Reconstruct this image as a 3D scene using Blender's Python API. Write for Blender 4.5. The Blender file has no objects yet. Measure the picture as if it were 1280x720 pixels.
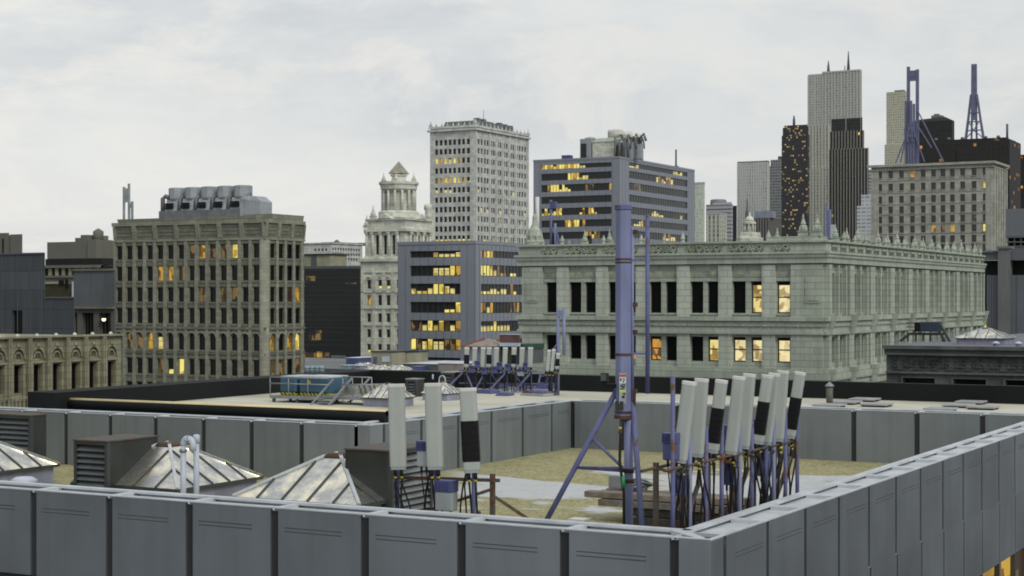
import bpy, math, random
from mathutils import Vector, Matrix
random.seed(7)
R = math.radians
scene = bpy.context.scene
COL = scene.collection

# ------------------------------------------------------------------ camera
TH = 0.495357; CT, ST = math.cos(TH), math.sin(TH)
F, HY, CZ = 2081.3, 373.0, 3.3
cam = bpy.data.cameras.new('camera'); camo = bpy.data.objects.new('camera', cam); COL.objects.link(camo)
camo.location = (0, 0, CZ); camo.rotation_euler = (R(90), 0, TH)
cam.sensor_width = 36; cam.lens = F / 1280 * 36; cam.shift_y = (HY - 360) / 1280
cam.clip_start = .5; cam.clip_end = 9000
scene.camera = camo

# photo geometry -> world (X runs along street fronts, Y into depth, Z=0 is the parapet top)
def at(px, D):
    lat = (px - 640) / F * D
    return (lat * CT - D * ST, lat * ST + D * CT)
def dep(X, Y): return -X * ST + Y * CT
def on_y(px, Y):
    t = (px - 640) / F
    return Y * (t * CT - ST) / (CT + t * ST)
def on_x(px, X):
    t = (px - 640) / F
    return X * (CT + t * ST) / (t * CT - ST)
def zat(py, X, Y): return CZ - (py - HY) * dep(X, Y) / F

# ------------------------------------------------------------------ render look
scene.view_settings.view_transform = 'Standard'; scene.view_settings.look = 'None'
scene.view_settings.exposure = 0; scene.view_settings.gamma = 1
scene.cycles.filter_width = 1.85
scene.cycles.use_denoising = True
scene.cycles.max_bounces = 6; scene.cycles.diffuse_bounces = 2; scene.cycles.glossy_bounces = 3

# ------------------------------------------------------------------ node helpers
class NT:
    def __init__(s, tree): s.t = tree; s.n = tree.nodes; s.l = tree.links
    def new(s, typ, **kw):
        nd = s.n.new(typ)
        for k, v in kw.items():
            if k == 'ins':
                for a, b in v.items():
                    if isinstance(b, bpy.types.NodeSocket): s.l.new(b, nd.inputs[a])
                    else: nd.inputs[a].default_value = b
            else: setattr(nd, k, v)
        return nd
    def math(s, op, a, b=None, c=None):
        nd = s.n.new('ShaderNodeMath'); nd.operation = op
        for i, v in enumerate((a, b, c)):
            if v is None: continue
            if isinstance(v, bpy.types.NodeSocket): s.l.new(v, nd.inputs[i])
            else: nd.inputs[i].default_value = v
        return nd.outputs[0]
    def mix(s, fac, a, b, blend='MIX'):
        nd = s.n.new('ShaderNodeMix'); nd.data_type = 'RGBA'; nd.blend_type = blend
        for i, v in ((0, fac), (6, a), (7, b)):
            if isinstance(v, bpy.types.NodeSocket): s.l.new(v, nd.inputs[i])
            else: nd.inputs[i].default_value = v if i == 0 else (*v[:3], 1)
        return nd.outputs[2]
    def ramp(s, fac, stops, interp='LINEAR'):
        nd = s.n.new('ShaderNodeValToRGB'); cr = nd.color_ramp; cr.interpolation = interp
        while len(cr.elements) < len(stops): cr.elements.new(.5)
        for e, (p, c) in zip(cr.elements, stops):
            e.position = p; e.color = (*c[:3], 1) if not isinstance(c, (int, float)) else (c, c, c, 1)
        s.l.new(fac, nd.inputs[0]); return nd.outputs[0]
    def noise(s, vec, scale, detail=3, rough=.55):
        nd = s.new('ShaderNodeTexNoise', ins={'Scale': scale, 'Detail': detail, 'Roughness': rough})
        s.l.new(vec, nd.inputs['Vector']); return nd.outputs[0]
    def mapping(s, vec, scale=(1, 1, 1), loc=(0, 0, 0), rot=(0, 0, 0)):
        nd = s.new('ShaderNodeMapping', ins={'Scale': scale, 'Location': loc, 'Rotation': rot})
        s.l.new(vec, nd.inputs['Vector']); return nd.outputs[0]

MATS = {}
def base_mat(name):
    m = bpy.data.materials.new(name); m.use_nodes = True
    nt = NT(m.node_tree); b = nt.n['Principled BSDF']; MATS[name] = m
    return m, nt, b
def sc(c, k): return tuple(min(1, x * k) for x in c)

def mat(name, col, rough=.6, metal=0., var=.22, scale=.8, streak=.15, bump=0., bscale=20., spec=.5, rust=0., dirt=(.5, .5, .45), coat=0., objvar=0.):
    """weathered surface: large blotches, vertical run-off streaks, fine grain; optional rust patches"""
    m, nt, b = base_mat(name)
    co = nt.new('ShaderNodeNewGeometry').outputs['Position']
    n1 = nt.noise(co, scale, 4); n2 = nt.noise(nt.mapping(co, (3.1, 3.1, .16)), 1.1, 4)
    n3 = nt.noise(co, scale * 14, 2)
    c = nt.mix(nt.ramp(n1, [(.3, 0), (.7, 1)]), sc(col, 1 - var), sc(col, 1 + var))
    c = nt.mix(nt.math('MULTIPLY', nt.ramp(n2, [(.45, 0), (.75, 1)]), streak), c, tuple(a * d for a, d in zip(col, dirt)))
    c = nt.mix(nt.math('MULTIPLY', n3, var * .55), c, sc(col, .6))
    if objvar:
        rn = nt.new('ShaderNodeObjectInfo').outputs['Random']
        c = nt.mix(rn, nt.mix(1., c, (1 - objvar,) * 3, 'MULTIPLY'), nt.mix(1., c, (1 + objvar, 1 + objvar * .9, 1 + objvar * .8), 'MULTIPLY'))
    r = rough
    if rust:
        nr = nt.noise(co, 3.2, 5, .7)
        f = nt.ramp(nr, [(.62 - rust * .2, 0), (.68 - rust * .2, 1)])
        c = nt.mix(f, c, nt.mix(nt.noise(co, 30, 2), (.05, .022, .012), (.20, .085, .03)))
    nt.l.new(c, b.inputs['Base Color'])
    rr = nt.math('ADD', nt.math('MULTIPLY', n1, .25), rough - .12)
    nt.l.new(rr, b.inputs['Roughness'])
    b.inputs['Metallic'].default_value = metal; b.inputs['Specular IOR Level'].default_value = spec
    if coat: b.inputs['Coat Weight'].default_value = coat; b.inputs['Coat Roughness'].default_value = .25
    if bump:
        bp = nt.new('ShaderNodeBump', ins={'Strength': bump, 'Distance': .03})
        nt.l.new(nt.noise(co, bscale, 3), bp.inputs['Height']); nt.l.new(bp.outputs[0], b.inputs['Normal'])
    return m

def stone(name, col, bw=1.2, bh=.6, mortar=.02, rough=.85, streak=.35, var=.18, mdark=.6, dirt=(.45, .45, .4), soot=.25):
    """ashlar blocks with faint joints, run-off streaks and soot"""
    m, nt, b = base_mat(name)
    co = nt.new('ShaderNodeNewGeometry').outputs['Position']
    sx = nt.new('ShaderNodeSeparateXYZ', ins={0: co}).outputs
    cb = nt.new('ShaderNodeCombineXYZ', ins={0: nt.math('ADD', sx[0], sx[1]), 1: sx[2]}).outputs[0]
    br = nt.new('ShaderNodeTexBrick', ins={'Scale': 1., 'Brick Width': bw, 'Row Height': bh, 'Mortar Size': mortar, 'Mortar Smooth': .3,
               'Color1': (*sc(col, 1 - var), 1), 'Color2': (*sc(col, 1 + var), 1), 'Mortar': (*sc(col, mdark), 1), 'Bias': 0.})
    nt.l.new(cb, br.inputs['Vector'])
    n1 = nt.noise(co, .12, 4); n2 = nt.noise(nt.mapping(co, (1.6, 1.6, .07)), 1., 4, .6); n3 = nt.noise(co, 6, 3)
    c = br.outputs[0]
    c = nt.mix(nt.math('MULTIPLY', nt.ramp(n2, [(.42, 0), (.72, 1)]), streak), c, tuple(a * d for a, d in zip(col, dirt)))
    c = nt.mix(nt.math('MULTIPLY', nt.ramp(n1, [(.4, 0), (.75, 1)]), soot), c, sc(col, .55))
    c = nt.mix(nt.math('MULTIPLY', n3, .18), c, sc(col, .5))
    nt.l.new(c, b.inputs['Base Color']); b.inputs['Roughness'].default_value = rough
    b.inputs['Specular IOR Level'].default_value = .3
    bp = nt.new('ShaderNodeBump', ins={'Strength': .35, 'Distance': .05})
    nt.l.new(nt.math('ADD', br.outputs[1], nt.math('MULTIPLY', n3, -.6)), bp.inputs['Height']); bp.invert = True
    nt.l.new(bp.outputs[0], b.inputs['Normal'])
    return m

def lit(name, hi, lo, strength=1., thr=.45, sx=1.2, sz=.7):
    """a lamp-lit room seen through glass: blocky furniture, blinds and wall tones"""
    m, nt, b = base_mat(name)
    co = nt.new('ShaderNodeNewGeometry').outputs['Position']
    v = nt.new('ShaderNodeTexVoronoi', distance='CHEBYCHEV', ins={'Scale': 1.})
    nt.l.new(nt.mapping(co, (sx, sx, sz)), v.inputs['Vector'])
    n = nt.noise(nt.mapping(co, (1, 1, .4)), .5, 3, .7)
    f = nt.math('ADD', nt.math('MULTIPLY', nt.new('ShaderNodeSeparateColor', ins={0: v.outputs['Color']}).outputs[0], .65), nt.math('MULTIPLY', n, .5))
    c = nt.ramp(f, [(thr - .3, sc(lo, .35)), (thr - .05, lo), (thr + .08, sc(hi, .8)), (thr + .35, hi)])
    nt.l.new(c, b.inputs['Emission Color']); b.inputs['Emission Strength'].default_value = strength
    b.inputs['Base Color'].default_value = (.03, .025, .02, 1); b.inputs['Roughness'].default_value = .15
    return m

def grid_mat(name, wall, glass, cw, ch, fw=.5, fh=.6, lit_p=0., lit_col=(.8, .5, .12), rough=.7, haze=0., hz=(.5, .52, .54), band=0):
    """curtain-wall grid for far towers: cells of glass between piers and spandrels, some lamp-lit"""
    m, nt, b = base_mat(name)
    co = nt.new('ShaderNodeTexCoord').outputs['Object']
    s = nt.new('ShaderNodeSeparateXYZ', ins={0: co}).outputs
    u = nt.math('DIVIDE', nt.math('ADD', s[0], s[1]), cw); v = nt.math('DIVIDE', s[2], ch)
    fu, fv = nt.math('FRACT', u), nt.math('FRACT', v)
    g = nt.math('MULTIPLY', nt.math('LESS_THAN', nt.math('ABSOLUTE', nt.math('SUBTRACT', fu, .5)), fw / 2),
                nt.math('LESS_THAN', nt.math('ABSOLUTE', nt.math('SUBTRACT', fv, .5)), fh / 2))
    nrm = nt.new('ShaderNodeNewGeometry').outputs['Normal']
    up = nt.math('LESS_THAN', nt.math('ABSOLUTE', nt.new('ShaderNodeSeparateXYZ', ins={0: nrm}).outputs[2]), .5)
    g = nt.math('MULTIPLY', g, up)
    cell = nt.new('ShaderNodeCombineXYZ', ins={0: nt.math('FLOOR', u), 1: nt.math('FLOOR', v)}).outputs[0]
    wn = nt.new('ShaderNodeTexWhiteNoise', noise_dimensions='2D'); nt.l.new(cell, wn.inputs['Vector'])
    big = nt.noise(co, .02, 3)
    wc = nt.mix(nt.math('MULTIPLY', big, .5), wall, sc(wall, .7))
    gc = nt.mix(nt.math('MULTIPLY', wn.outputs['Value'], .8), glass, sc(glass, 2.2))
    c = nt.mix(g, wc, gc)
    if haze: c = nt.mix(haze, c, hz)
    nt.l.new(c, b.inputs['Base Color']); b.inputs['Roughness'].default_value = rough
    if lit_p:
        L = nt.math('MULTIPLY', nt.math('LESS_THAN', wn.outputs['Value'], lit_p), g)
        wn2 = nt.new('ShaderNodeTexWhiteNoise', noise_dimensions='3D'); nt.l.new(cell, wn2.inputs['Vector'])
        nt.l.new(nt.mix(wn2.outputs['Value'], sc(lit_col, .35), sc(lit_col, 1.2)), b.inputs['Emission Color'])
        nt.l.new(L, b.inputs['Emission Strength'])
    return m

# ------------------------------------------------------------------ mesh builder
class MB:
    def __init__(s): s.v = []; s.f = []; s.m = []; s.smooth = []
    def poly(s, pts, mi=0, sm=False):
        b = len(s.v); s.v += [tuple(p) for p in pts]; s.f.append(tuple(range(b, b + len(pts)))); s.m.append(mi); s.smooth.append(sm)
    def hexa(s, p, mi=0):      # p: 8 corners, 0-3 bottom ccw, 4-7 top ccw
        b = len(s.v); s.v += [tuple(q) for q in p]
        for q in ((3, 2, 1, 0), (4, 5, 6, 7), (0, 1, 5, 4), (1, 2, 6, 5), (2, 3, 7, 6), (3, 0, 4, 7)):
            s.f.append(tuple(b + i for i in q)); s.m.append(mi); s.smooth.append(False)
        return s
    def box(s, x0, x1, y0, y1, z0, z1, mi=0):
        return s.hexa([(x0, y0, z0), (x1, y0, z0), (x1, y1, z0), (x0, y1, z0), (x0, y0, z1), (x1, y0, z1), (x1, y1, z1), (x0, y1, z1)], mi)
    def frust(s, x0, x1, y0, y1, z0, z1, ex, ey, mi=0):   # box whose top grows outward by ex, ey
        return s.hexa([(x0, y0, z0), (x1, y0, z0), (x1, y1, z0), (x0, y1, z0), (x0 - ex, y0 - ey, z1), (x1 + ex, y0 - ey, z1), (x1 + ex, y1 + ey, z1), (x0 - ex, y1 + ey, z1)], mi)
    def tube(s, pts, r, n=8, mi=0, caps=True, sm=True):
        pts = [Vector(p) for p in pts]; rs = r if isinstance(r, (list, tuple)) else [r] * len(pts)
        rings = []; prev = None
        for i, p in enumerate(pts):
            d = (pts[min(i + 1, len(pts) - 1)] - pts[max(i - 1, 0)]).normalized()
            a = Vector((0, 0, 1)) if abs(d.z) < .9 else Vector((1, 0, 0))
            if prev is not None: a = prev
            x = d.cross(a); x = x.normalized() if x.length > 1e-6 else d.orthogonal().normalized()
            y = d.cross(x).normalized(); prev = x.cross(d) if False else a
            b = len(s.v)
            for k in range(n):
                t = 2 * math.pi * k / n + math.pi / n
                s.v.append(tuple(p + x * math.cos(t) * rs[i] + y * math.sin(t) * rs[i]))
            rings.append(b)
        for i in range(len(rings) - 1):
            for k in range(n):
                k2 = (k + 1) % n
                s.f.append((rings[i] + k, rings[i] + k2, rings[i + 1] + k2, rings[i + 1] + k)); s.m.append(mi); s.smooth.append(sm)
        if caps:
            s.f.append(tuple(rings[0] + k for k in range(n))[::-1]); s.m.append(mi); s.smooth.append(False)
            s.f.append(tuple(rings[-1] + k for k in range(n))); s.m.append(mi); s.smooth.append(False)
        return s
    def lathe(s, c, prof, n=12, mi=0, sm=True, ph=0.):       # prof: (r, z) from bottom up
        rings = []
        for r, z in prof:
            b = len(s.v)
            for k in range(n):
                t = 2 * math.pi * k / n + ph
                s.v.append((c[0] + r * math.cos(t), c[1] + r * math.sin(t), c[2] + z))
            rings.append(b)
        for i in range(len(rings) - 1):
            for k in range(n):
                k2 = (k + 1) % n
                s.f.append((rings[i] + k, rings[i] + k2, rings[i + 1] + k2, rings[i + 1] + k)); s.m.append(mi); s.smooth.append(sm)
        s.f.append(tuple(rings[-1] + k for k in range(n))); s.m.append(mi); s.smooth.append(False)
        s.f.append(tuple(rings[0] + k for k in range(n))[::-1]); s.m.append(mi); s.smooth.append(False)
        return s
    def bar(s, a, b, w, h=None, mi=0):       # square-section bar between two points
        h = h or w; a = Vector(a); b = Vector(b); d = (b - a).normalized()
        up = Vector((0, 0, 1)) if abs(d.z) < .95 else Vector((0, 1, 0))
        x = d.cross(up).normalized() * (w / 2); y = x.cross(d).normalized() * (h / 2)
        return s.hexa([a - x - y, a + x - y, a + x + y, a - x + y, b - x - y, b + x - y, b + x + y, b - x + y], mi)
    def mesh(s, name, mats, loc=(0, 0, 0)):
        me = bpy.data.meshes.new(name)
        lx, ly, lz = loc
        me.from_pydata([(x - lx, y - ly, z - lz) for x, y, z in s.v], [], s.f)
        for m in (mats if isinstance(mats, (list, tuple)) else [mats]): me.materials.append(m)
        me.polygons.foreach_set('material_index', s.m); me.polygons.foreach_set('use_smooth', s.smooth)
        me.validate(); me.update()
        return me
    def build(s, name, mats, parent=None, world=True, bevel=0.):
        """link as ONE object; vertices are world coordinates unless world=False"""
        loc = tuple(wloc(parent)) if (parent is not None and world) else (0, 0, 0)
        o = bpy.data.objects.new(name, s.mesh(name, mats, loc)); COL.objects.link(o)
        if parent is not None: o.parent = parent
        if bevel:
            md = o.modifiers.new('edge', 'BEVEL'); md.width = bevel; md.segments = 2; md.limit_method = 'ANGLE'
        return o

def wloc(o):
    v = Vector((0, 0, 0))
    while o is not None: v += Vector(o.location); o = o.parent
    return v

def empty(name, loc, label, cat, group=None, rz=0., kind=None):
    o = bpy.data.objects.new(name, None); COL.objects.link(o); o.location = loc; o.rotation_euler = (0, 0, rz)
    o.empty_display_size = .2
    o['label'] = label; o['category'] = cat
    if group: o['group'] = group
    if kind: o['kind'] = kind
    return o
def tag(o, label, cat, group=None):
    o['label'] = label; o['category'] = cat
    if group: o['group'] = group
    return o
def struct(o): o['kind'] = 'structure'; return o
def kids(o): return [c for c in COL.objects if c.parent is o]
KIDS = {}
def copy_tree(root, loc, label, rot=None, scale=None, group=None):
    ch = KIDS.get(root.name)
    if ch is None:
        ch = KIDS[root.name] = [(c, kids(c)) for c in kids(root)]
    r = root.copy(); COL.objects.link(r); r.location = loc; r['label'] = label
    if rot is not None: r.rotation_euler = rot
    if scale is not None: r.scale = scale
    if group: r['group'] = group
    for c, gs in ch:
        d = c.copy(); COL.objects.link(d); d.parent = r
        for g in gs:
            e = g.copy(); COL.objects.link(e); e.parent = d
    return r

class Face:
    """a vertical wall face: O = origin (x,y), axis 'F' faces -Y (u along +X) or 'R' faces +X (u along +Y)"""
    def __init__(s, ox, oy, ax): s.ox, s.oy, s.ax = ox, oy, ax
    def pt(s, u, z, d=0.):
        return (s.ox + u, s.oy - d, z) if s.ax == 'F' else (s.ox + d, s.oy + u, z)
    def box(s, mb, u0, u1, z0, z1, d0, d1, mi=0, eu=0., ed=0.):
        p = s.pt
        return mb.hexa([p(u0, z0, d1), p(u1, z0, d1), p(u1, z0, d0), p(u0, z0, d0), p(u0 - eu, z1, d1 + ed), p(u1 + eu, z1, d1 + ed), p(u1 + eu, z1, d0), p(u0 - eu, z1, d0)], mi)
    def u_of(s, px): return on_y(px, s.oy) - s.ox if s.ax == 'F' else on_x(px, s.ox) - s.oy
    def z_of(s, py, u):
        x, y, _ = s.pt(u, 0); return zat(py, x, y)
    def wall(s, mb, u0, u1, z0, z1, ops=(), rev=.3, mi=0):
        ops = [o for o in ops if o[0] >= u0 - 1e-6 and o[1] <= u1 + 1e-6]
        us = sorted({round(x, 4) for x in [u0, u1] + [a for o in ops for a in o[:2]]})
        vs = sorted({round(x, 4) for x in [z0, z1] + [a for o in ops for a in o[2:4]]})
        for j in range(len(vs) - 1):
            zc = (vs[j] + vs[j + 1]) / 2; row = [o for o in ops if o[2] < zc < o[3]]; start = None
            for i in range(len(us) - 1):
                uc = (us[i] + us[i + 1]) / 2; hole = any(o[0] < uc < o[1] for o in row)
                if not hole and start is None: start = us[i]
                if start is not None and (hole or i == len(us) - 2):
                    e = us[i] if hole else us[i + 1]
                    mb.poly([s.pt(start, vs[j]), s.pt(e, vs[j]), s.pt(e, vs[j + 1]), s.pt(start, vs[j + 1])], mi); start = None
        for a, b, c, d in [o[:4] for o in ops]:
            p = s.pt
            mb.poly([p(a, c), p(b, c), p(b, c, -rev), p(a, c, -rev)], mi); mb.poly([p(a, d, -rev), p(b, d, -rev), p(b, d), p(a, d)], mi)
            mb.poly([p(a, c), p(a, c, -rev), p(a, d, -rev), p(a, d)], mi); mb.poly([p(b, c, -rev), p(b, c), p(b, d), p(b, d, -rev)], mi)
    def arch(s, mb, a, b, z0, z1, d0, d1, mi=0, n=7):
        """fills the two corners above a round arch springing at z0 with crown z1"""
        c = (a + b) / 2; r = (b - a) / 2; h = z1 - z0
        for k in range(n):
            t0, t1 = math.pi * k / n, math.pi * (k + 1) / n
            ua, ub = c - r * math.cos(t0), c - r * math.cos(t1); za, zb = z0 + h * math.sin(t0), z0 + h * math.sin(t1)
            p = s.pt
            mb.hexa([p(ua, za, d1), p(ub, zb, d1), p(ub, zb, d0), p(ua, za, d0), p(ua, z1, d1), p(ub, z1, d1), p(ub, z1, d0), p(ua, z1, d0)], mi)
    def arcband(s, mb, c, r0, r1, z0, d0, d1, mi=0, n=10, sz=1.):
        for k in range(n):
            t0, t1 = math.pi * k / n, math.pi * (k + 1) / n; p = s.pt
            q = lambda t, r, d: p(c - r * math.cos(t), z0 + sz * r * math.sin(t), d)
            mb.hexa([q(t0, r0, d1), q(t0, r1, d1), q(t0, r1, d0), q(t0, r0, d0), q(t1, r0, d1), q(t1, r1, d1), q(t1, r1, d0), q(t1, r0, d0)], mi)

WIN = {}
def win_mesh(w, h, style, mats, bar=.06):
    """one window in its own frame: glass, surround and glazing bars; faces -Y, origin at sill middle"""
    key = (max(.1, round(w, 1)), max(.1, round(h, 1)), style, tuple(m.name for m in mats))
    if key in WIN: return WIN[key], key
    w, h = key[0], key[1]
    mb = MB(); fr = min(bar, w * .12)
    glass = [(-w / 2, w / 2, 0, h, 1)]
    if style == 'half':
        glass = [(-w / 2, w / 2, 0, h * .55, 1), (-w / 2, w / 2, h * .55, h, 2)]
    elif style == 'low':
        glass = [(-w / 2, w / 2, 0, h * .3, 1), (-w / 2, w / 2, h * .3, h, 2)]
    elif style == 'sash':
        fr = .1; glass = [(-w / 2, w / 2, 0, h * .87, 1), (-w / 2, w / 2, h * .87, h, 2)]
    elif style == 'blind':
        glass = [(-w / 2, w / 2, 0, h * .75, 1), (-w / 2, w / 2, h * .75, h, 2)]
    for a, b, c, d, mi in glass: mb.poly([(a, 0, c), (b, 0, c), (b, 0, d), (a, 0, d)], mi)
    for a, b, c, d in ((-w / 2, -w / 2 + fr, 0, h), (w / 2 - fr, w / 2, 0, h), (-w / 2 + fr, w / 2 - fr, 0, fr), (-w / 2 + fr, w / 2 - fr, h - fr, h), (-w / 2 + fr, w / 2 - fr, h * .5 - fr / 2, h * .5 + fr / 2)):
        if style == 'plain' and c == h * .5 - fr / 2: continue
        mb.box(a, b, -.05, .004, c, d, 0)
    me = mb.mesh('window', mats); WIN[key] = me
    return me, key

def add_windows(parent, wins, frame, limit=100):
    """wins: (face, u0, u1, z0, z1, depth, style, lit material, dark material). The largest are parts, the rest one mass"""
    pl = wloc(parent)
    wins = sorted(wins, key=lambda q: -(q[2] - q[1]) * (q[4] - q[3]) / dep(*q[0].pt((q[1] + q[2]) / 2, 0)[:2]) ** 2 * (CT if q[0].ax == 'F' else ST))
    for q in wins[:limit]:
        fc, u0, u1, z0, z1, dp, st, ml, md = q
        w, h = u1 - u0, z1 - z0
        me, key = win_mesh(w, h, st, [frame, ml, md])
        o = bpy.data.objects.new('window', me); COL.objects.link(o); o.parent = parent
        o.location = Vector(fc.pt((u0 + u1) / 2, z0, -dp)) - pl
        o.rotation_euler = (0, 0, 0 if fc.ax == 'F' else R(90)); o.scale = (w / key[0], 1, h / key[1])
    rest = wins[limit:]
    if rest:
        mb = MB(); mats = [frame]
        def idx(m):
            if m not in mats: mats.append(m)
            return mats.index(m)
        for fc, u0, u1, z0, z1, dp, st, ml, md in rest:
            zm = z0 + (z1 - z0) * {'half': .55, 'low': .3, 'blind': .75}.get(st, 1.)
            for a, b, m in ((z0, zm, ml), (zm, z1, md)):
                if b > a: mb.poly([fc.pt(u0, a, -dp), fc.pt(u1, a, -dp), fc.pt(u1, b, -dp), fc.pt(u0, b, -dp)], idx(m))
            fc.box(mb, u0, u0 + .06, z0, z1, -dp, -dp + .05, 0)
        o = mb.build('window', mats, parent); o['kind'] = 'stuff'
# ------------------------------------------------------------------ sky and sun
SUN_AZ, SUN_EL = R(118), R(40)            # direction towards the veiled sun, measured from +Y clockwise
world = bpy.data.worlds.new('World'); scene.world = world; world.use_nodes = True
W = NT(world.node_tree); bg = W.n['Background']
sky = W.new('ShaderNodeTexSky'); sky.sky_type = 'NISHITA'; sky.sun_disc = False
sky.sun_elevation = SUN_EL; sky.sun_rotation = SUN_AZ; sky.air_density = 1.6; sky.dust_density = 3.
dirv = W.new('ShaderNodeTexCoord').outputs['Generated']
sp = W.new('ShaderNodeSeparateXYZ', ins={0: dirv}).outputs
az = W.math('ARCTAN2', sp[0], sp[1])       # azimuth from +Y
cl = W.new('ShaderNodeCombineXYZ', ins={0: W.math('MULTIPLY', az, 3.), 1: W.math('MULTIPLY', sp[2], 11.), 2: 0.}).outputs[0]
wob = W.noise(cl, .8, 3)
cl2 = W.new('ShaderNodeVectorMath', operation='ADD', ins={0: cl, 1: W.new('ShaderNodeCombineXYZ', ins={0: 0., 1: W.math('MULTIPLY', wob, 1.3), 2: 0.}).outputs[0]}).outputs[0]
n_a = W.noise(cl2, 1.15, 6, .62); n_b = W.noise(W.mapping(cl2, (1.6, 1.2, 1), (4.7, 2.3, 0)), 2.6, 6, .66)
cream = W.ramp(n_b, [(.48, 0), (.64, 1)])
cloud = W.mix(W.ramp(n_a, [(.40, 0), (.60, 1)]), (6.85, 7.1, 7.35), (8.75, 8.85, 8.6))
cloud = W.mix(W.math('MULTIPLY', cream, .75), cloud, (9.5, 9.2, 8.55))
# the veil: dimmer and bluer towards +X, dimmer overhead of the dark quarter behind the left shoulder
sidef = W.ramp(W.math('ADD', W.math('MULTIPLY', az, .5), .72), [(.1, 0), (.9, 1)])
cloud = W.mix(W.math('MULTIPLY', sidef, .62), cloud, (5.5, 5.85, 6.3))
lowz = W.ramp(sp[2], [(0, 0), (.13, 1)])
cloud = W.mix(lowz, W.mix(.5, cloud, (9.0, 8.9, 8.6)), cloud)
dq = W.new('ShaderNodeVectorMath', operation='DOT_PRODUCT', ins={0: dirv, 1: (-.92, -.38, -.05)}).outputs['Value']
dark = W.ramp(dq, [(.62, 1), (.94, .07)])
cloud = W.mix(1., cloud, dark, 'MULTIPLY')
col = W.mix(.93, sky.outputs[0], cloud)
W.l.new(col, bg.inputs['Color']); bg.inputs['Strength'].default_value = .1

sl = bpy.data.lights.new('sun', 'SUN'); sl.energy = 1.25; sl.angle = R(22); sl.color = (1., .97, .84)
so = bpy.data.objects.new('sun', sl); COL.objects.link(so)
sdir = Vector((math.sin(SUN_AZ) * math.cos(SUN_EL), math.cos(SUN_AZ) * math.cos(SUN_EL), math.sin(SUN_EL)))
so.rotation_euler = (-sdir).to_track_quat('-Z', 'Y').to_euler(); so.location = (0, -20, 60)

# ------------------------------------------------------------------ materials
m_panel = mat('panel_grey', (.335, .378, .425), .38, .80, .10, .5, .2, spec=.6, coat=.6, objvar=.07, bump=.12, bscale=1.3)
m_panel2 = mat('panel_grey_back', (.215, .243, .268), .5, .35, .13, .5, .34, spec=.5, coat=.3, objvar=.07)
m_crease = mat('panel_crease', (.075, .085, .09), .6)  # dark colour gives the raised strips the shade of an engraved crease
m_groove = mat('panel_joint', (.03, .034, .036), .7, 0, .1)
m_cap = mat('coping_white', (.53, .565, .61), .55, 0, .16, 1.2, .35)
m_black = mat('black_parapet', (.012, .014, .015), .8, 0, .3, .3, .1, spec=.2)
m_tan = mat('tan_coping', (.72, .60, .34), .5, 0, .15)
m_dark = mat('dark_metal', (.045, .052, .055), .5, .0, .25, 1.5)
m_dark2 = mat('dark_gap', (.008, .009, .01), .8)
m_rust = mat('rusty_iron', (.085, .050, .034), .85, 0, .5, 4., bump=.3)
m_purple = mat('violet_steel', (.215, .24, .42), .55, 0, .18, 1.4, .45)
m_purfar = mat('violet_steel_far', (.15, .16, .27), .6, 0, .2, .3, .2)
m_purple2 = mat('violet_steel_rusty', (.13, .145, .31), .6, 0, .25, 2., .4, rust=.28)
m_iron = mat('brown_iron', (.11, .095, .085), .8, 0, .4, 3., rust=.5)
m_white = mat('radome_white', (.42, .455, .435), .5, 0, .07, 1., .18)
m_whitecap = mat('radome_cap', (.70, .70, .68), .5, 0, .08)
m_wrap = mat('black_wrap', (.006, .006, .008), .6, 0, .3, 8., bump=.25, bscale=9., spec=.3)
m_cable = mat('black_cable', (.012, .012, .014), .5)
m_yel = mat('yellow_band', (.6, .5, .02), .5)
m_green = mat('green_tape', (.03, .35, .13), .5)
m_pipe = mat('pipe_white', (.50, .55, .66), .45, 0, .12, 2.)
m_blueb = mat('radio_blue', (.085, .10, .25), .5, 0, .15, 3., .3)
m_greyb = mat('radio_grey', (.36, .39, .42), .5, 0, .12, 3., .3)
m_wood = mat('old_timber', (.20, .17, .14), .85, 0, .4, 5., bump=.5)
m_wood2 = mat('dark_sleeper', (.035, .035, .033), .9, 0, .5, 5., bump=.6)
m_steel = mat('galvanised', (.30, .32, .34), .45, .5, .25, 2.)
m_conc = mat('concrete', (.36, .37, .39), .9, 0, .2, 2., .3, bump=.3)
m_bluec = mat('container_blue', (.04, .105, .165), .5, 0, .2, 1.5, .3)
m_curb = mat('curb_lilac', (.26, .27, .36), .7, 0, .25, 2., .5)
m_glassd = mat('glass_dark', (.008, .010, .010), .12, 0, .3, spec=.6)
m_glassb = mat('glass_black', (.004, .0045, .005), .5, 0, .3, spec=.12)
m_frame = mat('window_frame', (.03, .03, .028), .6)
m_ly = lit('lamp_yellow', (.93, .78, .20), (.55, .37, .05), 1.)
m_lw = lit('lamp_pale', (.82, .70, .26), (.45, .33, .08), .9, .42)
m_lyr = lit('room_yellow', (.95, .78, .30), (.42, .27, .07), .95, .42, 2.6, 1.7)
m_lwr = lit('room_pale', (.92, .78, .42), (.40, .29, .13), .95, .40, 2.4, 1.9)
m_lar = lit('room_amber', (.75, .36, .06), (.12, .07, .03), .8, .48, 2.4, 2.)
m_la = lit('lamp_amber', (.72, .43, .06), (.25, .13, .02), .75, .5)
m_ld = lit('lamp_dim', (.32, .20, .07), (.05, .03, .015), .6, .55)

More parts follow.
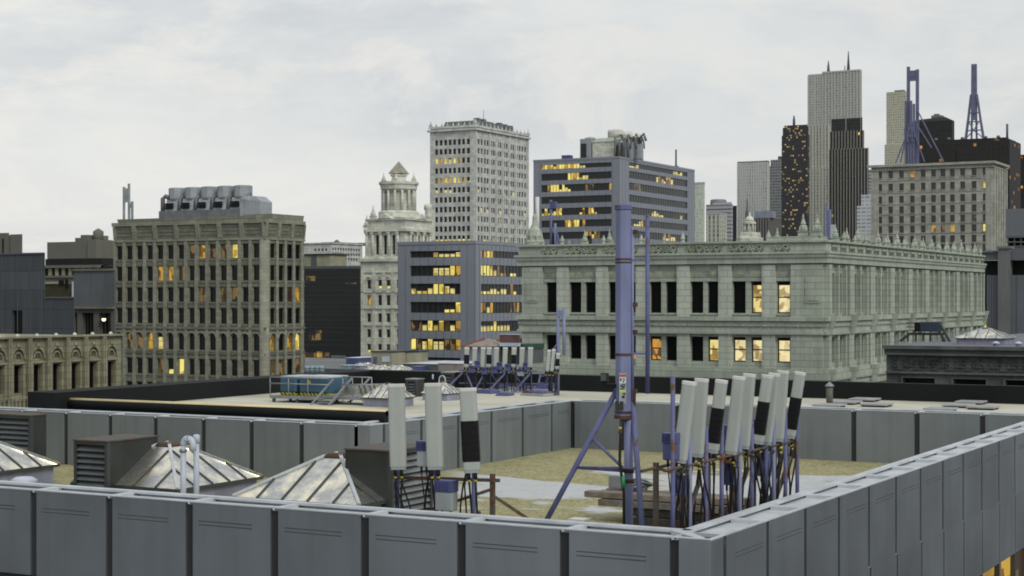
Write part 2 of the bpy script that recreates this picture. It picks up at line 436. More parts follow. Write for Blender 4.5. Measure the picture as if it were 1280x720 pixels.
def metal_roof():
    m, nt, b = base_mat('tarnished_sheet')
    co = nt.new('ShaderNodeTexCoord').outputs['Object']
    n1 = nt.noise(co, 2.2, 5, .65); n2 = nt.noise(co, 9, 4, .6); n3 = nt.noise(nt.mapping(co, (1, 1, .5)), .9, 3)
    c = nt.mix(nt.ramp(n1, [(.40, 0), (.60, 1)]), (.50, .52, .54), (.99, .93, .75))  # cream patches paint warm sky reflections into the metal's colour
    c = nt.mix(nt.math('MULTIPLY', nt.ramp(n2, [(.5, 0), (.7, 1)]), .4), c, (.26, .255, .25))
    nt.l.new(c, b.inputs['Base Color'])
    nt.l.new(nt.ramp(n1, [(.3, .42), (.7, .14)]), b.inputs['Roughness']); b.inputs['Metallic'].default_value = .92
    bp = nt.new('ShaderNodeBump', ins={'Strength': .25, 'Distance': .02}); nt.l.new(n3, bp.inputs['Height']); nt.l.new(bp.outputs[0], b.inputs['Normal'])
    return m
m_sheet = metal_roof()

def gravel():
    m, nt, b = base_mat('gravel_roof')
    co = nt.new('ShaderNodeNewGeometry').outputs['Position']
    s = nt.new('ShaderNodeSeparateXYZ', ins={0: co}).outputs
    w1 = nt.noise(nt.mapping(co, (.5, .9, 1)), .55, 4, .6); fine = nt.noise(co, 11, 5, .85); mid = nt.noise(co, 2.4, 5, .75)
    # ponded pale band running across the terrace, broken by gravel
    along = nt.math('ADD', nt.math('MULTIPLY', s[0], .88), nt.math('MULTIPLY', s[1], .475)); across = nt.math('ADD', nt.math('MULTIPLY', s[0], -.475), nt.math('MULTIPLY', s[1], .88))
    band = nt.math('ABSOLUTE', nt.math('SUBTRACT', across, 41.9))
    f = nt.math('SUBTRACT', nt.math('ADD', nt.math('MULTIPLY', nt.math('SUBTRACT', w1, .5), 19.), 4.3), nt.math('MULTIPLY', band, 1.0))
    f = nt.math('MINIMUM', f, nt.math('ADD', nt.math('MULTIPLY', nt.math('ADD', along, 1.6), .8), nt.math('MULTIPLY', w1, 3.)))
    pale = nt.ramp(nt.math('ADD', nt.math('MULTIPLY', f, .2), nt.math('MULTIPLY', mid, .25)), [(.42, 0), (.55, 1)])
    g = nt.mix(nt.ramp(fine, [(.36, 0), (.64, 1)]), (.17, .16, .075), (.60, .56, .34))
    g = nt.mix(nt.ramp(mid, [(.4, 0), (.68, .85)]), g, (.27, .26, .135))
    crk = nt.math('LESS_THAN', nt.math('ABSOLUTE', nt.math('SUBTRACT', nt.noise(co, .9, 3, .5), .5)), .006)
    g = nt.mix(nt.math('MULTIPLY', crk, .55), g, (.14, .135, .07))
    p = nt.mix(nt.math('MULTIPLY', fine, .5), (.60, .62, .65), (.36, .38, .39))
    p = nt.mix(nt.ramp(mid, [(.45, 0), (.75, .6)]), p, (.40, .41, .38))
    nt.l.new(nt.mix(pale, g, p), b.inputs['Base Color']); b.inputs['Roughness'].default_value = .92
    b.inputs['Specular IOR Level'].default_value = .2
    bp = nt.new('ShaderNodeBump', ins={'Strength': .8, 'Distance': .03}); nt.l.new(fine, bp.inputs['Height']); nt.l.new(bp.outputs[0], b.inputs['Normal'])
    return m
m_gravel = gravel()
def deck():
    m, nt, b = base_mat('pale_roof_deck')
    co = nt.new('ShaderNodeNewGeometry').outputs['Position']
    n1 = nt.noise(nt.mapping(co, (.35, .5, 1)), .8, 5, .6); n2 = nt.noise(co, 10, 3, .7)
    c = nt.ramp(n1, [(.3, (.40, .39, .31)), (.5, (.60, .585, .49)), (.7, (.66, .66, .60))])
    c = nt.mix(nt.math('MULTIPLY', n2, .35), c, (.35, .34, .28))
    br = nt.new('ShaderNodeTexBrick', ins={'Scale': 1., 'Brick Width': 5., 'Row Height': 1.05, 'Mortar Size': .018, 'Color1': (1, 1, 1, 1), 'Color2': (.93, .93, .92, 1), 'Mortar': (.62, .61, .58, 1)}); nt.l.new(co, br.inputs['Vector'])
    c = nt.mix(1., c, br.outputs[0], 'MULTIPLY')
    nt.l.new(c, b.inputs['Base Color']); b.inputs['Roughness'].default_value = .9
    return m
m_deck = deck()

# ------------------------------------------------------------------ the ground far below
mb = MB(); mb.box(-5200, 5200, -400, 7200, -46, -45)
m_ground = mat('city_ground', (.05, .05, .05), .9, 0, .3, .02)
g = struct(mb.build('ground', m_ground)); g['label'] = 'dark ground of the city far below the roofs'

# ------------------------------------------------------------------ the building with the sunken terrace
CX, CY = -8.42, 21.30          # near corner
WT = .66                       # parapet thickness
FL = -1.52                     # terrace floor
XL, YB, YL, YE, XW = -23.8, 48.1, 36.3, 54.0, -35.4   # jog wall, back wall, inner left wall, far edge, west edge
PF, PR = .5161 * 3.3, .5311 * 3.3
F0, R0 = .1622 * 3.3, .1616 * 3.3
bld = empty('office_building', (-20, 38, -45), 'grey metal-panelled block whose sunken roof terrace fills the foreground', 'building')
mb = MB()
mb.box(-50, CX - .9, CY + 1.0, YE - .6, -45, FL - .3)            # the body
mb.build('body', m_groove, bld)
mb = MB(); mb.poly([(-50, CY + .5, FL), (CX - .5, CY + .5, FL), (CX - .5, YB + .2, FL), (XL - .2, YB + .2, FL), (XL - .2, YL + .2, FL), (-50, YL + .2, FL)])
mb.build('terrace_floor', m_gravel, bld)
ZU = -.05                      # upper roof level
mb = MB()
mb.poly([(XW, YL + 1.3, ZU), (XL - WT, YL + 1.3, ZU), (XL - WT, YB + WT, ZU), (CX - .3, YB + WT, ZU), (CX - .3, YE, ZU), (XW, YE, ZU)])
mb.build('roof_deck', m_deck, bld)

def panel(x0, x1, y0, y1, z0, face, parent, trough=True, mi_panel=None, cr=.05):
    """one parapet panel: outer skin, inner skin and a trough-shaped coping with raised rims. face: side the visible skin looks to"""
    mb = MB(); g = .075 if face == '-Y' else .065
    if face in '-Y+Y':
        a, b = x0 + g, x1 - g
        mb.box(a, b, y0, y0 + .07, z0, -.012); mb.box(a, b, y1 - .06, y1, max(z0, FL), -.012)
        if face == '-Y' and z0 > FL:
            for zz in (-.30, -.36): mb.box(a + .12, b - .35, y0 - .004, y0 + .002, zz - .008, zz + .008, 2)
        mb.box(a, b, y0 + .072, y1 - .062, -.10, -.05, 1)
        mb.box(x0, x1, y0 - .01, y0 + .05, -.012, .012, 1); mb.box(x0, x1, y1 - .13, y1 + .01, -.012, .03, 1)
        mb.box(x0, x0 + cr, y0 + .05, y1 - .13, -.052, .008, 1); mb.box(x1 - .03, x1, y0 + .05, y1 - .13, -.052, .008, 1)
    else:
        a, b = y0 + g, y1 - g
        mb.box(x1 - .07, x1, a, b, z0, -.012); mb.box(x0, x0 + .06, a, b, max(z0, FL), -.012)
        if face == '+X':
            for zz in (-.30, -.36): mb.box(x1 - .002, x1 + .004, a + .35, b - .12, zz - .008, zz + .008, 2)
        mb.box(x0 + .062, x1 - .072, a, b, -.10, -.05, 1)
        mb.box(x1 - .05, x1 + .01, y0, y1, -.012, .012, 1); mb.box(x0 - .01, x0 + .13, y0, y1, -.012, .03, 1)
        mb.box(x0 + .13, x1 - .05, y0, y0 + .03, -.052, .008, 1); mb.box(x0 + .13, x1 - .05, y1 - cr, y1, -.052, .008, 1)
    return mb.build('parapet_panel', [mi_panel or m_panel, m_cap, m_crease], parent, bevel=.016)

# front wall
x = CX - F0
mb = MB(); mb.box(-50, CX - .075, CY + .05, CY + WT - .063, -8, -.06); mb.build('parapet_core', m_groove, bld)
cells = []
while x > -25: cells.append((x - PF, x)); x -= PF
for i, (a, b) in enumerate(cells): panel(a, b, CY, CY + WT, -1.47, '-Y', bld, cr=.09)
# near corner piece
mb = MB()
mb.box(CX - F0 + .055, CX, CY, CY + .07, -1.47, -.012); mb.box(CX - .07, CX, CY + .07, CY + R0 - .055, -1.47, -.012)
mb.box(CX - F0, CX + .01, CY - .01, CY + .05, -.012, .012, 1); mb.box(CX - .05, CX + .01, CY + .05, CY + R0, -.012, .012, 1)
mb.box(CX - F0, CX - .06, CY + .06, CY + R0, -.16, -.1, 1)
mb.hexa([(CX - WT - .16, CY + WT - .13, -.09), (CX - .28, CY + .05, -.09), (CX - .1, CY + .05, -.09), (CX - WT + .0, CY + WT + .01, -.09),
         (CX - WT - .16, CY + WT - .13, .02), (CX - .28, CY + .05, .02), (CX - .1, CY + .05, .02), (CX - WT + .0, CY + WT + .01, .02)], 1)
mb.box(CX - F0, CX - WT, CY + WT - .13, CY + WT + .01, -.012, .03, 1)
mb.build('parapet_corner', [m_panel, m_cap], bld, bevel=.01)
# right wall
mb = MB(); mb.box(CX - WT + .045, CX - .08, CY + .075, YE - .05, -2.84, -.06); mb.build('parapet_core', m_groove, bld)
y = CY + R0
k = 0
while y < YE - .3:
    e = min(y + PR, YE); panel(CX - WT, CX, y, e, -1.47, '+X', bld, cr=.16); k += 1
    y = e
# lower courses of the right-hand facade: offset joints, then the lit window storey
y = CY - PR * .62
while y < YE - .4:
    a, b = max(y, CY + .02), min(y + PR, YE)
    if b - a > .3:
        mb = MB(); mb.box(CX - .071, CX - .004, a + .065, b - .065, -2.86, -1.44); mb.build('facade_panel', m_panel, bld, bevel=.012)
    y += PR
y = CY - PR * .62; k = 0
while y < YE - .4:
    a, b = max(y, CY + .02), min(y + PR, YE)
    if b - a > .3:
        mb = MB(); mb.poly([(CX - .13, a, -4.6), (CX - .13, b, -4.6), (CX - .13, b, -2.9), (CX - .13, a, -2.9)], 1)
        mb.box(CX - .129, CX - .02, a - .05, a + .05, -4.6, -2.87, 0)
        mb.build('window', [m_dark, m_la if k % 3 != 0 else m_ld], bld)
    y += PR; k += 1
mb = MB(); mb.box(CX - .4, CX - .01, CY + .1, YE, -8, -4.62); mb.build('spandrel', m_panel, bld)

# back-left wall of the terrace (faces -Y), jog wall (faces +X), back wall (faces -Y)
def back_panels(x0, x1, Y, first, step, name_face):
    cells = []; x = first
    while x > x0 + .2:
        cells.append((max(x - step, x0), x)); x -= step
    return cells
def inner_core(x0, x1, y0, y1):
    mb = MB(); mb.box(x0, x1, y0, y1, FL - .2, -.06); mb.build('parapet_core', m_groove, bld)
inner_core(-50, XL - .05, YL + .05, YL + WT - .05); inner_core(XL - WT + .05, XL - .05, YL + .05, YB + WT - .05); inner_core(XL - WT + .05, CX - WT - .05, YB + .05, YB + WT - .05)
jx = [on_y(p, YL) for p in (445, 376.5, 314, 254, 194, 137.5, 82, 27)]
st_ = (jx[0] - jx[-1]) / 7
xs = list(jx)
while xs[-1] > -38.5: xs.append(xs[-1] - st_)
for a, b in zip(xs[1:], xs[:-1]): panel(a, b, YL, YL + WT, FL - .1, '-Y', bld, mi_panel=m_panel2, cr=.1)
jy = [on_x(p, XL) for p in (480, 527, 573, 614.5, 653.5, 690)]
ys = list(jy) + [YB]
mb = MB(); a_, b_ = jx[0] + .06, jy[0] - .05
mb.box(a_, XL, YL, YL + .07, FL - .1, -.012); mb.box(XL - .07, XL, YL + .07, b_, FL - .1, -.012); mb.box(jx[0], XL + .01, YL - .01, YL + .13, -.012, .02, 1); mb.box(XL - .13, XL + .01, YL + .13, jy[0], -.012, .02, 1)
mb.box(jx[0], XL - .13, YL + .13, YL + WT, -.1, -.03, 1); mb.box(XL - WT, XL - .13, YL + WT, jy[0], -.1, -.03, 1)
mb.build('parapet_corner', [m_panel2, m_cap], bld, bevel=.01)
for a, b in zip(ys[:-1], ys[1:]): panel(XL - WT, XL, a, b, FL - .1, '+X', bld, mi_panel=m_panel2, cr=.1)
st_ = on_y(1146, YB) - on_y(1067, YB)
xs = [on_y(1067, YB) - 6 * st_ + i * st_ for i in range(0, 16)]
xs = [XL + .02] + [v for v in xs if XL + .5 < v < CX - WT - .3] + [CX - WT - .02]
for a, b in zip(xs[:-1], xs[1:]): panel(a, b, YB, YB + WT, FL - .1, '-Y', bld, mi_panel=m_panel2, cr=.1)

# upper roof edges: black parapets and the rounded tan-topped coping of the gutter
mb = MB(); mb.box(XW - 1.1, XW, YL + WT + .05, YE + .4, -6, .50); mb.box(XW, CX + .0, YE, YE + .4, -6, .52)
mb.build('black_parapet', m_black, bld)
mb = MB(); mb.box(XW - .4, XL - WT, YL + 1.25, YL + 1.5, -1.2, .12)
mb.tube([(XW - .4, YL + 1.38, .12), (XL - WT + .3, YL + 1.38, .12)], .17, 14)
mb.build('gutter_coping', m_black, bld)
mb = MB(); mb.tube([(XW - .4, YL + 1.38, .235), (XL - WT + .3, YL + 1.38, .235)], .09, 8); mb.build('coping_strip', m_tan, bld)
# ------------------------------------------------------------------ pyramid skylights
def make_skylight(loc, label, S=3.3, curb=.56, rise=.83):
    t = empty('pyramid_skylight', loc, label, 'skylight', 'metal pyramid skylights on the roofs')
    h = S / 2; mb = MB(); mb.box(-h + .12, h - .12, -h + .12, h - .12, 0, curb - .06); mb.build('curb', m_curb, t, world=False)
    mb = MB(); mb.box(-h, h, -h, h, curb - .07, curb - .005); mb.build('eave_trim', m_dark, t, world=False)
    z0, z1, a = curb, curb + rise, .17
    B = [(-h + .02, -h + .02, z0), (h - .02, -h + .02, z0), (h - .02, h - .02, z0), (-h + .02, h - .02, z0)]
    T = [(-a, -a, z1), (a, -a, z1), (a, a, z1), (-a, a, z1)]
    mb = MB()
    for i in range(4):
        j = (i + 1) % 4; mb.poly([B[i], B[j], T[j], T[i]])
        n = 5
        for k in range(1, n):                  # standing seams, cut off by the hips
            f = k / n; b0 = Vector(B[i]).lerp(Vector(B[j]), f); m = min(1, (1 - abs(2 * f - 1)) * 1.06)
            tt = Vector(T[i]).lerp(Vector(T[j]), .5) if m >= 1 else None
            mid = (Vector(B[i]) + Vector(B[j])) / 2; top = (Vector(T[i]) + Vector(T[j])) / 2
            up = top - mid; nrm = up.cross(Vector(B[j]) - Vector(B[i])).normalized(); nrm = nrm if nrm.z > 0 else -nrm
            mb.bar(b0 + nrm * .012, b0 + up * m + nrm * .012, .035, .03, 1)
    mb.build('roof_sheet', [m_sheet, m_dark], t, world=False)
    for i in range(4):
        mb = MB(); mb.bar(Vector(B[i]) + Vector((0, 0, .02)), Vector(T[i]) + Vector((0, 0, .02)), .075, .05); mb.build('hip_bar', m_cap if i < 2 else m_sheet, t, world=False)
    mb = MB(); mb.frust(-.26, .26, -.26, .26, z1 - .03, z1 + .04, -.05, -.05); mb.build('cap', m_rust, t, world=False)
    return t
SKY_G = 'metal pyramid skylights on the roofs'
s1 = make_skylight((-20.7, 30.3, FL), 'streaked metal pyramid skylight nearest the panel antennas, bright front slope')
make2 = lambda loc, lab, s=1.: copy_tree(s1, loc, lab, scale=s if isinstance(s, tuple) else (s, s, s))
make2((-25.8, 30.7, FL), 'metal pyramid skylight behind the twin white vent pipes', (.96, .96, 1))
make2((-32.7, 31.0, FL - .06), 'metal pyramid skylight cut off by the picture edge on the sunken terrace')
def on_roof(px, py, z):            # point of a level plane seen at a pixel
    D = F * (CZ - z) / (py - HY); return at(px, D)
p = on_roof(541, 489.5, ZU + .3); make2((p[0], p[1] + .6, ZU), 'pyramid skylight on the upper roof beside a small dark louvred box', (.31, .31, .42))
p = on_roof(468, 497, ZU + .3); make2((p[0], p[1] + .8, ZU), 'pyramid skylight on the upper roof at the foot of the steel walkway', (.37, .37, .5))

# ------------------------------------------------------------------ louvred ventilation boxes
def make_louvre(loc, dims, side, label, rusty=True, m=None):
    w, d, h = dims; t = empty('louvred_vent', loc, label, 'ventilation box', 'louvred ventilation boxes')
    mb = MB(); e = .12
    mb.box(-w / 2, w / 2, -d / 2 + (e if side == 'F' else 0), d / 2, 0, h) if side == 'F' else mb.box(-w / 2, w / 2 - e, -d / 2, d / 2, 0, h)
    mb.build('housing', m or m_dark, t, world=False, bevel=.015)
    fr = MB(); sl_ = MB(); f = .07
    if side == 'F':
        y0, y1 = -d / 2, -d / 2 + e - .002
        for a, b, c, g_ in ((-w / 2, -w / 2 + f, 0, h), (w / 2 - f, w / 2, 0, h), (-w / 2 + f, w / 2 - f, 0, f), (-w / 2 + f, w / 2 - f, h - f, h)): fr.box(a, b, y0, y1, c, g_)
        n = int(h / .145)
        for k in range(n):
            z = f + .04 + (h - 2 * f - .06) * k / n
            sl_.hexa([(-w / 2 + f, y0 + .02, z), (w / 2 - f, y0 + .02, z), (w / 2 - f, y1 - .01, z + .085), (-w / 2 + f, y1 - .01, z + .085), (-w / 2 + f, y0 + .02, z + .018), (w / 2 - f, y0 + .02, z + .018), (w / 2 - f, y1 - .01, z + .1), (-w / 2 + f, y1 - .01, z + .1)])
    else:
        x1, x0 = w / 2, w / 2 - e + .002
        for a, b, c, g_ in ((-d / 2, -d / 2 + f, 0, h), (d / 2 - f, d / 2, 0, h), (-d / 2 + f, d / 2 - f, 0, f), (-d / 2 + f, d / 2 - f, h - f, h)): fr.box(x0, x1, a, b, c, g_)
        n = int(h / .145)
        for k in range(n):
            z = f + .04 + (h - 2 * f - .06) * k / n
            sl_.hexa([(x1 - .02, -d / 2 + f, z), (x1 - .02, d / 2 - f, z), (x0 + .01, d / 2 - f, z + .085), (x0 + .01, -d / 2 + f, z + .085), (x1 - .02, -d / 2 + f, z + .018), (x1 - .02, d / 2 - f, z + .018), (x0 + .01, d / 2 - f, z + .1), (x0 + .01, -d / 2 + f, z + .1)])
    fo = fr.build('frame', m_dark, t, world=False); sl_.build('louvre', m_steel if side == 'R' else m_dark3, fo, world=False)
    mb = MB(); mb.box(-w / 2 - .02, w / 2 + .02, -d / 2 - .02, d / 2 + .02, h, h + .035); mb.build('lid', m_lid if rusty else m_steel, t, world=False)
    return t
m_lid = mat('stained_lid', (.075, .07, .06), .7, 0, .3, 2., .3, rust=.35)
m_dark3 = mat('louvre_grey', (.10, .115, .125), .5, 0, .2, 2.)
m_boxd = mat('vent_housing', (.028, .032, .031), .6, 0, .4, 1.2, .4)
make_louvre((-26.55, 29.75, FL), (1.0, 1.75, 1.55), 'F', 'dark louvred vent box with slats facing forward, built against a skylight', True, m_boxd)
make_louvre((-33.0, 33.2, FL), (1.3, .6, 1.68), 'F', 'dark vent box with rusty lid behind the skylight at the picture edge', True, m_boxd)
make_louvre((-19.5, 30.5, FL), (1.2, 1.65, 1.58), 'R', 'dark vent box with rusty lid and side slats behind the three upright antennas', True, m_boxd)
p = on_roof(513, 496, ZU); make_louvre((p[0], p[1] + .3, ZU), (.42, .5, .58), 'F', 'small louvred vent box on the upper roof beside a skylight', False, m_boxd)
p = on_roof(573, 487, ZU); make_louvre((on_y(563, p[1] + 1.2), p[1] + 1.2, ZU), (.5, .5, .55), 'F', 'plain dark vent box behind the upper roof skylight', False, m_boxd)

# ------------------------------------------------------------------ vent pipes
def vent(px, Y, z0, ztop, r, hook, label, m=None):
    X = on_y(px, Y); t = empty('vent_pipe', (X, Y, z0), label, 'vent pipe', 'white vent pipes')
    mb = MB(); h = ztop - z0
    if hook:
        mb.tube([(0, 0, 0), (0, 0, h - .16)], r, 12)
        pts = [(.13 - .13 * math.cos(a), 0, h - .16 + .15 * math.sin(a)) for a in [math.pi * k / 10 for k in range(11)]]
        pts.append((.26, 0, h - .27)); mb.build('pipe', m or m_pipe, t, world=False)
        mb = MB(); mb.tube(pts, r * 1.08, 12); mb.build('hook', m or m_pipe, t, world=False)
        mb = MB(); mb.tube([(0, 0, h - .3), (0, 0, h - .24)], r * 1.3, 12); mb.build('collar', m_steel, t, world=False)
    else:
        mb.tube([(0, 0, 0), (0, 0, h - .06)], r, 12); mb.build('pipe', m or m_pipe, t, world=False)
        mb = MB(); mb.lathe((0, 0, 0), [(r * 1.25, h - .18), (r * 1.25, h - .03), (r * .8, h)], 12); mb.build('cap', m or m_pipe, t, world=False)
    return t
vent(229, 27.3, FL, zat(547, on_y(229, 27.3), 27.3), .062, True, 'white vent pipe with a hooked top beside a straight one')
vent(245.5, 27.5, FL, zat(543, on_y(245, 27.5), 27.5), .06, False, 'straight white vent pipe beside the hooked one on the terrace')
p = on_roof(543, 485, ZU); 
vent(541, p[1] - .3, ZU + .45, zat(467.5, p[0], p[1]), .026, False, 'short straight white pipe rising from the upper roof skylight')
vent(549, p[1], ZU + .1, zat(469, p[0], p[1]), .024, True, 'hooked white pipe behind the upper roof skylight')
# conical-capped flue
p = on_roof(1037, 507, ZU); t = empty('flue', (p[0], p[1], ZU), 'grey steel flue with conical cap standing on the upper roof', 'flue')
mb = MB(); mb.tube([(0, 0, 0), (0, 0, .62)], .105, 12); mb.build('pipe', mat('old_zinc', (.15, .15, .13), .6, .3, .3, 4.), t, world=False)
mb = MB(); mb.lathe((0, 0, .6), [(.15, 0), (.14, .03), (.02, .14)], 12); mb.build('cap', m_steel, t, world=False)
# low dome and small white boxes
p = (on_y(30, 28.7), 28.7); t = empty('roof_ventilator', (p[0], p[1], FL), 'low white mushroom ventilator by the skylight at the picture edge', 'ventilator')
mb = MB(); mb.lathe((0, 0, 0), [(.2, 0), (.2, .5), (.3, .52), (.3, .6), (.2, .66), (.02, .68)], 16); mb.build('hood', m_pipe, t, world=False)
mb = MB(); mb.lathe((0, 0, .0), [(.28, 0), (.26, .08)], 16); mb.build('flange', m_steel, t, world=False)

# ------------------------------------------------------------------ cellular panel antennas
def make_antenna(loc, w, d, h, label, wrap=False, rot=(0, 0, 0), bend=0., group=None):
    t = empty('panel_antenna', loc, label, 'antenna', group); t.rotation_euler = rot
    n = 14
    def ring(k):
        a = 2 * math.pi * k / n; e = .38
        c, s_ = math.cos(a), math.sin(a); f = lambda v: math.copysign(abs(v) ** e, v)
        return f(c) * w / 2, f(s_) * d / 2
    def shell(z0, z1, g, x0=0., x1=0.):
        mb = MB(); P0 = [(ring(k)[0] * g + x0, ring(k)[1] * g, z0) for k in range(n)]; P1 = [(ring(k)[0] * g + x1, ring(k)[1] * g, z1) for k in range(n)]
        for k in range(n):
            j = (k + 1) % n; mb.poly([P0[k], P0[j], P1[j], P1[k]], 0, True)
        mb.poly(P1); mb.poly(P0[::-1]); return mb
    rd = shell(0, h - .05, 1., 0, bend).build('radome', m_white, t, world=False)
    shell(h - .05, h, 1.04, bend, bend).build('end_cap', m_whitecap, rd, world=False)
    shell(-.05, 0, .92).build('bottom_cap', m_greyb, rd, world=False)
    if wrap:
        mb = shell(h * .10, h * .60, 1.06, 0, bend * .4)
        for k in range(5): mb.box(-w * .52, w * .52, -d * .56, d * .56, h * (.15 + .09 * k), h * (.155 + .09 * k))
        mb.build('black_wrap', m_wrap, rd, world=False)
    for z in (h * .2, h * .8):
        mb = MB(); mb.box(-.06, .06, d / 2 - .01, d / 2 + .13, z - .04, z + .04); mb.build('bracket', m_iron, t, world=False)
    for k, (x, cc) in enumerate(((-.06, m_cable), (.05, m_cable))):
        mb = MB(); q = random.uniform(-.08, .08)
        mb.tube([(x, 0, -.02), (x, .01, -.16), (x + q * .5, .05, -.5), (x + q, .12, -.95), (x + q * .6, .15, -1.35)], .017, 6)
        mb.tube([(x, 0, -.05), (x, 0, -.15)], .035, 8); cb = mb.build('cable', cc, t, world=False)
        mb = MB(); mb.tube([(x, .01, -.17), (x, .012, -.2)], .024, 8); mb.build('cable_band', m_yel, cb, world=False)
    return t
GA = 'upright panel antennas by the front parapet'
YA = 23.6
def zz(py, px, Y): return zat(py, on_y(px, Y), Y)
LA = ['plain white panel antenna on the front mount, in front of the louvred box',
      'plain white panel antenna on the front mount, above the violet radio boxes',
      'front mount panel antenna with its lower half wrapped in black, standing apart']
for i, (px, pt, pb, wr) in enumerate(((498, 480, 583, False), (544, 479, 583, False), (590, 485, 587, True))):
    X = on_y(px, YA); zb, zt = zz(pb, px, YA), zz(pt, px, YA)
    make_antenna((X, YA, zb), .275, .16, zt - zb, LA[i], wr, (0, R(-1.6) if i < 2 else R(-3), R(20)), .0, GA)
# the pipe frame that carries them
t = empty('antenna_mount', (on_y(560, YA + .3), YA + .3, FL), 'low pipe frame carrying the three upright antennas', 'antenna mount')
ym = YA + .22; X = lambda px: on_y(px, ym)
for px, zt in ((497, .4), (545, .4), (592, .5)):
    mb = MB(); mb.tube([(X(px), ym, FL), (X(px), ym, zz(560, px, ym) + zt)], .035, 8); mb.build('post', m_purple2, t)
mb = MB(); mb.bar((X(612), ym + .1, FL), (X(612), ym + .1, zz(593, 612, ym)), .07); mb.build('post', m_iron, t)
mb = MB(); mb.bar((X(488), ym + .06, zz(597, 488, ym)), (X(622), ym + .06, zz(601, 622, ym)), .055); mb.build('rail', m_iron, t)
for a, b in (((500, 650, 0), (612, 612, .1)), ((640, 655, .6), (612, 620, .1)), ((585, 652, 0), (600, 640, 0))):
    mb = MB(); mb.bar((X(a[0]), ym + a[2], zz(a[1], a[0], ym)), (X(b[0]), ym + b[2], zz(b[1], b[0], ym)), .05); mb.build('brace', m_iron, t)
def radio(px, py0, py1, w, Y, label, m1, m2, d=.16, grp='radio units on the antenna mounts'):
    x = on_y(px, Y); z0, z1 = zat(py1, x, Y), zat(py0, x, Y); h = z1 - z0
    t = empty('radio_unit', (x, Y, z0), label, 'radio unit', grp)
    mb = MB(); mb.box(-w / 2, w / 2, -d / 2, d / 2, 0, h * .62); cs_ = mb.build('case', m1, t, world=False, bevel=.02)
    mb = MB(); mb.box(-w / 2 - .006, w / 2 + .006, -d / 2 - .006, d / 2, h * .62 + .003, h); 
    for k in range(6): mb.box(-w / 2 + w * (k + .3) / 6.6, -w / 2 + w * (k + .5) / 6.6, -d / 2 - .03, -d / 2 - .006, h * .66, h * .96)
    mb.build('cooling_fins', m2, t, world=False)
    for k in (-.25, .25):
        mb = MB(); mb.tube([(w * k, 0, -.1), (w * k, 0, 0)], .02, 8); mb.tube([(w * k, 0, -.1), (w * k + .02, .05, -.5)], .012, 6); mb.build('connector', m_cable, cs_, world=False)
    return t
radio(530, 551, 583, .2, YA + .05, 'pale radio box with violet top between two white antennas', m_greyb, m_blueb)
radio(558, 600, 638, .33, YA + .12, 'violet radio box hanging below the front mount rail', m_greyb, m_blueb, .2)
# extra looms of cable under the front mount
t = empty('cable_loom', (X(510), ym, FL), 'tangle of black cables hanging under the three upright antennas', 'cables')
for k in range(9):
    px = random.choice((497, 505, 515, 540, 548, 556, 585, 594, 600)); q = random.uniform(-.15, .15); z0 = zz(588, px, ym)
    mb = MB(); mb.tube([(X(px), ym - .05, z0), (X(px) + q * .3, ym - .1, z0 - .25), (X(px) + q, ym - .02, z0 - .6), (X(px) + q * 1.6, ym + .1, FL)], .016, 6); mb.build('cable', m_cable, t)

# ------------------------------------------------------------------ the tall violet mast with its tripod
MX, MY = at(779, 27.4)
t = empty('antenna_mast', (MX, MY, FL), 'tall violet steel mast with box column, clamps and tripod legs', 'mast')
zm = lambda py: CZ - (py - HY) * 27.4 / F
mb = MB(); mb.lathe((MX, MY, 0), [(.135, zm(521)), (.135, zm(262))], 8, sm=False, ph=R(22.5) + TH); mb.build('column', m_purple, t, bevel=.015)
mb = MB(); mb.lathe((MX, MY, 0), [(.15, zm(262)), (.15, zm(257)), (.125, zm(255))], 8, sm=False, ph=R(22.5) + TH); mb.build('cap', m_purple2, t)
px_, py_ = MX + .09 * CT, MY + .09 * ST
mb = MB(); mb.tube([(px_, py_, FL), (px_, py_, zm(519))], .075, 14); mb.build('lower_pipe', m_purple, t)
for z, r_, hh in ((zm(515), .15, .018), (zm(521), .16, .028), (zm(324), .143, .015), (zm(328), .143, .012), (zm(443), .143, .02)):
    mb = MB(); mb.lathe((MX, MY, z), [(r_, -hh), (r_, hh)], 8, sm=False, ph=R(22.5) + TH); mb.build('clamp', m_rust, t)
ox, oy = MX + .40 * CT, MY + .40 * ST
mb = MB(); mb.tube([(ox, oy, zm(492)), (ox, oy, zm(268))], .036, 10); mb.build('side_pipe', m_purple2, t)
for py in (325, 442):
    mb = MB(); mb.bar((MX, MY - .02, zm(py)), (MX + .46 * CT, MY + .46 * ST, zm(py)), .035); mb.build('standoff', m_purple2, t)
qx, qy = MX + .15 * CT, MY + .15 * ST
mb = MB(); mb.tube([(qx, qy, zm(500)), (qx, qy, zm(285))], .028, 8); mb.build('conduit', m_purple, t)
for py in (290, 381, 415, 489):
    mb = MB(); a = MX + .18 * CT; b = MY + .18 * ST; mb.box(a - .03, a + .05, b - .035, b + .035, zm(py) - .035, zm(py) + .035); mb.build('bracket', m_rust, t)
mb = MB(); a = MX + .17 * CT; b = MY + .17 * ST; mb.box(a - .02, a + .03, b - .03, b + .03, zm(512), zm(488)); mb.build('bracket', m_rust, t)
def legtube(a, b, r_, nm, m=None):
    mb = MB(); mb.tube([a, b], r_, 10); return mb.build(nm, m or m_purple2, t)
L1a = (MX - .10, MY - .02, zm(487)); L1b = (MX - 2.1, MY + .12, FL)
L2a = (MX + .12, MY + .1, zm(500)); L2b = (MX + .66, MY - .5, FL)
L3a = (MX + .05, MY + .1, zm(490)); L3b = (MX + .35, MY + 1.9, FL)
for a, b in ((L1a, L1b), (L2a, L2b)): legtube(a, b, .047, 'leg')
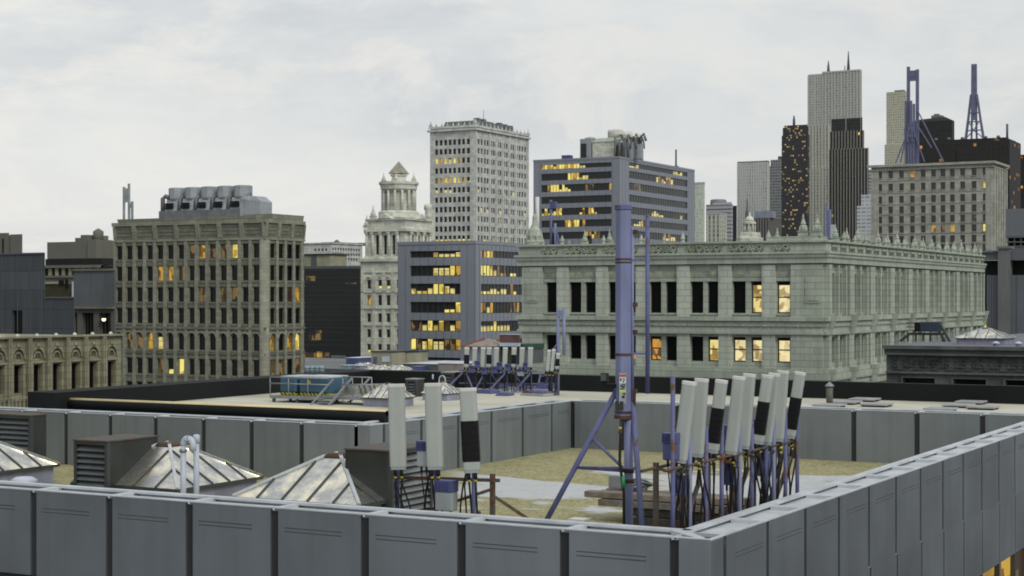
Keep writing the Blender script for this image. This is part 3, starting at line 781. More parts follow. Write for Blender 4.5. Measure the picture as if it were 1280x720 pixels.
lr = lambda a, b, f: tuple(x + (y - x) * f for x, y in zip(a, b))
f1 = (582 - 487) / (725 - 487.); q1 = lr(L1a, L1b, .40)
q2 = lr(L2a, L2b, (q1[2] - L2a[2]) / (L2b[2] - L2a[2]))
legtube(q1, (MX + .02, MY - .06, q1[2]), .027, 'strut'); legtube(q1, (q2[0], q2[1], q2[2] + .06), .024, 'strut')
q3 = lr(L1a, L1b, .245); legtube(q3, (MX + .02, MY, q1[2] + .02), .026, 'strut')
mb = MB(); mb.tube([(px_, py_, q1[2] - .04), (px_, py_, q1[2] + .05)], .09, 12); mb.tube([(px_, py_, q1[2] - .2), (px_, py_, q1[2] - .14)], .088, 12); mb.build('clamp', m_rust, t)
cx_, cy_ = MX + .0 * CT + .02, MY - .13
mb = MB(); mb.tube([(cx_, cy_, zm(524)), (cx_ - .01, cy_, zm(548)), (cx_ - .02, cy_ - .01, zm(575)), (cx_ + .06, cy_ - .02, zm(615)), (cx_ + .07, cy_ - .02, FL)], .024, 8); mb.build('cable', m_cable, t)
for a, b, m in ((533, 536, m_yel), (538, 541, m_rust), (594, 608, m_green)):
    mb = MB(); k = (a - 524) / 90.; mb.tube([(cx_ + (.04 if a > 580 else -.01), cy_ - .012, zm(a)), (cx_ + (.055 if a > 580 else -.012), cy_ - .016, zm(b))], .031, 8); mb.build('cable_band', m, t)
# warning sticker on the column
nx, ny = ST * 1., -CT
def stk(u0, u1, py0, py1, m, nm, o=.004):
    mb = MB(); ap = .135 * math.cos(R(22.5)); f = lambda u, py: (MX + u * CT + (ap + o) * ST, MY + u * ST - (ap + o) * CT, zm(py))
    mb.poly([f(u0, py1), f(u1, py1), f(u1, py0), f(u0, py0)]); return mb.build(nm, m, t)
m_sred = mat('sticker_red', (.55, .04, .02), .4); m_swh = mat('sticker_white', (.75, .76, .76), .4); m_sli = mat('sticker_lime', (.55, .75, .02), .4); m_sbl = mat('sticker_black', (.02, .02, .03), .4)
s_ = stk(-.075, .04, 466, 504, m_greyb, 'warning_sticker', .0035)
stk(-.07, .035, 468, 470.6, m_sred, 'warning_band', .006); stk(-.07, .035, 470.8, 478.5, m_swh, 'warning_text_panel', .006); stk(-.07, .035, 487, 489.6, m_sli, 'warning_band', .006)
mb = MB()
ap = .135 * math.cos(R(22.5)) + .009; fpt = lambda u, py: (MX + u * CT + ap * ST, MY + u * ST - ap * CT, zm(py))
for u0, u1, a, b in ((-.06, -.035, 472, 476), (-.02, .02, 472, 473), (-.012, .022, 474, 475.2), (-.02, .01, 476, 477.4), (-.05, -.03, 480, 483), (-.02, .025, 479.5, 481), (-.03, .02, 482, 484), (-.01, .022, 490.5, 493), (-.03, .015, 494, 497), (-.06, .01, 485, 486)):
    mb.poly([fpt(u0, b), fpt(u1, b), fpt(u1, a), fpt(u0, a)])
mb.build('warning_lettering', m_sbl, t)
mb = MB(); mb.box(MX - .08, MX + .06, MY - .145, MY - .12, zm(512), zm(501)); mb.build('cable_gland', m_dark, t)
# floodlight clamped beside the mast
t = empty('floodlight', (MX - .24, MY - .12, zm(482)), 'small black floodlight clamped to the side of the tall violet mast', 'floodlight')
mb = MB(); mb.box(-.10, .02, -.05, .05, .06, .21); mb.build('housing', m_boxd, t, world=False, bevel=.015)
mb = MB(); mb.box(-.085, .005, -.058, -.051, .08, .19); mb.build('lens', m_dark3, t, world=False)
mb = MB(); mb.box(-.07, .16, -.04, .04, -.03, .03); mb.box(-.06, 0, -.03, .03, .03, .06); mb.build('bracket', m_wrap, t, world=False)
# ------------------------------------------------------------------ leaning row of nine antennas along the right parapet
GR = 'leaning panel antennas by the right-hand parapet'
XR = -9.75
ROW = [(861, 476, 850, 574, 0), (876.5, 473, 871, 567, 0), (901, 474, 891, 562, 1), (923, 470, 914, 564, 0), (936, 467, 929.5, 557, 0), (958.5, 468, 948, 551, 1), (967, 466, 957.5, 552, 0), (978, 463, 972.5, 548, 0), (999, 464, 987.6, 544, 1)]
LR = ['first of the leaning row, plain white antenna closest to the mast', 'second plain white antenna of the leaning row counted from the mast',
      'black-wrapped leaning antenna closest to the mast', 'plain white leaning antenna just beyond the first black-wrapped one',
      'plain white leaning antenna in the middle of the row, fifth from the mast', 'middle one of the three black-wrapped leaning antennas',
      'plain white antenna overlapping the middle black-wrapped one', 'plain white antenna next to last at the far end of the leaning row',
      'black-wrapped antenna ending the leaning row, farthest from the mast']
tf = empty('antenna_mount', (XR, 25.5, FL), 'long rusty pipe frame with violet posts under the leaning antennas', 'antenna mount')
for i, (tx, ty, bx, by, wr) in enumerate(ROW):
    Y = on_x(bx, XR - .12); D = dep(XR - .12, Y)
    zb, zt = CZ - (by - HY) * D / F, CZ - (ty - HY) * D / F
    lean = (tx - bx) / F * D / CT
    w = (.215, .21, .19, .205, .205, .19, .195, .205, .195)[i]
    make_antenna((XR - .12, Y, zb), w, .17, zt - zb, LR[i], bool(wr), (0, math.atan2(lean, zt - zb), R(10)), 0., GR)
    o = Vector((XR - .1, Y + .34, 0))
    mb = MB(); mb.tube([(o.x, o.y, FL), (o.x, o.y, zb + (.75 if i in (2, 5) else .4))], .036, 8); mb.build('post', m_purple2 if i % 3 else m_purple, tf)
mb = MB(); yq = on_x(841, XR - .1); mb.tube([(XR - .1, yq, FL), (XR - .1, yq, zat(470, XR - .1, yq))], .036, 8); mb.build('post', m_purple2, tf)
Y0_, Y1_ = on_x(846, XR), on_x(992, XR)
for k in range(6):
    y = Y0_ + (Y1_ - Y0_) * k / 5
    mb = MB(); mb.bar((XR - .45, y + .25, FL), (XR - .45, y + .25, .78), .07); mb.build('post', m_iron, tf)
    mb = MB(); mb.bar((XR - .45, y + .25, .7), (XR - .06, y + .25, .62), .04); mb.build('rail', m_iron, tf)
    if k < 5:
        y2 = Y0_ + (Y1_ - Y0_) * (k + 1) / 5
        mb = MB(); mb.bar((XR - .45, y + .3, -1.35), (XR - .8, y2 + .2, .5) if k % 2 else (XR - .1, y2 + .1, .45), .055); mb.build('brace', m_iron, tf)
    mb = MB(); mb.bar((XR - .95, y + .1, FL + .05), (XR - .45, y + .25, -.1), .05); mb.build('brace', m_iron, tf)
for x, z, r_ in ((XR - .08, .72, .022), (XR - .45, .70, .025), (XR - .08, -1.3, .03), (XR - .45, -1.28, .03), (XR - .4, -1.42, .03)):
    mb = MB(); mb.tube([(x, Y0_ - .3, z), (x, Y1_ + .2, z)], r_, 8); mb.build('rail', m_iron, tf)
random.seed(11)
tl = empty('cable_loom', (XR, 26, FL), 'black cables looping down below the leaning row of antennas', 'cables')
for i, (tx, ty, bx, by, wr) in enumerate(ROW):
    for k in range(3):
        Y = on_x(bx, XR - .12) + random.uniform(-.1, .2); D = dep(XR, Y); z0 = CZ - (by + 6 - HY) * D / F; q = random.uniform(-.2, .25); x = XR - .1 + random.uniform(-.1, .1)
        mb = MB(); mb.tube([(x, Y, z0), (x + .02, Y + q * .2, z0 - .3), (x - .03 + q * .4, Y + q, z0 - .85), (x - .06 + q * .4, Y + q * 1.4, z0 - 1.4), (x - .1, Y + q * 2, FL + .04)], .017, 6)
        mb.build('cable', m_cable, tl)
        if k < 2:
            mb = MB(); mb.tube([(x, Y, z0 - .06), (x, Y, z0 - .1)], .03, 8); mb.tube([(x + .004, Y + q * .06, z0 - .15), (x + .006, Y + q * .08, z0 - .18)], .026, 8); mb.build('cable_band', m_yel if k else m_iron, tl)
for px, a, b, w, Y_off, lab in ((839, 541, 575, .22, .0, 'violet radio box at the mast end of the leaning antenna row'),
                               (852, 583, 620, .2, .1, 'violet radio box low under the first leaning antenna'),
                               (907, 531, 566, .2, .1, 'violet radio box behind the first black-wrapped leaning antenna'),
                               (912, 574, 606, .2, .1, 'violet radio box low under the fourth leaning antenna'),
                               (942, 524, 548, .16, .15, 'violet radio box beside the middle black-wrapped leaning antenna'),
                               (955, 560, 595, .2, .1, 'violet radio box low under the middle black-wrapped antenna')):
    Y = on_x(px, XR - .2) + Y_off
    radio(px, a, b, w, Y, lab, m_blueb, m_blueb, .18, 'radio units on the antenna mounts')

# ------------------------------------------------------------------ timber stack on the terrace floor
random.seed(5)
def plank(x0, x1, y, z, w, h, label, m, tilt=0., rz=0.):
    t = empty('timber_plank', ((x0 + x1) / 2, y, z), label, 'plank', 'planks of the timber pile', rz); t.rotation_euler = (0, tilt, rz)
    mb = MB(); L = (x1 - x0) / 2; mb.box(-L, L, -w / 2, w / 2, 0, h); mb.build('board', m, t, world=False, bevel=.01)
    mb = MB()
    for s_ in (-1, 1): mb.box(s_ * (L + .004) - .003, s_ * (L + .004) + .003, -w / 2 + .01, w / 2 - .01, .008, h - .008)
    mb.build('end_grain', m_wood2, t, world=False)
m_woodg = mat('grey_timber', (.17, .16, .145), .85, 0, .4, 5., bump=.5); px0 = on_y(744, 33.); 
PL = [(0, 3.1, 32.6, .52, .28, .13, 'long brown plank on the very top of the timber pile, nearest edge', m_wood, 0, .0), (.15, 3.5, 33.0, .50, .3, .13, 'brown plank lying on top of the timber pile at its middle', m_wood, 0, .03),
      (.1, 3.0, 33.45, .5, .26, .12, 'brown plank on top of the timber pile, far edge', m_wood, 0, -.02), (.35, 3.2, 32.55, .36, .3, .14, 'grey plank in the second layer of the timber pile, nearest edge', m_woodg, 0, -.01),
      (.45, 3.6, 33.1, .35, .3, .14, 'grey plank in the second layer of the timber pile, far side', m_woodg, 0, .02), (1.0, 3.4, 32.6, .18, .32, .17, 'dark sleeper at the bottom of the timber pile, nearest edge', m_wood2, 0, .0),
      (.9, 3.5, 33.1, .17, .32, .17, 'dark sleeper at the bottom of the timber pile, middle', m_wood2, 0, .02), (1.1, 3.5, 33.5, .17, .32, .16, 'dark sleeper at the bottom of the timber pile, far edge', m_wood2, 0, -.02),
      (1.2, 3.3, 32.5, .0, .4, .17, 'dark sleeper on the floor under the timber pile', m_wood2, 0, .0), (3.0, 5.6, 33.3, .2, .3, .1, 'pale sloping plank behind the leaning antenna frame', m_conc, R(-4), .15),
      (3.3, 6.2, 32.6, .12, .3, .12, 'dark low plank behind the leaning antenna frame', m_wood2, R(3), -.1), (3.2, 6.0, 33.7, .3, .26, .1, 'brown plank behind the leaning antenna frame', m_wood, R(-2), .05)]
for a, b, y, z, w, h, lab, m, tl_, rz in PL: plank(px0 + a, px0 + b, y, FL + z, w, h, lab, m, tl_, rz)
p = (on_y(772, 33.2), 33.2)
t = empty('junction_box', (p[0], p[1], FL + .66), 'small grey electrical box standing on the timber pile', 'electrical box')
mb = MB(); mb.box(-.17, .17, -.12, .12, 0, .3); mb.build('case', m_greyb, t, world=False, bevel=.015)
mb = MB(); mb.box(-.14, .14, -.13, -.122, .03, .27); mb.build('cover', m_steel, t, world=False)
p = (on_y(797, 33.2), 33.2)
t = empty('cable_coil', (p[0], p[1], FL + .64), 'grey coil of old cable lying on the timber pile', 'cable coil')
mb = MB()
for k in range(5):
    r_ = .16 + .025 * k; mb.tube([(r_ * math.cos(a) * 1.3, r_ * math.sin(a), .03 + .035 * k + .04 * math.sin(a * 2 + k)) for a in [2 * math.pi * j / 16 for j in range(17)]], .022, 6)
mb.build('loops', m_dark3, t, world=False)
t = empty('roof_hatch', (on_y(724, 24.2), 24.2, FL), 'small white box just behind the front parapet near the mast foot', 'box')
zt = zat(648, on_y(724, 24.2), 24.2) - FL
mb = MB(); mb.box(-.13, .13, -.12, .12, 0, zt - .03); mb.build('case', m_whitecap, t, world=False, bevel=.01)
mb = MB(); mb.box(-.14, .14, -.13, .13, zt - .03, zt); mb.build('lid', m_whitecap, t, world=False)
t = empty('roof_hatch', (on_y(820, 24.4), 24.4, FL), 'low white box behind the parapet under the leaning antenna frame', 'box')
zt = zat(661, on_y(820, 24.4), 24.4) - FL
mb = MB(); mb.box(-.2, .2, -.12, .12, 0, zt - .03); mb.build('case', m_whitecap, t, world=False, bevel=.01)
mb = MB(); mb.box(-.21, .21, -.13, .13, zt - .03, zt); mb.build('lid', m_whitecap, t, world=False)

# ------------------------------------------------------------------ flat slabs on the upper roof
SL = [(1037, 509, 'flat slab flush beside the flue foot'), (1057, 505, 'flat grey slab just past the flue, inner end of the first cluster'), (1081, 501.5, 'flat slab at the back of the first cluster past the flue'), (1096, 508, 'biggest flat slab of the cluster past the flue'),
      (1176, 514, 'flat slab at the front of the cluster farthest from the flue'), (1198, 509, 'flat slab in the middle of the cluster farthest from the flue'), (1214, 505, 'flat slab at the back of the cluster farthest from the flue'), (1229, 511.5, 'biggest flat slab of the cluster farthest from the flue')]
for px, py, lab in SL:
    q = on_roof(px, py, ZU); o = empty('roof_pad', (q[0], q[1], ZU), lab, 'slab', 'flat slabs on the upper roof')
    mb = MB(); mb.box(-.42, .42, -.45, .45, .05, .10); mb.build('plate', m_conc, o, world=False, bevel=.01)
    for s_ in (-1, 1):
        mb = MB(); mb.box(-.38, .38, s_ * .3 - .05, s_ * .3 + .05, 0, .049); mb.build('foot', m_dark, o, world=False)

# ------------------------------------------------------------------ steel platform with two blue tanks, steps and railings
Yp = on_roof(400, 505, ZU)[1]
Xf = lambda px: on_y(px, Yp)
zp = zat(497, Xf(400), Yp)
t = empty('steel_platform', (Xf(400), Yp + .8, ZU), 'galvanised steel walkway platform with railings and steps on the upper roof', 'platform')
def add(nm, m, fn, par=None):
    mb = MB(); fn(mb); return mb.build(nm, m, par or t)
x0, x1, x2 = Xf(337), Xf(402), Xf(468)
zd = zat(495, Xf(370), Yp); zd2 = zat(496, Xf(440), Yp)
add('deck', m_steel, lambda q: q.box(x0, x1, Yp, Yp + 1.7, zd - .1, zd)); add('deck', m_steel, lambda q: q.box(x1 + .01, x2, Yp, Yp + 1.1, zd2 - .1, zd2))
for x in (x0 + .1, (x0 + x1) / 2, x1 - .1, (x1 + x2) / 2, x2 - .1):
    for yy in (.1, 1.0): add('leg', m_dark3, lambda q: q.box(x - .04, x + .04, Yp + yy - .04, Yp + yy + .04, ZU, zd - .1))
for pa, pb, tz in ((337, 410, 472), (337, 410, 480)): add('rail', m_steel, lambda q: q.tube([(Xf(pa), Yp + .03, zat(tz, Xf(370), Yp)), (Xf(pb), Yp + .03, zat(tz, Xf(370), Yp))], .02, 6))
for tz in (471.5, 481): add('rail', m_steel, lambda q: q.tube([(Xf(428), Yp + .03, zat(tz, Xf(450), Yp)), (Xf(464), Yp + .03, zat(tz, Xf(450), Yp))], .018, 6))
for px in (337, 360, 384, 428, 440, 452, 464): add('post', m_steel, lambda q: q.tube([(Xf(px), Yp + .03, zd - .1), (Xf(px), Yp + .03, zat(472, Xf(px), Yp))], .018, 6))
for k in range(4):                     # sloping stair strings and bent stanchions
    px = 404 + (0, 22, 6, 28)[k]; yy = (0, 0, .8, .8)[k]
    add('stair_string', m_steel, lambda q: q.bar((Xf(px - 4), Yp - .5 + yy, ZU), (Xf(px + 6), Yp + .3 + yy, zat(474, Xf(px), Yp)), .05))
for k in range(6): add('step', m_steel, lambda q: q.box(Xf(405), Xf(424), Yp - .45 + k * .12, Yp - .33 + k * .12, ZU + .06 + k * .05, ZU + .085 + k * .05))
for px in (442, 448, 455, 461): add('stanchion', m_dark3, lambda q: q.bar((Xf(px), Yp + .3, zat(482, Xf(px), Yp)), (Xf(px + 5), Yp + .3, zd2), .045))
add('back_sheet', m_sheet, lambda q: q.hexa([(Xf(405), Yp + .9, zd2), (Xf(462), Yp + .9, zd2), (Xf(462), Yp + .95, zd2), (Xf(405), Yp + .95, zd2), (Xf(405), Yp + .9, zat(482, Xf(410), Yp)), (Xf(462), Yp + .9, zat(481, Xf(460), Yp)), (Xf(462), Yp + .95, zat(481, Xf(460), Yp)), (Xf(405), Yp + .95, zat(482, Xf(410), Yp))]))
def hazard():
    m, nt, b = base_mat('hazard_stripe'); co = nt.new('ShaderNodeNewGeometry').outputs['Position']; s = nt.new('ShaderNodeSeparateXYZ', ins={0: co}).outputs
    f = nt.math('LESS_THAN', nt.math('FRACT', nt.math('MULTIPLY', nt.math('ADD', s[0], s[2]), 7.)), .5)
    nt.l.new(nt.mix(f, (.02, .02, .02), (.55, .48, .02)), b.inputs['Base Color']); return m
m_haz = hazard()
for a, b, lab in ((344, 366, 'small blue tank with hazard-striped foot on the steel platform'), (368, 407, 'larger blue tank with hazard-striped foot and a pale emblem on the platform')):
    xa, xb = Xf(a), Xf(b) - .05; zt = zat(471.5, xa, Yp + .4)
    o = empty('blue_tank', ((xa + xb) / 2, Yp + .9, zd), lab, 'tank', 'blue tanks on the platform')
    mb = MB(); mb.box(xa, xb, Yp + .25, Yp + 1.4, zd + .09, zt); mb.build('shell', m_bluec, o, bevel=.05)
    mb = MB(); mb.box(xa + .03, xb - .03, Yp + .22, Yp + 1.3, zd + .005, zd + .088); mb.build('foot', m_haz, o)
    mb = MB(); mb.box(xa + .02, xb - .02, Yp + .27, Yp + 1.38, zt + .002, zt + .05); mb.build('lid', m_cap, o)
    if a == 368:
        mb = MB(); c = Xf(381); zc = zat(479, c, Yp)
        for u0, u1, z0, z1 in ((-.03, .03, -.06, .07), (-.06, .06, -.04, -.01), (-.045, .045, .02, .04)): mb.box(c + u0, c + u1, Yp + .242, Yp + .248, zc + z0, zc + z1)
        mb.build('emblem', m_yel, o)

# ------------------------------------------------------------------ far row of antennas on the upper roof
Yq = YE - 1.4; Xq = lambda px: on_y(px, Yq); zq = lambda py, px: zat(py, Xq(px), Yq)
GF = 'small antennas on the far frame of the upper roof'
t = empty('antenna_mount', (Xq(620), Yq, ZU), 'far violet lattice frame at the upper roof edge under nine small antennas', 'antenna mount')
for px in (585, 595, 605, 613, 623, 634, 645, 655, 664): add('post', m_purple2, lambda q: q.tube([(Xq(px), Yq, ZU), (Xq(px), Yq, zq(446, px))], .028, 6))
for py in (463, 479): add('rail', m_purple2, lambda q: q.tube([(Xq(574), Yq, zq(py, 574)), (Xq(672), Yq, zq(py + 1, 672))], .026, 6))
for pa, pb, dy in ((580, 572, -1.), (582, 597, -.3), (607, 598, -.3), (612, 626, .2), (634, 624, -.9), (640, 656, .2), (665, 656, -.9), (676, 668, .2)):
    add('brace', m_purple2 if dy < 0 else m_purple, lambda q: q.bar((Xq(pa), Yq, zq(464, pa)), (Xq(pb), Yq + dy, ZU), .05))
ords = ['black-wrapped far antenna at the outer end of the far frame', 'plain far antenna beside the black-wrapped one at the outer end', 'plain far antenna, third on the far frame', 'black-wrapped far antenna, fourth on the far frame', 'plain far antenna in the middle of the far frame', 'plain far antenna, sixth on the far frame',
        'black-wrapped far antenna nearest the ornate stone block', 'plain far antenna against the stone corner, eighth on the frame', 'plain far antenna last on the far frame, against stone wall']
for i, px in enumerate((585, 595, 605.5, 613, 622, 633, 644, 654, 664.5)):
    make_antenna((Xq(px), Yq - .12, zq(457, px)), .17, .12, zq(434, px) - zq(457, px), ords[i], i in (0, 3, 6), (0, R(2), R(15)), 0, GF)
for i, (px, py) in enumerate(((591, 462), (606, 464), (619, 463), (636, 460), (651, 466), (659, 458), (626, 458), (598, 456))):
    radio(px, py - 5, py + 4, .22, Yq - .1, ['violet radio box far frame outer end', 'violet radio box far frame under third antenna', 'violet radio box far frame under fourth antenna', 'violet radio box far frame under sixth antenna', 'teal-grey radio box far frame under seventh antenna', 'violet radio box far frame against stone wall', 'violet radio box far frame behind fifth antenna', 'violet radio box far frame beside second antenna'][i].replace('far frame', 'on the far frame,'), m_greyb if i == 4 else m_blueb, m_blueb)
# slim twin-post mast with three antennas next to it
Yt = YE - 2.6; Xt = lambda px: on_y(px, Yt); zt_ = lambda py, px: zat(py, Xt(px), Yt)
t = empty('antenna_mast', (Xt(700), Yt, ZU), 'slim violet twin-post mast at the upper roof edge against the stone block', 'mast')
for px, a, b in ((697.5, 385, 496), (705, 385, 444), (684, 440, 494), (690, 462, 498), (694, 462, 498)): add('post', m_purple if px > 696 else m_purple2, lambda q: q.tube([(Xt(px), Yt, max(ZU, zt_(b, px))), (Xt(px), Yt, zt_(a, px))], .055 if px > 696 else .025, 8))
add('crosspiece', m_purple, lambda q: q.box(Xt(697), Xt(706), Yt - .05, Yt + .05, zt_(396, 700), zt_(388, 700)))
for pa, ya, pb, yb in ((676, 497, 690, 465), (682, 480, 698, 481), (683, 489, 698, 490), (680, 470, 698, 466), (692, 440, 698, 428)): add('brace', m_purple2, lambda q: q.bar((Xt(pa), Yt - .2, max(ZU, zt_(ya, pa))), (Xt(pb), Yt, zt_(yb, pb)), .04))
for i, (px, a, b, w_) in enumerate(((688, 437, 462, 0), (693.5, 436, 462, 0), (699.5, 441, 459, 1))):
    make_antenna((Xt(px), Yt - .2, zt_(b, px)), .13, .1, zt_(a, px) - zt_(b, px), ['plain small antenna on the slim twin-post mast, outer one', 'plain small antenna on the slim twin-post mast, inner one', 'black-wrapped small antenna on the slim twin-post mast'][i], bool(w_), (0, R(5), R(15)), 0, GF)
# ballast blocks
random.seed(3)
BL = [(602, 492, .9, .12, m_blueb, 'blue ballast block lying in front of the far antenna frame'), (618, 489, .6, .16, m_greyb, 'grey ballast block beside the blue one'), (634, 487, .7, .2, m_greyb, 'pale ballast block under the middle of the far frame'),
      (644, 485, .8, .26, m_conc, 'pale slatted ballast block standing behind the others'), (655, 489, .8, .16, m_greyb, 'low grey ballast block near the far end'), (666, 495, 1., .15, m_conc, 'wide concrete ballast slab near the slim mast'), (677, 494, .5, .38, m_greyb, 'tall grey ballast box next to the slim mast'), (626, 495, .5, .1, m_blueb, 'thin violet ballast block at the front')]
for px, py, w, h, m, lab in BL:
    q = on_roof(px, py, ZU); o = empty('ballast_block', (q[0], q[1] + .3, ZU), lab, 'ballast block', 'ballast blocks of the far antenna frame', random.uniform(-.2, .2))
    mb = MB(); mb.box(-w / 2, w / 2, -.3, .3, 0, h * .55); mb.build('block', m, o, world=False, bevel=.02)
    mb = MB(); mb.box(-w / 2 + .04, w / 2 - .04, -.25, .25, h * .55 + .002, h)
    for k in range(3): mb.box(-w * .3 + k * w * .26, -w * .22 + k * w * .26, -.27, .27, h * .5, h * 1.12)
    mb.build('strap', m_purple2, o, world=False)
# ------------------------------------------------------------------ city materials
st_green = stone('pale_green_terracotta', (.46, .51, .44), 1.5, .5, .03, soot=.38, var=.10, streak=.45)
st_green2 = stone('pale_green_piers', (.56, .61, .535), 1.2, .5, .03, soot=.28, var=.08, streak=.4)
st_hollow = mat('carved_hollow', (.075, .085, .065), .9, 0, .6, 3., .3)  # darkened colour stands in for shade behind the carved leaves
st_greend = mat('green_spandrel', (.36, .40, .32), .9, 0, .35, 1.6, .3, bump=.6, bscale=4.)
st_carve = mat('carved_terracotta', (.15, .165, .13), .9, 0, .75, 2.6, .3, bump=1., bscale=5.)
st_brown = stone('brown_stone', (.30, .305, .245), 1.4, .55, .02, soot=.35)
st_brownd = stone('brown_stone_sooty', (.205, .21, .168), 1.0, .5, .03, soot=.4)
st_tan = stone('tan_terracotta', (.32, .31, .22), .9, .45, .025, soot=.3)
st_tand = mat('sooty_relief', (.10, .10, .068), .9, 0, .6, 2.5, .3, bump=.8)
st_white = stone('white_terracotta', (.69, .71, .63), 1.6, .7, .02, soot=.18)
st_white2 = stone('white_tower_stone', (.62, .64, .62), 2., 1., .02, soot=.15)
st_band = mat('blue_grey_cladding', (.25, .275, .33), .45, 0, .06, .2, .12)
st_seam = mat('cladding_seam', (.16, .175, .21), .6, 0, .1)
st_beige = stone('beige_block', (.42, .43, .385), 2.2, 1.05, .02, soot=.2)
st_blue = mat('blue_concrete', (.08, .09, .105), .85, 0, .3, .12, .35, bump=.2)
st_bluej = stone('blue_concrete_boards', (.092, .105, .12), 4.2, 2.1, .05, soot=.4, var=.2)
st_dkst = mat('dark_carved_stone', (.115, .125, .125), .85, 0, .35, .8, .4, bump=.4, bscale=6.)
st_dkrel = mat('dark_relief', (.095, .103, .10), .9, 0, .7, 2.2, .2, bump=1., bscale=3.)
m_grey2 = mat('hazy_grey', (.22, .235, .25), .8, 0, .15, .1)
m_slate = mat('slate_grey', (.105, .118, .13), .7, 0, .2, .15, .3)
m_slated = mat('slate_dark', (.010, .010, .011), .8)
m_tar = mat('tar_roof', (.045, .05, .053), .9, 0, .4, .3)
m_duct = mat('cooling_metal', (.36, .39, .43), .5, .15, .2, .8, .4)
m_ductd = mat('cooling_dark', (.17, .185, .20), .6, .1, .25, .8, .4)
m_brick = mat('orange_brick', (.22, .095, .05), .9, 0, .3, 1., bump=.2)
m_pink = mat('pink_tile', (.28, .245, .23), .85, 0, .25, 2.)
m_cabin = mat('cabin_yellow_grey', (.33, .325, .235), .8, 0, .2, .8, .4)
m_cyan = mat('cyan_tank', (.22, .33, .38), .5, 0, .15, 1.)
m_teal = mat('green_panel', (.03, .075, .06), .6, 0, .3, 1.)
m_copper = mat('weathered_copper', (.34, .33, .26), .6, .2, .3, 1.)
m_coldglass = mat('curtain_glass', (.022, .026, .028), .22, 0, .2, .1, .05, spec=.5)
m_gline = mat('glass_mullion', (.05, .055, .06), .5)
ZG = -45.

def bcorner(px, D, left, right):
    """street corner seen at px/D: its position, width of the -Y front and depth of the +X side"""
    x, y = at(px, D); w = x - on_y(left, y); d = on_x(right, x) - y
    return x, y, w, d
def shell(mb, x, y, w, d, z0, z1, mi=0, roof=True):
    """back, far side and roof of a block; fronts are made separately"""
    mb.poly([(x, y + d, z0), (x - w, y + d, z0), (x - w, y + d, z1), (x, y + d, z1)], mi)
    mb.poly([(x - w, y + d, z0), (x - w, y, z0), (x - w, y, z1), (x - w, y + d, z1)], mi)
    if roof: mb.poly([(x - w, y, z1), (x, y, z1), (x, y + d, z1), (x - w, y + d, z1)], mi)
def fins(fc, mb, u0, u1, n, z0, z1, w, d, mi=0):
    for k in range(n + 1):
        u = u0 + (u1 - u0) * k / n; fc.box(mb, u - w / 2, u + w / 2, z0, z1, 0, d, mi)
LIT = {1: ('plain', m_ly), 2: ('plain', m_la), 3: ('half', m_lw), 4: ('plain', m_ld), 5: ('blind', m_lw), 6: ('low', m_ly), 0: ('plain', m_glassd)}
def W_(fc, u0, u1, z0, z1, dp, code, dark=None):
    st, ml = LIT[code]; dark = dark or m_glassd
    return (fc, u0, u1, z0, z1, dp, st, dark if code == 0 else ml, dark)

def W2(fc, u0, u1, z0, z1, dp, code):
    st, ml = {0: ('plain', m_glassb), 1: ('sash', m_lyr), 2: ('sash', m_lar), 4: ('low', m_lar), 5: ('sash', m_lwr), 3: ('sash', m_lwr)}[code]
    return (fc, u0, u1, z0, z1, dp, st, ml, m_glassb)
# ================================================================== ornate pale stone block (middle distance)
x, y, w, d = bcorner(1030, 128, 654.5, 1226)
t = empty('stone_building', (x, y, ZG), 'ornate pale green-grey stone block with carved parapet and finials, behind the mast', 'building')
A = Face(x - w, y, 'F'); B = Face(x, y, 'R')
zA = lambda py, px=1030: zat(py, on_y(px, y), y)
zr, zc0, zw1, zw0, zm1, zm0, zl1, zl0, zb1 = zA(301), zA(329), zA(351), zA(392), zA(396), zA(419), zA(422.5), zA(454.5), zA(462)
ua = lambda px: A.u_of(px)
cols = [(683, 697.5), (712.3, 726.5), (731.7, 746), (761, 775), (781.5, 796), (812.5, 826.5), (832.3, 847.5), (863.5, 879), (884.5, 899.7), (916, 932), (938.7, 953.7), (971, 987.5)]
ops = []; wins = []
codesU = [0] * 10 + [1, 5]; codesL = [0, 0, 0, 0, 4, 2, 0, 0, 3, 4, 5, 5]
codesL[9] = 5; codesL[8] = 1; codesL[7] = 0
for i, (a, b) in enumerate(cols):
    for z0, z1, cd in ((zw0, zw1, codesU), (zl0, zl1, codesL)):
        ops.append((ua(a), ua(b), z0, z1)); wins.append(W2(A, ua(a), ua(b), z0, z1, .3, cd[i]))
mb = MB(); A.wall(mb, 0, w, ZG, zr, ops, .45)
bay = d / 9.; opsR = []
for k in range(9):
    for u in (bay * k + bay * .26, bay * k + bay * .58):
        for z0, z1 in ((zw0, zw1 + .6), (zl0, zl1)):
            opsR.append((u, u + bay * .19, z0, z1)); wins.append(W_(B, u, u + bay * .19, z0, z1, .55, 0, m_glassb))
B.wall(mb, 0, d, ZG, zr, opsR, .6); shell(mb, x, y, w, d, ZG, zr, 0)
mb.build('wall', st_green, t)
add_windows(t, wins, m_frame)
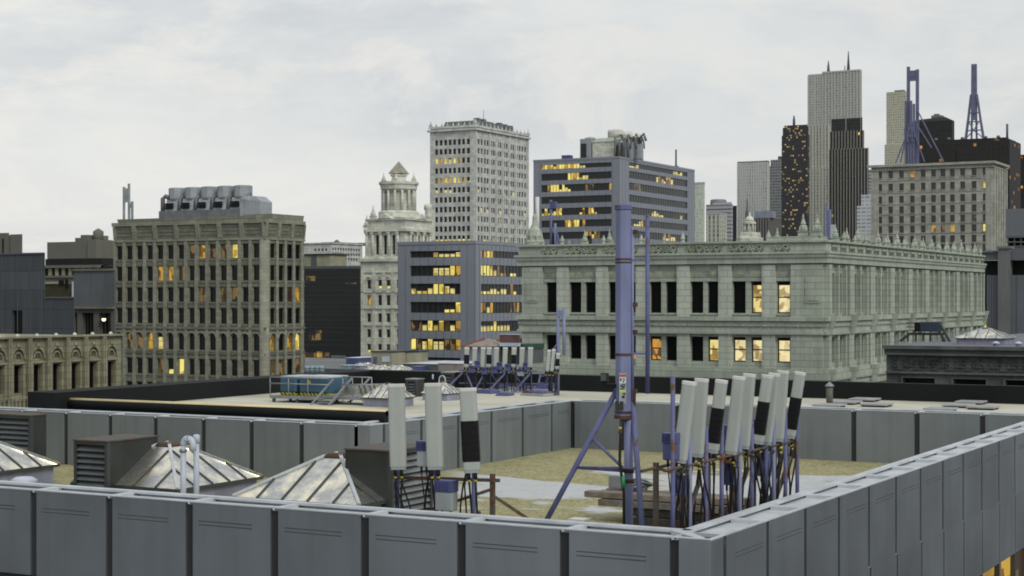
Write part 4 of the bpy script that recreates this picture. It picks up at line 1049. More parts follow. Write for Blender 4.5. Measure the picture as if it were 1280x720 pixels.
# piers
pcs = [ua(p) for p in (705, 754, 804, 855.5, 907.5, 962)]
for c in pcs:
    mb = MB(); A.box(mb, c - .55, c + .55, zm1, zc0 - .1, 0, .28); A.box(mb, c - .62, c + .62, zw1 + 1.9, zw1 + 2.15, .28, .36); A.box(mb, c - .55, c + .55, zb1 + .01, zm0, 0, .25); mb.build('pier', st_green2, t)
for a, b in ((0, ua(680)), (ua(990), w)):
    mb = MB(); A.box(mb, a, b - (0 if b < w else .0), zm1, zc0 - .1, .001, .32); A.box(mb, a, b, zb1 + .01, zm0, .001, .3)
    c = (a + b) / 2 + (.5 if b == w else 0); A.box(mb, c - .6, c + .6, zw0 + .8, zw1 + .2, .32, .38); A.box(mb, c - .42, c + .42, zw0 + 1., zw1, .38, .42); mb.build('corner_pier', st_green, t)
for i in range(len(cols)):
    a, b = ua(cols[i][0]), ua(cols[i][1])
    mb = MB(); A.box(mb, a - .15, b + .15, zw0 - .16, zw0, 0, .14); mb.build('window_sill', st_green, t)
    mb = MB(); A.box(mb, a - .1, b + .1, zw1, zw1 + .18, 0, .08); mb.build('lintel', st_green, t)
    mb = MB(); A.box(mb, a - .1, b + .1, zw1 + .35, zc0 - .5, 0, .06); A.box(mb, a + .12, b - .12, zw1 + .5, zc0 - .7, .06, .09); mb.build('spandrel_panel', st_greend, t)
# horizontals: parapet, cornice with mouldings, belt with dentils, base cornice
def course(nm, z0, z1, o, par, fa=A, fb=B, W=w, Dd=d, m=st_green, ed=0.):
    mb = MB(); fa.box(mb, -o, W + o, z0, z1, .002, o, 0, 0, ed); fb.box(mb, .002, Dd, z0, z1, .002, o, 0, 0, ed); return mb.build(nm, m, par)
course('cornice', zc0 + .02, zc0 + .45, .42, t); course('cornice', zc0 + .452, zc0 + .85, .52, t); course('cornice', zA(317), zA(314), .62, t)
course('coping', zA(302.5), zA(300), .5, t); course('parapet', zA(313.8), zA(302.7), .3, t)
course('belt', zm1 - .35, zm1, .55, t); course('belt', zm1 - .75, zm1 - .352, .36, t); course('belt', zm0 + .25, zm0 + .72, .3, t); course('belt', zm0, zm0 + .248, .42, t)
course('base_cornice', zb1 - .35, zb1, .35, t); course('base_cornice', zb1 - .9, zb1 - .36, .5, t); course('base_cornice', zb1 - 1.5, zb1 - .91, .28, t)
mb = MB(); u = .3
while u < w: A.box(mb, u, u + .34, zm0 + .74, zm1 - .77, .302, .42); u += .62
u = .3
while u < d: B.box(mb, u, u + .34, zm0 + .74, zm1 - .77, .302, .42); u += .62
A.box(mb, 0, w, zm0 + .73, zm1 - .76, .002, .3); B.box(mb, 0, d, zm0 + .73, zm1 - .76, .002, .3)
mb.build('dentil_band', st_green, t)
# carved parapet reliefs between plain blocks
edges = [(668, 676)] + [(680.5, 698)] + [(708, 727.5), (728.5, 747)] + [(757.5, 775), (777, 797.5)] + [(812, 829), (830, 847.5)] + [(860, 880), (882, 902)] + [(912, 934), (936, 955)] + [(968, 988)]
for a, b in edges[1:]:
    mb = MB(); a, b = ua(a), ua(b); z0, z1 = zA(313.4), zA(304)
    A.box(mb, a, b, z0, z1, .301, .33, 2)
    random.seed(int(a * 10)); n = 7
    for k in range(n):                        # scrolling leaves
        u = a + (b - a) * (k + .5) / n; zz0 = (z0 + z1) / 2 + .22 * math.sin(k * 2.2)
        A.arcband(mb, u, .10, .2, zz0, .33, .42, 1, 6); A.box(mb, u - .06, u + .06, zz0 - .3, zz0 + .05, .33, .40, 1)
        A.arcband(mb, u + .12, .05, .12, zz0 - .22, .33, .40, 1, 5)
    mb.build('carved_relief', [st_carve, st_greend, st_hollow], t)
k = 0; u = .9
while u < d - 1.2:
    mb = MB(); B.box(mb, u, u + 1.5, zA(313.4), zA(304), .301, .33, 0)
    for q in (.25, .75, 1.25): B.arcband(mb, u + q, .1, .2, (zA(313.4) + zA(304)) / 2, .33, .42, 1, 6)
    mb.build('carved_relief', [st_carve, st_green], t); u += 2.3
# side bays: piers and flared brackets
for k in range(10):
    u = bay * k
    mb = MB(); B.box(mb, max(0.05, u - .55), min(d, u + .75), zm1, zc0 - .1, .002, .42); B.box(mb, max(.05, u - .55), min(d, u + .75), zb1, zm0, .002, .38); mb.build('pier', st_green, t)
    for z0, z1 in ((zm0 - .02, zm1 + .1), (zb1 - 1.6, zb1 + .02)):
        mb = MB(); B.box(mb, max(.03, u - .4), min(d, u + .55), z0, z1, .3, .45, 0, .05, .42); mb.build('bracket', st_green, t)
    if k < 9:
        for q in (.47, .80):
            mb = MB(); B.box(mb, u + bay * q, u + bay * q + .35, zm1, zc0 - .1, .002, .3); B.box(mb, u + bay * q, u + bay * q + .35, zb1, zm0, .002, .28); mb.build('mullion_pier', st_green, t)
# finials
def finial(par, X, Y, z, s, big=True, m=st_green):
    o = MB(); s = s * (.82 if m is st_green else 1.)
    if big:
        o.box(X - .52 * s, X + .52 * s, Y - .52 * s, Y + .52 * s, z, z + .5 * s); o.box(X - .62 * s, X + .62 * s, Y - .62 * s, Y + .62 * s, z + .5 * s, z + .62 * s)
        o.lathe((X, Y, z), [(.38 * s, .6 * s), (.5 * s, .85 * s), (.5 * s, 1.15 * s), (.3 * s, 1.35 * s), (.36 * s, 1.5 * s), (.22 * s, 1.8 * s), (.1 * s, 2.25 * s), (.13 * s, 2.35 * s), (.02 * s, 2.75 * s)], 8, sm=False)
        for a in range(4): o.lathe((X + .45 * s * math.cos(a * math.pi / 2 + .78), Y + .45 * s * math.sin(a * math.pi / 2 + .78), z + .6 * s), [(.1 * s, 0), (.13 * s, .25 * s), (.02 * s, .6 * s)], 6, sm=False)
    else:
        o.lathe((X, Y, z), [(.3 * s, 0), (.22 * s, .2 * s), (.32 * s, .5 * s), (.2 * s, .85 * s), (.03 * s, 1.3 * s)], 8, sm=False)
    o.build('finial', m, par)
zt0 = zA(300)
for px, s, bg in ((678, .55, 0), (702, .75, 0), (711, .35, 0), (754, .7, 0), (801, .7, 0), (806, .5, 0), (829, .5, 0), (853, .8, 0), (906, .65, 0), (960, .8, 0)): finial(t, on_y(px, y) , y + .1, zt0, s, bool(bg))
for px, s in ((727, .55), (758, .55)): finial(t, on_y(px, y), y + .6, zt0, s, True)
for px, yy in ((1003, .1), (1020.5, .2)): finial(t, on_y(px, y + yy), y + yy + .2, zt0 + .35, .78, True)
for k in range(17):
    yy = 3.2 + (d - 4) * k / 16.5
    finial(t, x - .1, y + yy, zt0, (.62, .54, .66, .5)[k % 4], True)
    finial(t, x + .1, y + yy + 1.6, zt0, (.8, .6)[k % 2], False)
    finial(t, x - 5.2, y + yy + .9, zt0, (.55, .42, .7)[k % 3], k % 2 == 0)
mb = MB(); A.box(mb, w - 4.6, w - .5, zt0, zt0 + .32, -2.5, .2); mb.build('parapet_block', st_green, t)
# urn turret on the far front corner
tx = on_y(664, y); mb = MB(); mb.lathe((tx, y + .6, zt0), [(.85, 0), (.85, .3), (.6, .5), (.68, .8), (.6, 1.2), (.36, 1.5), (.2, 1.8), (.16, 2.4), (.05, 2.7)], 10, sm=False)
for a in range(8): mb.lathe((tx + .6 * math.cos(a * .785), y + .6 + .6 * math.sin(a * .785), zt0), [(.14, .3), (.16, .7), (.03, 1.2)], 6, sm=False)
mb.build('corner_turret', st_green, t)
mb = MB(); mb.tube([(tx - .15, y + 1.4, zt0 + 1.), (tx - .15, y + 1.4, zA(245, 664))], .17, 8); mb.build('white_flue', m_whitecap, t)
mb = MB(); mb.poly([(x - w + .5, y + .6, zt0 - .25), (x - .6, y + .6, zt0 - .25), (x - .6, y + d - .5, zt0 - .25), (x - w + .5, y + d - .5, zt0 - .25)]); mb.build('roof', m_tar, t)
mb = MB(); mb.box(x - 5.4, x - .9, y + 2.6, y + d - 2, zt0 - .2, zt0 + .28); mb.build('red_roof_strip', mat('red_roof', (.16, .075, .06), .8, 0, .3, .5), t)
# things on its roof
Yv = y + 14
o = empty('antenna_mast', (on_y(693, Yv), Yv, zt0), 'violet antenna mast on the stone block roof, in front of banded office', 'mast')
zz_ = lambda py, px: zat(py, on_y(px, Yv), Yv)
add('post', m_purfar, lambda q: q.tube([(on_y(688.7, Yv), Yv, zt0 - .3), (on_y(688.7, Yv), Yv, zz_(250, 688))], .13, 8), o)
add('post', m_purple, lambda q: q.tube([(on_y(694, Yv), Yv, zt0 - .3), (on_y(694, Yv), Yv, zz_(279, 694))], .12, 8), o)
add('antenna_box', m_blueb, lambda q: q.box(on_y(688.5, Yv), on_y(695.5, Yv), Yv - .2, Yv + .2, zz_(260, 690), zz_(252, 690)), o)
add('brace', m_purple2, lambda q: q.bar((on_y(694.5, Yv), Yv, zz_(286, 694)), (on_y(702, Yv), Yv, zt0 - .3), .16), o)
add('brace', m_wrap, lambda q: q.bar((on_y(692, Yv), Yv + .3, zz_(292, 694)), (on_y(690, Yv), Yv + .3, zt0 - .3), .3), o)
for px, lab in ((735.5, 'black roof vent between two pale finials on the stone block'), (760.5, 'black roof vent close behind the mast column on the stone block')):
    o = empty('roof_vent', (on_y(px, y + 5), y + 5, zt0 - .3), lab, 'vent', 'black vents on the stone roof')
    add('stack', m_wrap, lambda q: q.box(on_y(px - 1.8, y + 5), on_y(px + 1.8, y + 5), y + 4.8, y + 5.4, zt0 - .3, zA(293, px)), o)
    add('hood', m_wrap, lambda q: q.frust(on_y(px - 1.8, y + 5), on_y(px + 1.8, y + 5), y + 4.8, y + 5.4, zA(293, px), zA(292, px), .05, .05), o)

# ================================================================== brown stone block with roof cooling towers
x, y, w, d = bcorner(331, 250, 143, 380)
t = empty('stone_building', (x, y, ZG), 'brown stone office block with narrow windows and cooling towers on its roof', 'building')
A = Face(x - w, y, 'F'); B = Face(x, y, 'R')
pxs = [149.7, 162.1, 174.9, 187.7, 200.5, 213.5, 226.9, 240.4, 252.5, 265.9, 279.7, 293.2, 307.2, 320.6]; pys = [340.1, 350.9, 362.1, 371.5]
rows = [(305, 322.5), (331.8, 350.5), (359, 377.3), (385.5, 405), (417.5, 438.5), (450, 470), (481, 499)]
codes = {(0, 7): 4, (0, 8): 2, (0, 9): 4, (0, 10): 4, (0, 11): 1, (1, 4): 2, (1, 5): 2, (1, 6): 4, (2, 8): 4, (2, 10): 4, (2, 11): 4, (4, 2): 4, (4, 3): 2, (4, 4): 5, (5, 5): 6, (5, 6): 1, (5, 4): 4, (4, 1): 4}
codesr = {(2, 2): 4, (2, 3): 2, (4, 0): 2, (4, 2): 2, (4, 3): 1, (5, 0): 4, (5, 2): 0, (5, 3): 4, (5, 1): 4}
opsA, opsB, wins = [], [], []
zrow = lambda py: zat(py, on_y(300, y), y)
zrowR = zrow
for r, (ya, yb) in enumerate(rows):
    z1, z0 = zrow(ya), zrow(yb)
    for i, px in enumerate(pxs):
        u = A.u_of(px); opsA.append((u - .6, u + .6, z0, z1)); wins.append(W_(A, u - .6, u + .6, z0, z1, .25, codes.get((r, i), 0)))
    for i, px in enumerate(pys):
        u = B.u_of(px); opsB.append((u - .8, u + .8, z0, z1)); wins.append(W_(B, u - .8, u + .8, z0, z1, .25, codesr.get((r, i), 0)))
ztop = zrow(277)
mb = MB(); A.wall(mb, 0, w, ZG, ztop, opsA, .3); B.wall(mb, 0, d, ZG, ztop, opsB, .3); shell(mb, x, y, w, d, ZG, ztop)
z1, z0 = zrow(417.5), zrow(438.5); zs = z1 - (z1 - z0) * .28
for o_ in opsA:
    if abs(o_[2] - z0) < .01: A.arch(mb, o_[0], o_[1], zs, z1, -.24, 0)
for o_ in opsB:
    if abs(o_[2] - z0) < .01: B.arch(mb, o_[0], o_[1], zs, z1, -.24, 0)
mb.build('wall', st_brown, t)
add_windows(t, wins, m_frame)
for fc, ps, n, W in ((A, pxs, 14, w), (B, pys, 4, d)):
    us = [fc.u_of(p) for p in ps]; st = us[1] - us[0]
    for i in range(len(us) + 1):
        c = us[0] - st / 2 + i * (us[-1] - us[0]) / (len(us) - 1) if i < len(us) else us[-1] + (us[-1] - us[-2]) / 2
        mb = MB(); fc.box(mb, max(0.02, c - .30), min(W - .02, c + .30), ZG, zrow(300), .002, .24); mb.build('pilaster', st_brown, t)
    for r, (ya, yb) in enumerate(rows):
        z1, z0 = zrow(ya), zrow(yb)
        mb = MB(); fc.box(mb, .03, W - .03, z1 + .1, z1 + .38, .003, .13); mb.build('string_course', st_brownd, t)
        mb = MB(); fc.box(mb, .03, W - .03, z0 - .3, z0 - .04, .003, .15); mb.build('string_course', st_brownd, t)
        mb = MB(); fc.box(mb, .03, W - .03, z0 - .72, z0 - .5, .003, .06); mb.build('string_course', st_brownd, t)
        if r == 4:
            for u in us:
                mb = MB(); fc.arcband(mb, u, .74, .98, z1 - .62, .16, .27); mb.build('arch_hood', st_brown, t)
course('cornice', zrow(300), zrow(297.5), .3, t, A, B, w, d, st_brown); course('cornice', zrow(279), zrow(274.5), .32, t, A, B, w, d, st_brown)
course('belt', zrow(412), zrow(409), .3, t, A, B, w, d, st_brownd); course('belt', zrow(443.5), zrow(442), .25, t, A, B, w, d, st_brownd)
for fc, W, n in ((A, w, 7), (B, d, 3)):
    for k in range(n + 1):
        u = W * k / n
        mb = MB(); fc.box(mb, max(0, u - .35), min(W, u + .35), zrow(297), zrow(279), .002, .2, 0, 0, .25); mb.build('frieze_bracket', st_brown, t)
    for k in range(n):
        mb = MB(); fc.box(mb, W * k / n + .6, W * (k + 1) / n - .6, zrow(296), zrow(280), .002, .05)
        for q in range(3): fc.box(mb, W * k / n + .6, W * (k + 1) / n - .6, zrow(283 + q * 5), zrow(281.5 + q * 5), .05, .11)
        mb.build('frieze_panel', st_brownd, t)
mb = MB(); A.box(mb, 1., A.u_of(321), zrow(274.4), zrow(270), -6, .3, 0, .1, .1); B.box(mb, B.u_of(338), B.u_of(377), zrow(274.4), zrow(267.5), -5, .3, 0, .1, .1); mb.build('attic', st_brown, t)
mb = MB(); mb.tube([(x - .35, y + .35, ZG), (x - .35, y + .35, zrow(300))], .75, 10); mb.build('corner_shaft', st_brown, t)
# cooling tower bank
Yc = y + 5; za = zrow(270)
o = empty('cooling_tower_bank', (on_y(265, Yc), Yc, za), 'bank of five grey cooling towers on the brown stone roof', 'cooling tower')
zc = lambda py: zat(py, on_y(265, Yc), Yc)
x0, x1 = on_y(207, Yc), on_y(300, Yc); step = (x1 - x0) / 4.55
add('plinth', m_ductd, lambda q: q.box(on_y(199, Yc), x1 + .3, Yc - .1, Yc + 3.2, za - .3, zc(262)), o)
for k in range(5):
    c = x0 + step * (k + .35)
    add('cell', m_duct, lambda q: q.hexa([(c - step * .4, Yc, zc(262)), (c + step * .32, Yc, zc(262)), (c + step * .32, Yc + 3.2, zc(262)), (c - step * .4, Yc + 3.2, zc(262)), (c - step * .4, Yc + .5, zc(247)), (c + step * .32, Yc + .5, zc(247)), (c + step * .32, Yc + 3.2, zc(246)), (c - step * .4, Yc + 3.2, zc(246))]), o)
    add('louvre', m_wrap, lambda q: [q.box(c - step * .34, c + step * .12, Yc - .16, Yc + .1, zc(262.3 - j * 2.6), zc(262.3 - j * 2.6 - 2.3)) for j in range(1, 4)], o)
    add('fan_stack', m_duct, lambda q: q.lathe((c + .1, Yc + 1.5, zc(248)), [(1.3, 0), (1.42, .25), (1.46, zc(233) - zc(248)), (1.22, zc(232.3) - zc(248)), (1.1, zc(232.5) - zc(248))], 10, 0, False), o)
    add('riser', m_ductd, lambda q: (q.tube([(c + step * .48, Yc + .3, zc(264)), (c + step * .48, Yc + .3, zc(247)), (c + step * .48, Yc + 1.6, zc(243))], .28, 8), None), o)
add('end_tank', m_duct, lambda q: (q.hexa([(x1 + .2, Yc - .3, za - 1), (x1 + 4.2, Yc - .3, za - 1), (x1 + 4.2, Yc + 2.6, za - 1), (x1 + .2, Yc + 2.6, za - 1), (x1 + .2, Yc - .3, zc(250)), (x1 + 4.2, Yc - .3, zc(254)), (x1 + 4.2, Yc + 2.6, zc(254)), (x1 + .2, Yc + 2.6, zc(250))]), q.hexa([(x1 + .2, Yc - .3, zc(250)), (x1 + 4.2, Yc - .3, zc(254)), (x1 + 4.2, Yc + 2.6, zc(254)), (x1 + .2, Yc + 2.6, zc(250)), (x1 + .6, Yc, zc(246)), (x1 + 3., Yc, zc(247)), (x1 + 3., Yc + 2.6, zc(247)), (x1 + .6, Yc + 2.6, zc(246))])), o)
add('elbow', m_ductd, lambda q: q.tube([(x0 - .9, Yc + .4, zc(262)), (x0 - .9, Yc + .4, zc(246)), (x0 - .3, Yc + .4, zc(243)), (x0 + .4, Yc + .8, zc(246))], .38, 8), o)
o = empty('antenna_mast', (on_y(158, Yc), Yc, za), 'grey twin-post mast on the end of the brown stone roof', 'mast')
for px, a, b in ((154.2, 229, 273), (160.5, 225, 273), (164.5, 248, 273)): add('post', m_duct, lambda q: q.box(on_y(px - .9, Yc), on_y(px + .9, Yc), Yc, Yc + .3, zc(b), zc(a)), o)
for ya, yb, pa, pb in ((231, 249, 154, 161), (250, 256, 160, 165)): add('crosspiece', m_duct, lambda q: q.box(on_y(pa, Yc), on_y(pb, Yc), Yc + .05, Yc + .25, zc(yb), zc(ya)), o)

# ================================================================== black glass office
x, y, w, d = bcorner(450, 300, 372, 451)
t = empty('glass_building', (x, y, ZG), 'black glass office block between the brown stone block and the white tower', 'building')
A = Face(x - w, y, 'F'); B = Face(x, y, 'R'); zf = lambda py: zat(py, on_y(415, y), y)
mb = MB(); A.box(mb, 0, w, ZG, zf(333.5), -d, 0); mb.build('core', m_coldglass, t)
mb = MB(); A.box(mb, -.05, w + .05, zf(336), zf(332.5), -d, .1); mb.build('roof_edge', m_slate, t)
for k in range(8):
    ya = 338 + k * 15.6
    for yy in (ya, ya + 9.5):
        mb = MB(); A.box(mb, 0, w, zf(yy + .35), zf(yy - .35), .002, .06); mb.build('transom', m_gline, t)
for pa, pb, ya, yb, m in ((383, 394, 345, 351, m_ld), (386, 399, 424, 426, m_ld), (394, 402, 413, 425, m_ld), (378, 395, 441, 450, m_ld), (396, 403, 440, 450, m_la), (404, 412, 440, 450, m_ld), (433, 446, 353, 355, m_ld), (386, 392, 418, 425, m_ld), (414, 432, 444, 449, m_grey2)):
    mb = MB(); mb.poly([A.pt(A.u_of(pa), zf(yb), .02), A.pt(A.u_of(pb), zf(yb), .02), A.pt(A.u_of(pb), zf(ya), .02), A.pt(A.u_of(pa), zf(ya), .02)]); mb.build('window', m, t)

# ================================================================== white terracotta tower with drum and pyramid cap
x, y, w, d = bcorner(508, 340, 450.5, 541)
t = empty('white_tower', (x, y, ZG), 'white terracotta tower with colonnaded drum and small pyramid roof', 'tower')
A = Face(x - w, y, 'F'); B = Face(x, y, 'R'); zf = lambda py: zat(py, on_y(470, y), y); uf = A.u_of
ops, wins = [], []
cd = {(0, 1): 6, (0, 2): 6, (1, 0): 2, (4, 0): 6, (4, 1): 6, (4, 2): 4}
for r, (ya, yb) in enumerate(((350, 360.8), (368.8, 381.5), (391.7, 402.5), (411.5, 421.6), (430, 441), (450, 460))):
    for i, px in enumerate((461.2, 474.9, 485.3, 498)):
        u = uf(px); ops.append((u - .47, u + .47, zf(yb), zf(ya))); wins.append(W_(A, u - .47, u + .47, zf(yb), zf(ya), .35, cd.get((r, i), 0)))
mb = MB(); A.wall(mb, 0, w, ZG, zf(322), ops, .4); B.wall(mb, 0, d, ZG, zf(322), [], 0); shell(mb, x, y, w, d, ZG, zf(322)); mb.build('wall', st_white, t)
add_windows(t, wins, m_frame)
course('cornice', zf(327), zf(323), .5, t, A, B, w, d, st_white); course('belt', zf(386), zf(384.5), .3, t, A, B, w, d, st_white); course('belt', zf(407), zf(405.5), .25, t, A, B, w, d, st_white); course('belt', zf(341), zf(339.5), .2, t, A, B, w, d, st_white); course('belt', zf(365.8), zf(364.8), .2, t, A, B, w, d, st_white)
for px in (453.5, 468, 480, 491.5, 505):
    mb = MB(); u = uf(px); A.box(mb, u - .4, u + .4, ZG, zf(341), .002, .2); mb.build('pilaster', st_white, t)
for px in (461.2, 474.9, 485.3):
    mb = MB(); A.arcband(mb, uf(px), .5, .75, zf(349.5), .002, .22); A.box(mb, uf(px) - .55, uf(px) + .55, zf(365), zf(361.5), .002, .15); mb.build('window_arch', st_white, t)
# tower stage
tc = A.u_of(457.5); ty = y + .8; tw = on_y(506, ty) - (x - w + tc); td = on_x(540, x - w + tc + tw) - ty
T = Face(x - w + tc, ty, 'F'); TR = Face(x - w + tc + tw, ty, 'R'); zt1, zt2 = zf(289.5), zf(273)
ops = []; wins = []
for px in (471.5, 481.5, 492): u = T.u_of(px); ops.append((u - .38, u + .38, zf(318), zf(294))); wins.append(W_(T, u - .38, u + .38, zf(318), zf(294), .5, 0))
mb = MB(); T.wall(mb, 0, tw, zf(324), zt2, ops, .5); oR = [(TR.u_of(p) - td * .045, TR.u_of(p) + td * .045, zf(318), zf(294)) for p in (516, 524, 532)]; wins += [W_(TR, *o_, .5, 0) for o_ in oR]; TR.wall(mb, 0, td, zf(324), zt2, oR, .5); shell(mb, T.ox + tw, ty, tw, td, zf(324), zt2); mb.build('tower_stage', st_white, t)
add_windows(t, wins, m_frame)
for px in (512, 520, 528, 536.5):
    u = TR.u_of(px); mb = MB(); mb.tube([TR.pt(u, zf(320), .2), TR.pt(u, zt1, .2)], .3, 8); TR.box(mb, u - .5, u + .5, zf(322), zf(320), .0, .6); TR.box(mb, u - .5, u + .5, zt1 - .5, zt1, 0, .6); mb.build('column', st_white, t)
for px in (459, 466.5, 476.5, 487, 498):
    u = T.u_of(px); mb = MB(); mb.tube([T.pt(u, zf(320), .2), T.pt(u, zt1, .2)], .3, 8); T.box(mb, u - .4, u + .4, zf(322), zf(320), .0, .6); T.box(mb, u - .4, u + .4, zt1 - .5, zt1, 0, .6); mb.build('column', st_white, t)
course('cornice', zt1, zt1 + .55, .7, t, T, TR, tw, td, st_white); course('cornice', zt2 - .35, zt2, .45, t, T, TR, tw, td, st_white)
for c, p in ((T.u_of(482), T.pt), (TR.u_of(525), TR.pt)):
    mb = MB(); a, b = c - 1.6, c + 1.6
    mb.hexa([p(a, zt2, .6), p(b, zt2, .6), p(b, zt2, -1), p(a, zt2, -1), p(c - .02, zt2 + 1.1, .6), p(c + .02, zt2 + 1.1, .6), p(c + .02, zt2 + 1.1, -1), p(a + 1.5, zt2 + 1.1, -1)]); mb.build('pediment', st_white, t)
for px, yy in ((464.5, 0.6), (458.5, .0)): finial(t, on_y(px, ty), ty + yy, zt2 - (2 if px < 460 else 0), 1.05, True, st_white)
finial(t, T.ox + tw - .5, ty + td - .6, zt2, 1., True, st_white)
Xd, Yd = on_y(498.5, ty + td * .5), ty + td * .5; zd_ = lambda py: zat(py, Xd, Yd); rr = (on_y(522, Yd) - on_y(475, Yd)) / 2 * CT * .93
mb = MB(); mb.lathe((Xd, Yd, 0), [(rr * 1.12, zd_(273)), (rr * 1.12, zd_(266)), (rr * 1.05, zd_(264)), (rr * .74, zd_(263.9)), (rr * .74, zd_(240)), (rr * .9, zd_(239)), (rr * 1.0, zd_(237)), (rr * 1.02, zd_(232)), (rr * 1.1, zd_(231)), (rr * 1.1, zd_(228)), (rr * .6, zd_(227.5)), (rr * .42, zd_(226)), (rr * .38, zd_(221)), (rr * .48, zd_(220)), (rr * .48, zd_(218.5))], 20, sm=False); mb.build('drum', st_white, t)
for k in range(14):
    a = k * 2 * math.pi / 14 + .1; mb = MB(); mb.tube([(Xd + rr * .9 * math.cos(a), Yd + rr * .9 * math.sin(a), zd_(264)), (Xd + rr * .9 * math.cos(a), Yd + rr * .9 * math.sin(a), zd_(238.5))], .26, 8); mb.build('column', st_white, t)
for a in (.3, 1.9, 3.5, 5.1): finial(t, Xd + rr * .85 * math.cos(a), Yd + rr * .85 * math.sin(a), zd_(228), .75, True, st_white)
mb = MB(); mb.lathe((Xd, Yd, 0), [(rr * .60, zd_(217.5)), (rr * .60, zd_(217)), (.08, zd_(202))], 4, sm=False, ph=TH + .35); mb.build('pyramid_roof', m_copper, t)
# small water tank between the two white towers
o = empty('water_tank', (on_y(534, y + 30), y + 30, zf(275)), 'small white roof tank between the drum tower and the tall white tower', 'water tank')
zk = lambda py: zat(py, on_y(534, y + 30), y + 30)
add('stand', st_white, lambda q: q.box(on_y(531, y + 30), on_y(538, y + 30), y + 30, y + 32, zk(300), zk(262)), o); add('barrel', st_white, lambda q: q.lathe((on_y(535, y + 31), y + 31, zk(262)), [(.9, 0), (.9, 1.1), (.2, 1.4)], 12), o)
# ================================================================== tall white office tower
x, y, w, d = bcorner(594, 600, 538, 661)
t = empty('office_tower', (x, y, ZG), 'tall white stone office tower with paired windows and a bronze-grey roof house', 'tower')
A = Face(x - w, y, 'F'); B = Face(x, y, 'R'); zf = lambda py: zat(py, on_y(566, y), y); vx = lambda zx: 525 + zx / 4.11; vy = lambda q: 135 + q / 4.11
opsA, opsB, wins = [], [], []; random.seed(21)
rowc = [175, 222, 270, 320, 370, 420, 470, 520, 570, 620, 668, 717]
for r, q in enumerate(rowc):
    z1, z0 = zf(vy(q - 13)), zf(vy(q + 15))
    for i, zx in enumerate((85, 108, 131, 154, 177, 201, 223, 248)):
        u = A.u_of(vx(zx)); c = 0
        if r == 2 and i < 6: c = (1, 2, 1, 5, 1, 2)[i]
        if r == 4: c = (2, 2, 1, 2, 1, 1, 2, 6)[i]
        if r == 5 and i < 4: c = 3 if i != 1 else 4
        if r == 10: c = 6
        opsA.append((u - .62, u + .62, z0, z1)); wins.append(W_(A, u - .62, u + .62, z0, z1, .35, c))
    for zx in (302, 318, 334, 348, 369, 381, 402, 414, 435, 447, 469, 481, 500, 513, 526, 541):
        u = B.u_of(vx(zx)); c = random.choice((4, 5, 6, 3)) if (r > 4 and random.random() < .22) else 0
        opsB.append((u - .66, u + .66, z0, z1)); wins.append(W_(B, u - .66, u + .66, z0, z1, .35, c))
ztop = zf(158)
mb = MB(); A.wall(mb, 0, w, ZG, ztop, opsA, .4); B.wall(mb, 0, d, ZG, ztop, opsB, .4); shell(mb, x, y, w, d, ZG, ztop); mb.build('wall', st_white2, t)
add_windows(t, wins, m_frame)
course('cornice', zf(164), zf(161.5), .9, t, A, B, w, d, st_white2); course('parapet', zf(160), zf(157.5), .5, t, A, B, w, d, st_white2)
for fc, W, n in ((A, w, 8), (B, d, 14)):
    for k in range(n + 1):
        u = W * k / n; px_, py_, _ = fc.pt(u, 0, -.3)
        finial(t, px_, py_, ztop, .95 if k % n == 0 else .62, True, st_white2)
for zx in (63, 270): mb = MB(); u = A.u_of(vx(zx)); A.box(mb, max(0, u - .9), min(w, u + .9), ZG, zf(164), .002, .3); mb.build('pilaster', st_white2, t)
for zx in (285, 358, 392, 425, 458, 491, 552): mb = MB(); u = B.u_of(vx(zx)); B.box(mb, max(0, u - .6), min(d, u + .6), ZG, zf(164), .002, .35); mb.build('pilaster', st_white2, t)
mb = MB(); mb.box(x - w + 4.5, x + -.8, y + 3, y + d * .42, ztop, zf(151)); mb.box(x - w + 10, x - 1.5, y + 8, y + d * .4, zf(151), zf(149.5)); mb.build('roof_house', m_ductd, t)
random.seed(2)
for k in range(9):
    mb = MB(); a = x - w + 5 + k * 1.6; mb.lathe((a, y + 2.8, zf(157)), [(.8, 0), (.8, .6), (.5, 1.2), (.3, 1.8)], 8, sm=False); mb.build('roof_vent', m_ductd, t)
for k in range(7):
    mb = MB(); b = y + 4 + k * d * .1; mb.box(x - 3, x - 1.2, b, b + 2.2, ztop, ztop + random.uniform(1.2, 3.2)); mb.build('roof_vent', m_ductd, t)
mb = MB(); mb.tube([(on_y(604.5, y + 10), y + 10, ztop), (on_y(604.5, y + 10), y + 10, zat(138, on_y(604, y + 10), y + 10))], .16, 6); mb.build('aerial', m_duct, t)

